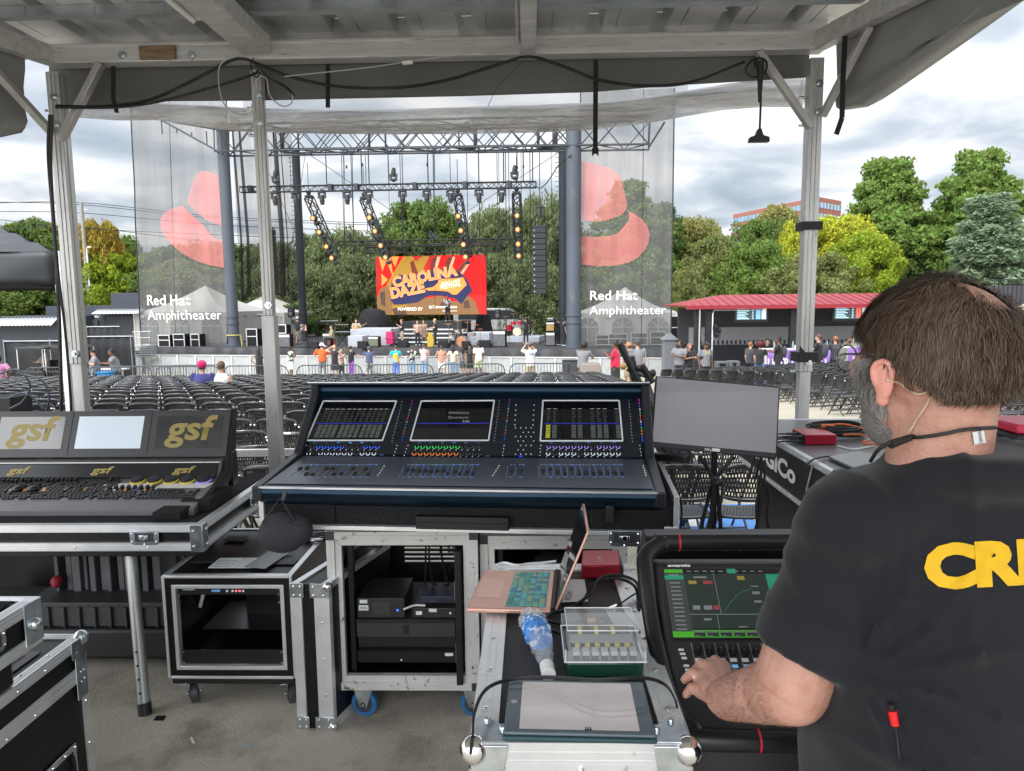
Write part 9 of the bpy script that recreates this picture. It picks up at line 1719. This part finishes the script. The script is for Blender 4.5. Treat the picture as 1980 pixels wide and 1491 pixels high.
q=[PZ(u,v,1.004)for u,v in((1602,888),(1650,910),(1720,892),(1660,878))];mb=MB();mb.slab(q if(q[1]-q[0]).cross(q[2]-q[1]).z>0 else q[::-1],.014);tag(mb.build('closed_laptop',mat('space_grey',(.2,.2,.21),rough=.3,metal=.7),bevel=.003),'closed grey laptop on the lid table behind the shoulder','laptop')
a=PY(1925,812,2.3);mb=MB();mb.box(a.x,a.x+.6,2.2,2.4,.05,a.z-.03);rc_=thing('amplifier_case','black equipment box with a red top behind the man neck','case',(a.x,2.3,.05));mb.build('shell',M_blk,rc_,bevel=.01);mb=MB();mb.box(a.x+.01,a.x+.59,2.21,2.39,a.z-.029,a.z-.0);mb.build('red_top',mat('red_lid',(.55,.02,.07),rough=.4),rc_,bevel=.006)
mb=MB();p=PY(5,788,4.3);mb.box(p.x-.1,p.x+.05,4.3,4.5,p.z-.12,p.z+.06);tag(mb.build('small_box',M_blk,bevel=.005),'small black box behind the lighting console at the left edge','box')
for k,pts in enumerate((((0,722),(35,715),(58,745),(45,775),(20,790)),((40,722),(80,735),(95,765),(90,795)),((15,770),(50,760),(85,790)))):cable('thin_cable',[PY(u,v,4.2)for u,v in pts],.006,mat('blue_black_cable',(.03,.05,.08),rough=.4),'%s looping cable behind the lighting console at the left'%ORD[k])
SKM=mat('skin_crew',(.50,.265,.20),rough=.48,var=.10,scale=22,bump=.25,bscale=160,dark=(.40,.18,.12),dpos=(.48,.72),dscale=26)
man=thing('person','crew member in a black T-shirt with yellow back lettering, at the compact mixer','person',(.68,1.05,0))
HC=PY(1815,684,.985);hy=radians(36);Hf=V((-sin(hy),cos(hy),-.08)).normalized();Hl=V((-cos(hy),-sin(hy),0));Hu=Hf.cross(-Hl)
if Hu.z<0:Hu=-Hu
HR_=(.078,.099,.096)
def HP(l,f,u,k=1.0):return HC+Hl*(l*HR_[0]*k)+Hf*(f*HR_[1]*k)+Hu*(u*HR_[2]*k)
rotH=Matrix((Hl,Hf,Hu)).transposed()
b=MB();b.ell(HC,(.078,.099,.096),32,22,rot=rotH);b.ell(HP(0,.42,-.55),(.060,.055,.065),20,14,rot=rotH);b.ell(HP(0,.62,-.72),(.038,.03,.035),16,10,rot=rotH)
b.cyl(HP(0,.93,.12),HP(0,1.17,-.22),.009,.014,12);b.ell(HP(0,1.12,-.24),.014,12,8);b.ell(HP(0,.9,-.5),(.024,.012,.006),12,6,rot=rotH);b.ell(HP(0,.88,-.56),(.022,.012,.006),12,6,rot=rotH)
for s_ in(-1,1):b.ell(HP(s_*.42,.82,.03),(.014,.01,.008),12,6,rot=rotH)
nb=HC+V((.014,.022,-.205));b.cyl(HP(0,-.12,-.35),nb,.061,.066,24);b.ell(nb-V((0,-.02,.05)),(.10,.055,.04),24,12)
SHL,SHR=PY(1644,1014,1.02),V((.93,1.06,1.36));EL,WR=PY(1528,1332,1.01),PY(1404,1352,1.20)
b.cyl(SHL,EL,.062,.054,20);b.ell(EL+V((.002,-.002,-.002)),(.050,.050,.047),20,12);b.ell((EL*.66+WR*.34),(.050,.060,.046),20,12,rot=(WR-EL).to_track_quat('Y','Z').to_matrix());b.cyl(EL,WR,.051,.035,20)
RE,RW=V((1.02,1.10,1.05)),V((.95,1.26,.93));b.cyl(SHR,RE,.062,.05,16);b.ell(RE,.05,14,10);b.cyl(RE,RW,.048,.03,16)
K=[PY(1398,1292,1.285),PY(1377,1293,1.29),PY(1360,1311,1.28),PY(1357,1336,1.255)]
pc=(K[0]+K[3])/2;b.ell(WR,(.036,.036,.03),16,10)
for k,q in enumerate(K):b.cyl(WR+(q-WR)*.05+V((0,0,.002)),q,.024,.0155,12);b.ell(q,.0160,12,8)
b.ell((WR+pc)/2,(.036,.045,.020),16,10,rot=(pc-WR).to_track_quat('Y','Z').to_matrix())
tips=[(PY(1374,1284,1.325),.0102),(PY(1344,1296,1.325),.0106),(PY(1324,1314,1.305),.0102),(PY(1326,1343,1.275),.0092)]
for q,(tq,r_)in zip(K,tips):
 m_=q+(tq-q)*.55+V((-.002,0,.010));b.cyl(q,m_,.0138,r_*1.08,12);b.ell(m_,r_*1.12,12,8);b.cyl(m_,tq,r_*1.05,r_*.85,12);b.ell(tq,r_*.88,12,8)
tb0=WR+(K[0]-WR)*.30;tm=PY(1428,1322,1.26);tt=PY(1422,1302,1.30);b.cyl(tb0,tm,.016,.012,12);b.ell(tm,.0125,12,8);b.cyl(tm,tt,.0115,.009,12);b.ell(tt,.0092,12,8)
rp=RW+V((-.02,.06,-.02));b.ell(rp,(.038,.05,.02),14,8)
for k in range(4):q=rp+V((-.028+.019*k,.04,0));b.cyl(q,q+V((0,.035,-.006)),.009,.008,10);b.cyl(q+V((0,.035,-.006)),q+V((0,.05,-.03)),.008,.007,10)
b.cyl(rp+V((-.03,-.01,0)),rp+V((-.06,.03,-.01)),.011,.009,10)
def ring_(cx,cy,rx,ry,z,n=40,p=2.4):
 o_=[]
 for i in range(n):a=2*pi*i/n;c,s_=cos(a),sin(a);o_.append(V((cx+rx*abs(c)**(2/p)*(1 if c>0 else-1),cy+ry*abs(s_)**(2/p)*(1 if s_>0 else-1),z)))
 return o_
RG=[(.70,1.04,.27,.17,.84),(.70,1.03,.283,.185,.95),(.70,1.02,.285,.185,1.05),(.70,1.02,.282,.178,1.15),(.70,1.03,.28,.17,1.25),(.70,1.03,.272,.155,1.33),(.695,1.03,.245,.13,1.385),(.67,1.02,.19,.105,1.425),(.64,.995,.150,.106,1.455),(.617,.99,.112,.102,1.476),(.607,.99,.094,.092,1.494)]
bt_b=MB();b.loft([ring_(cx,cy,rx*.88,ry*.84,z-.02)for cx,cy,rx,ry,z in RG[:-2]])
body=remesh(b,'body',SKM,man,voxel=.0038,it=3)
sh=MB();sh.loft([ring_(*q)for q in RG]);HEM=SHL+(EL-SHL)*.80;ax_=(EL-SHL).normalized();sh.ell(SHL+ax_*.035+V((.012,0,0)),(.076,.080,.078),24,14);sh.cyl(SHL+ax_*.035+V((.012,0,0)),HEM,.077,.074,28);sh.ell(SHR,.085,20,12);sh.cyl(SHR,SHR+(RE-SHR)*.8,.08,.075,24)
sh.ell(V((.515,1.01,1.405)),(.125,.088,.055),24,12);sh.ell(V((.460,1.01,1.368)),(.085,.086,.05),24,12)
M_tee=mat('tshirt_black',(.0075,.008,.011),rough=.85,spec=.35,var=.12,scale=7,bump=.2,bscale=900,sheen=.15)
tee=remesh(sh,'tshirt',M_tee,man,voxel=.0085,it=9,fac=.6)
for v_ in tee.data.vertices:
 p=v_.co;q=p.x*.8+p.z*1.1;w_=math.exp(-((p.x-.43)**2+(p.z-1.17)**2)/.02);w2=math.exp(-((p.z-1.12)**2)/.012)
 a_=.010*w_*sin((p.z*1.0-p.x*.9)*95+3*noise.noise(p*7))+.005*w2*sin((p.z+.35*abs(p.x-.62))*70+4*noise.noise(p*5))+.0045*noise.noise(V((p.x*7,p.y*4,p.z*4)))
 rc_=sqrt((p.x-.44)**2+(p.z-1.20)**2);th_=atan2(p.z-1.20,p.x-.44);rg_=(1-abs(sin(th_*7.5+2.2*noise.noise(p*6))))**3
 a_=.020*rg_*math.exp(-(rc_/.17)**2)*(1-math.exp(-(rc_/.03)**2));lo_=max(0,min(1,(1.27-p.z)/.12));a_+=.013*lo_*(1-abs(sin((p.z*.9-p.x*.55)*26+2.4*noise.noise(p*5))))**3+.007*(1-abs(sin(p.x*24+p.z*6+2.5*noise.noise(p*4))))**4-.006*lo_*abs(noise.noise(p*8))
 arm_=max(0,min(1,(.47-p.x)/.08));hm_=(p-HEM).dot(ax_);hw_=1-arm_*max(0,min(1,(hm_+.09)/.06));a_*=max(0,hw_)*(1-.55*arm_);a_+=.0022*arm_*sin((p-SHL).dot(ax_)*75+p.x*40+2*noise.noise(p*9));v_.co=p+v_.normal*a_
rnd0=random.Random(8)
t=MB()
for s_ in(-1,1):hx=.70+s_*.11;t.cyl((hx,1.04,.92),(hx+s_*.01,1.03,.5),.115,.08,20);t.cyl((hx+s_*.01,1.03,.5),(hx+s_*.02,1.06,.06),.08,.07,20)
t.ell((.70,1.04,.9),(.25,.16,.14),24,14);remesh(t,'trousers',cmat('dark_denim',(.03,.035,.05)),man,voxel=.014,it=4);t=MB()
for s_ in(-1,1):t.ell((.70+s_*.13,1.10,.045),(.05,.14,.045),18,10)
t.build('shoes',CB,man)
cb=MB();cx,cy,rx,ry,z=RG[-1];cb.tube([q_+V((0,0,-.012))for q_ in ring_(cx,cy,rx-.006,ry-.006,z)]+[ring_(cx,cy,rx-.006,ry-.006,z)[0]+V((0,0,-.012))],.0065,8);cb.build('ribbed_collar',M_tee,tee,smooth=80)
vs=[];fs=[];ar=(WR-EL);hv=[v_ for v_ in body.data.vertices if-.05<(v_.co-EL).dot(ar)/ar.length_squared<1.0 and(v_.co-EL-ar*((v_.co-EL).dot(ar)/ar.length_squared)).length<.075]
for k in range(2600):
 v_=rnd0.choice(hv);n_=v_.normal;d=(ar.normalized()*.8+V((rnd0.uniform(-.5,.5),rnd0.uniform(-.5,.5),rnd0.uniform(-.7,.1))));d=(d-n_*d.dot(n_)).normalized();s_=n_.cross(d)*.00022;p0_=v_.co+V((rnd0.uniform(-.002,.002),rnd0.uniform(-.002,.002),0));ln=rnd0.uniform(.006,.014);b0=len(vs);vs+=[p0_-s_,p0_+s_,p0_+d*ln+n_*.003];fs.append((b0,b0+1,b0+2))
ah=MB();ah.add(vs,fs);ah.build('arm_hair',mat('arm_hair_brown',(.14,.08,.05),rough=.6),man,smooth=0)
bpy.context.view_layer.update()
def on(o,u,v,lift=.0012):
 d=ray(u,v).normalized();mw=wmat(o)if not o.parent else(wmat(o.parent)@o.matrix_parent_inverse);im=mw.inverted();ok,loc,nr_,_=o.ray_cast(im@CAM,(im.to_3x3()@d));
 return(mw@loc)+(-d)*lift if ok else CAM+d*.95
t=text('CREW',1,(0,0,0),(1,0,0),(0,1,0),mat('yellow_flock',(.72,.42,.005),rough=.75,var=.06,scale=50),None,.062,0);me=t.data;import bmesh
q=bmesh.new();q.from_mesh(me);bmesh.ops.triangulate(q,faces=q.faces[:])
for _ in range(3):bmesh.ops.subdivide_edges(q,edges=[e_ for e_ in q.edges if e_.calc_length()>.06],cuts=1);bmesh.ops.triangulate(q,faces=q.faces[:])
xm=min(v_.co.x for v_ in q.verts);xM=max(v_.co.x for v_ in q.verts);ym=max(v_.co.y for v_ in q.verts);y0_=min(v_.co.y for v_ in q.verts)
for v_ in q.verts:a=(v_.co.x-xm)/(xM-xm);b_=(v_.co.y-y0_)/(ym-y0_);v_.co=on(tee,1790+a*400+b_*-6,1143-b_*91-a*22,.0015)
q.to_mesh(me);q.free();attach(t,tee)
HBm=mat('hair_crew_brown',(.10,.066,.046),rough=.5,spec=.3,island=.55);rnd=random.Random(77)
wh_=V((.0,-.60,.78)).normalized()
def hairline(p):
 f_=p.y
 if f_<-.35:return-.60
 if f_<.12:return-.60+(f_+.35)/.47*.62
 if f_<.5:return.02+(f_-.12)*.3
 return.14+(f_-.5)*.75
def isH(p):return p.z>hairline(p)
cap=MB();n1_,n2_=40,28
for j in range(n2_):
 for i in range(n1_):
  def up_(i,j):a=2*pi*i/n1_;e_=-pi/2+pi*j/n2_;return V((cos(e_)*cos(a),cos(e_)*sin(a),sin(e_)))
  Q=[up_(i,j),up_(i+1,j),up_(i+1,j+1),up_(i,j+1)];c=(Q[0]+Q[1]+Q[2]+Q[3])/4
  if isH(c)and c.normalized().dot(wh_)<.915:cap.add([HP(p.x,p.y,p.z,1.055)for p in Q],[(0,1,2,3)])
hc=cap.build('hair',mat('hair_base_dark',(.04,.027,.019),rough=.8),man,smooth=80)
st_=MB();vs=[];fs=[]
def strand(p,d,n_,ln,lift,wd,rad=1.06,curl=.0):
 """p on the unit head, d tangent flow; returns a tapering ribbon"""
 pts=[];q=p.copy();k0=rad
 for i in range(n_+1):
  r_=k0+lift*sin(pi*min(1,i/n_*.8));pts.append(HP(q.x,q.y,q.z,r_));q=(q+d*(ln/n_));q.normalize();d=(d+V((curl*.3,0,-.10))-q*d.dot(q));d.normalize()
 b0=len(vs)
 for i,p_ in enumerate(pts):
  tn_=(pts[min(i+1,n_)]-pts[max(i-1,0)]).normalized();nn2=(p_-HC).normalized();sd_=tn_.cross(nn2).normalized()*wd*(1-.8*(i/n_)**2);vs.extend([p_-sd_,p_+sd_])
 for i in range(n_):fs.append((b0+2*i,b0+2*i+1,b0+2*i+3,b0+2*i+2))
cnt=0
while cnt<26000:
 p=V((rnd.gauss(0,1),rnd.gauss(0,1),rnd.gauss(0,1))).normalized()
 if p.x<-.75 and p.y>.3:continue
 if not isH(p-V((0,0,.03))):continue
 dw=p.dot(wh_)
 if dw>.87 and rnd.random()>max(.06,(.985-dw)/.115)**1.5:continue
 if(p-V((.90,.36,-.32))).length<.30:continue
 d=(p*1.0-wh_*1.0);d=d-p*d.dot(p);sw=p.cross(wh_)*.35
 if p.y>-.1:d=d+V((0,.6,.0))*max(0,p.z)
 d=d+sw+V((0,0,-.35))+V((noise.noise(p*5),noise.noise(p*5+V((9,0,0))),noise.noise(p*5+V((0,9,0)))))*.7+V((noise.noise(p*14),noise.noise(p*14+V((9,0,0))),0))*.7;d=(d-p*d.dot(p)).normalized()
 strand(p,d,5,rnd.uniform(.16,.36)*(1.0 if p.z>-.2 else.45),(rnd.uniform(.02,.09)+.07*noise.noise(p*6))*max(.15,min(1,1+p.z*1.2)),.0005,rad=1.04+rnd.random()*.05,curl=rnd.uniform(-1,1)*.5);cnt+=1
st_.add(vs,fs);st_.build('hair_strands',HBm,hc,smooth=0)
vs=[];fs=[];cnt=0
while cnt<14000:
 p=V((rnd.uniform(-1,1),rnd.uniform(-.15,1),rnd.uniform(-1,.05))).normalized()
 if p.y<.12 or p.z>.0-.0*p.y or(p.z>-.25 and p.y>.8):continue
 if p.y<.3 and p.z<-.75:continue
 if p.y<.36 or(p.x>0 and(p-V((.90,.34,-.26))).length<.27):continue
 d=V((p.x*.3,.35,-1));d=(d-p*d.dot(p)).normalized();strand(p,d,3,rnd.uniform(.10,.24),rnd.uniform(.05,.16),.0004,rad=rnd.uniform(.99,1.12),curl=rnd.uniform(-1,1));cnt+=1
bd=MB();bd.add(vs,fs);bd.build('beard',mat('beard_grey',(.46,.44,.42),rough=.7,island=.6),man,smooth=0)
mb=MB();mb.ell(HP(0,.56,-.5),(.060,.052,.056),24,14,rot=rotH);mb.ell(HP(0,.62,-.9),(.046,.044,.05),18,12,rot=rotH);remesh(mb,'beard_mass',mat('beard_grey_base',(.22,.21,.2),rough=.9,bump=1,bscale=250),man,voxel=.005,it=3)
ec=HP(.99,.34,-.30);EK=.66;ax=(Hl*.92-Hf*.40).normalized();ex_,ey_=Hf,Hu;mb=MB();ol=[(-.012,.033),(.004,.036),(.015,.028),(.018,.012),(.014,-.004),(.010,-.020),(.002,-.034),(-.007,-.033),(-.012,-.018),(-.018,.0),(-.02,.02)]
pts=[ec+ex_*(a*-EK)+ey_*b_*EK+ax*(.010 if k<4 or k>8 else.004)for k,(a,b_)in enumerate(ol)];mb.tube(cat_pts(pts+[pts[0]],5),.0042,10);mb.ell(ec+ax*.002,(.009,.013,.027),16,10,rot=rotH);mb.ell(ec+ex_*.003-ey_*.026,(.007,.009,.011),12,8,rot=rotH);mb.tube(cat_pts([ec-ex_*-.006+ey_*.02+ax*.003,ec+ex_*-.006+ey_*.008+ax*.004,ec+ex_*-.004-ey_*.010+ax*.003],5),.0034,8)
remesh(mb,'ear',mat('skin_ear',(.70,.30,.24),rough=.45,var=.08),man,voxel=.0016,it=3)
gl=thing('spectacles','thin framed glasses worn by the crew member','glasses',ec);mb=MB();lf=HP(.72,1.02,.05);mb.tube([ec+ex_*-.006+ey_*.030+ax*.004,ec+ex_*.02+ey_*.034,lf],.0014,6)
for s_ in(.42,-.42):
 c=HP(s_,1.12,-.02);mb.tube([c+Hl*.026*cos(a)+Hu*.019*sin(a)for a in[2*pi*i/20 for i in range(21)]],.0011,6)
mb.tube([HP(.12,1.14,.02),HP(-.12,1.14,.02)],.0011,6);mb.tube([HP(.74,1.08,.03),lf],.0016,6);mb.build('frame',mat('gunmetal',(.2,.2,.21),rough=.25,metal=.9),gl);mb=MB()
for s_ in(.42,-.42):c=HP(s_,1.12,-.02);mb.add([c+Hl*.025*cos(a)+Hu*.018*sin(a)for a in[2*pi*i/20 for i in range(20)]],[tuple(range(20))])
mb.build('lens',mat('lens_glass',(.8,.85,.88),rough=.03,alpha=.25,spec=1),gl,smooth=0)
M_clr=mat('clear_tube',(.62,.48,.33),rough=.15,alpha=.85,spec=.8)
def ons(px,o=None,l=.003):return[on(body,u,v,l)for u,v in px]
cable('earpiece_tube',[ec+ex_*-.004-ey_*.0+ax*.012]+[on(body,u,v,.004)for u,v in((1742,742),(1752,752),(1775,762))]+[on(body,1795,758,.005)],.0017,M_clr,'clear coiled earpiece tube behind the crew member ear','earpiece')
cable('lapel_wire',[on(body,1800,766,.006),on(body,1790,785,.004),on(body,1772,812,.004),on(body,1757,838,.006)],.0014,M_clr,'tan earpiece cord running down the neck','cord')
nk=[(1758,846),(1775,846),(1800,843),(1830,838),(1860,832),(1890,829),(1925,827)]
cable('neck_cord',[PY(1683,892,.97),PY(1700,868,.95),PY(1730,852,.94)]+[on(body,u,v,.005)for u,v in nk],.0026,M_cab,'black neck cord with a connector lying over the collar','cord')
mb=MB();a=PY(1722,860,.94);b_=on(body,1760,846,.007);mb.cyl(a,b_,.0055,.0045,12);mb.cyl(b_,b_+(b_-a).normalized()*.012,.0036,.003,10);tag(mb.build('cord_connector',M_cab),'black connector on the neck cord at the crew member shoulder','connector')
mb=MB();qd=[on(body,u,v,.004)for u,v in((1884,860),(1906,856),(1902,832),(1880,836))];mb.slab(qd,.0004);tg=mb.build('collar_tag',M_paper,tee,smooth=0);tfit('CANVAS',.017,qd[0]*.35+qd[1]*.65-(qd[1]-qd[0]).cross(qd[3]-qd[0]).normalized()*-.0008+V((0,-.0012,.002)),qd[3]-qd[0],qd[0]-qd[1],M_blk,tg,.01,height=.005)
a,b_,c=on(tee,1723,1360,.004),on(tee,1725,1374,.004),on(tee,1731,1402,.004);mb=MB();mb.cyl(a,b_,.0042,n=12,mi=1);mb.cyl(b_,c,.0058,.0054,12,mi=0);mb.tube([c]+[on(tee,u,v,.002)for u,v in((1735,1430),(1738,1460),(1740,1488))],.0012,6,mi=1);tag(mb.build('mic_clip',[mat('vivid_red_plastic',(.7,.01,.015),rough=.35),M_cab]),'small red-tipped clip with a thin cord on the back of the shirt','clip')
rq=K[2]+(tips[2][0]-K[2])*.28;dr=(tips[2][0]-K[2]).normalized();x_,y_,_=frame(dr);mb=MB();mb.tube([rq+V((0,0,.003))+(x_*cos(a)+y_*sin(a))*.0122 for a in[2*pi*i/24 for i in range(25)]],.0014,8);tag(mb.build('ring',mat('silver_ring',(.8,.75,.65),rough=.15,metal=1)),'silver ring on the ring finger of the hand at the compact mixer','ring')
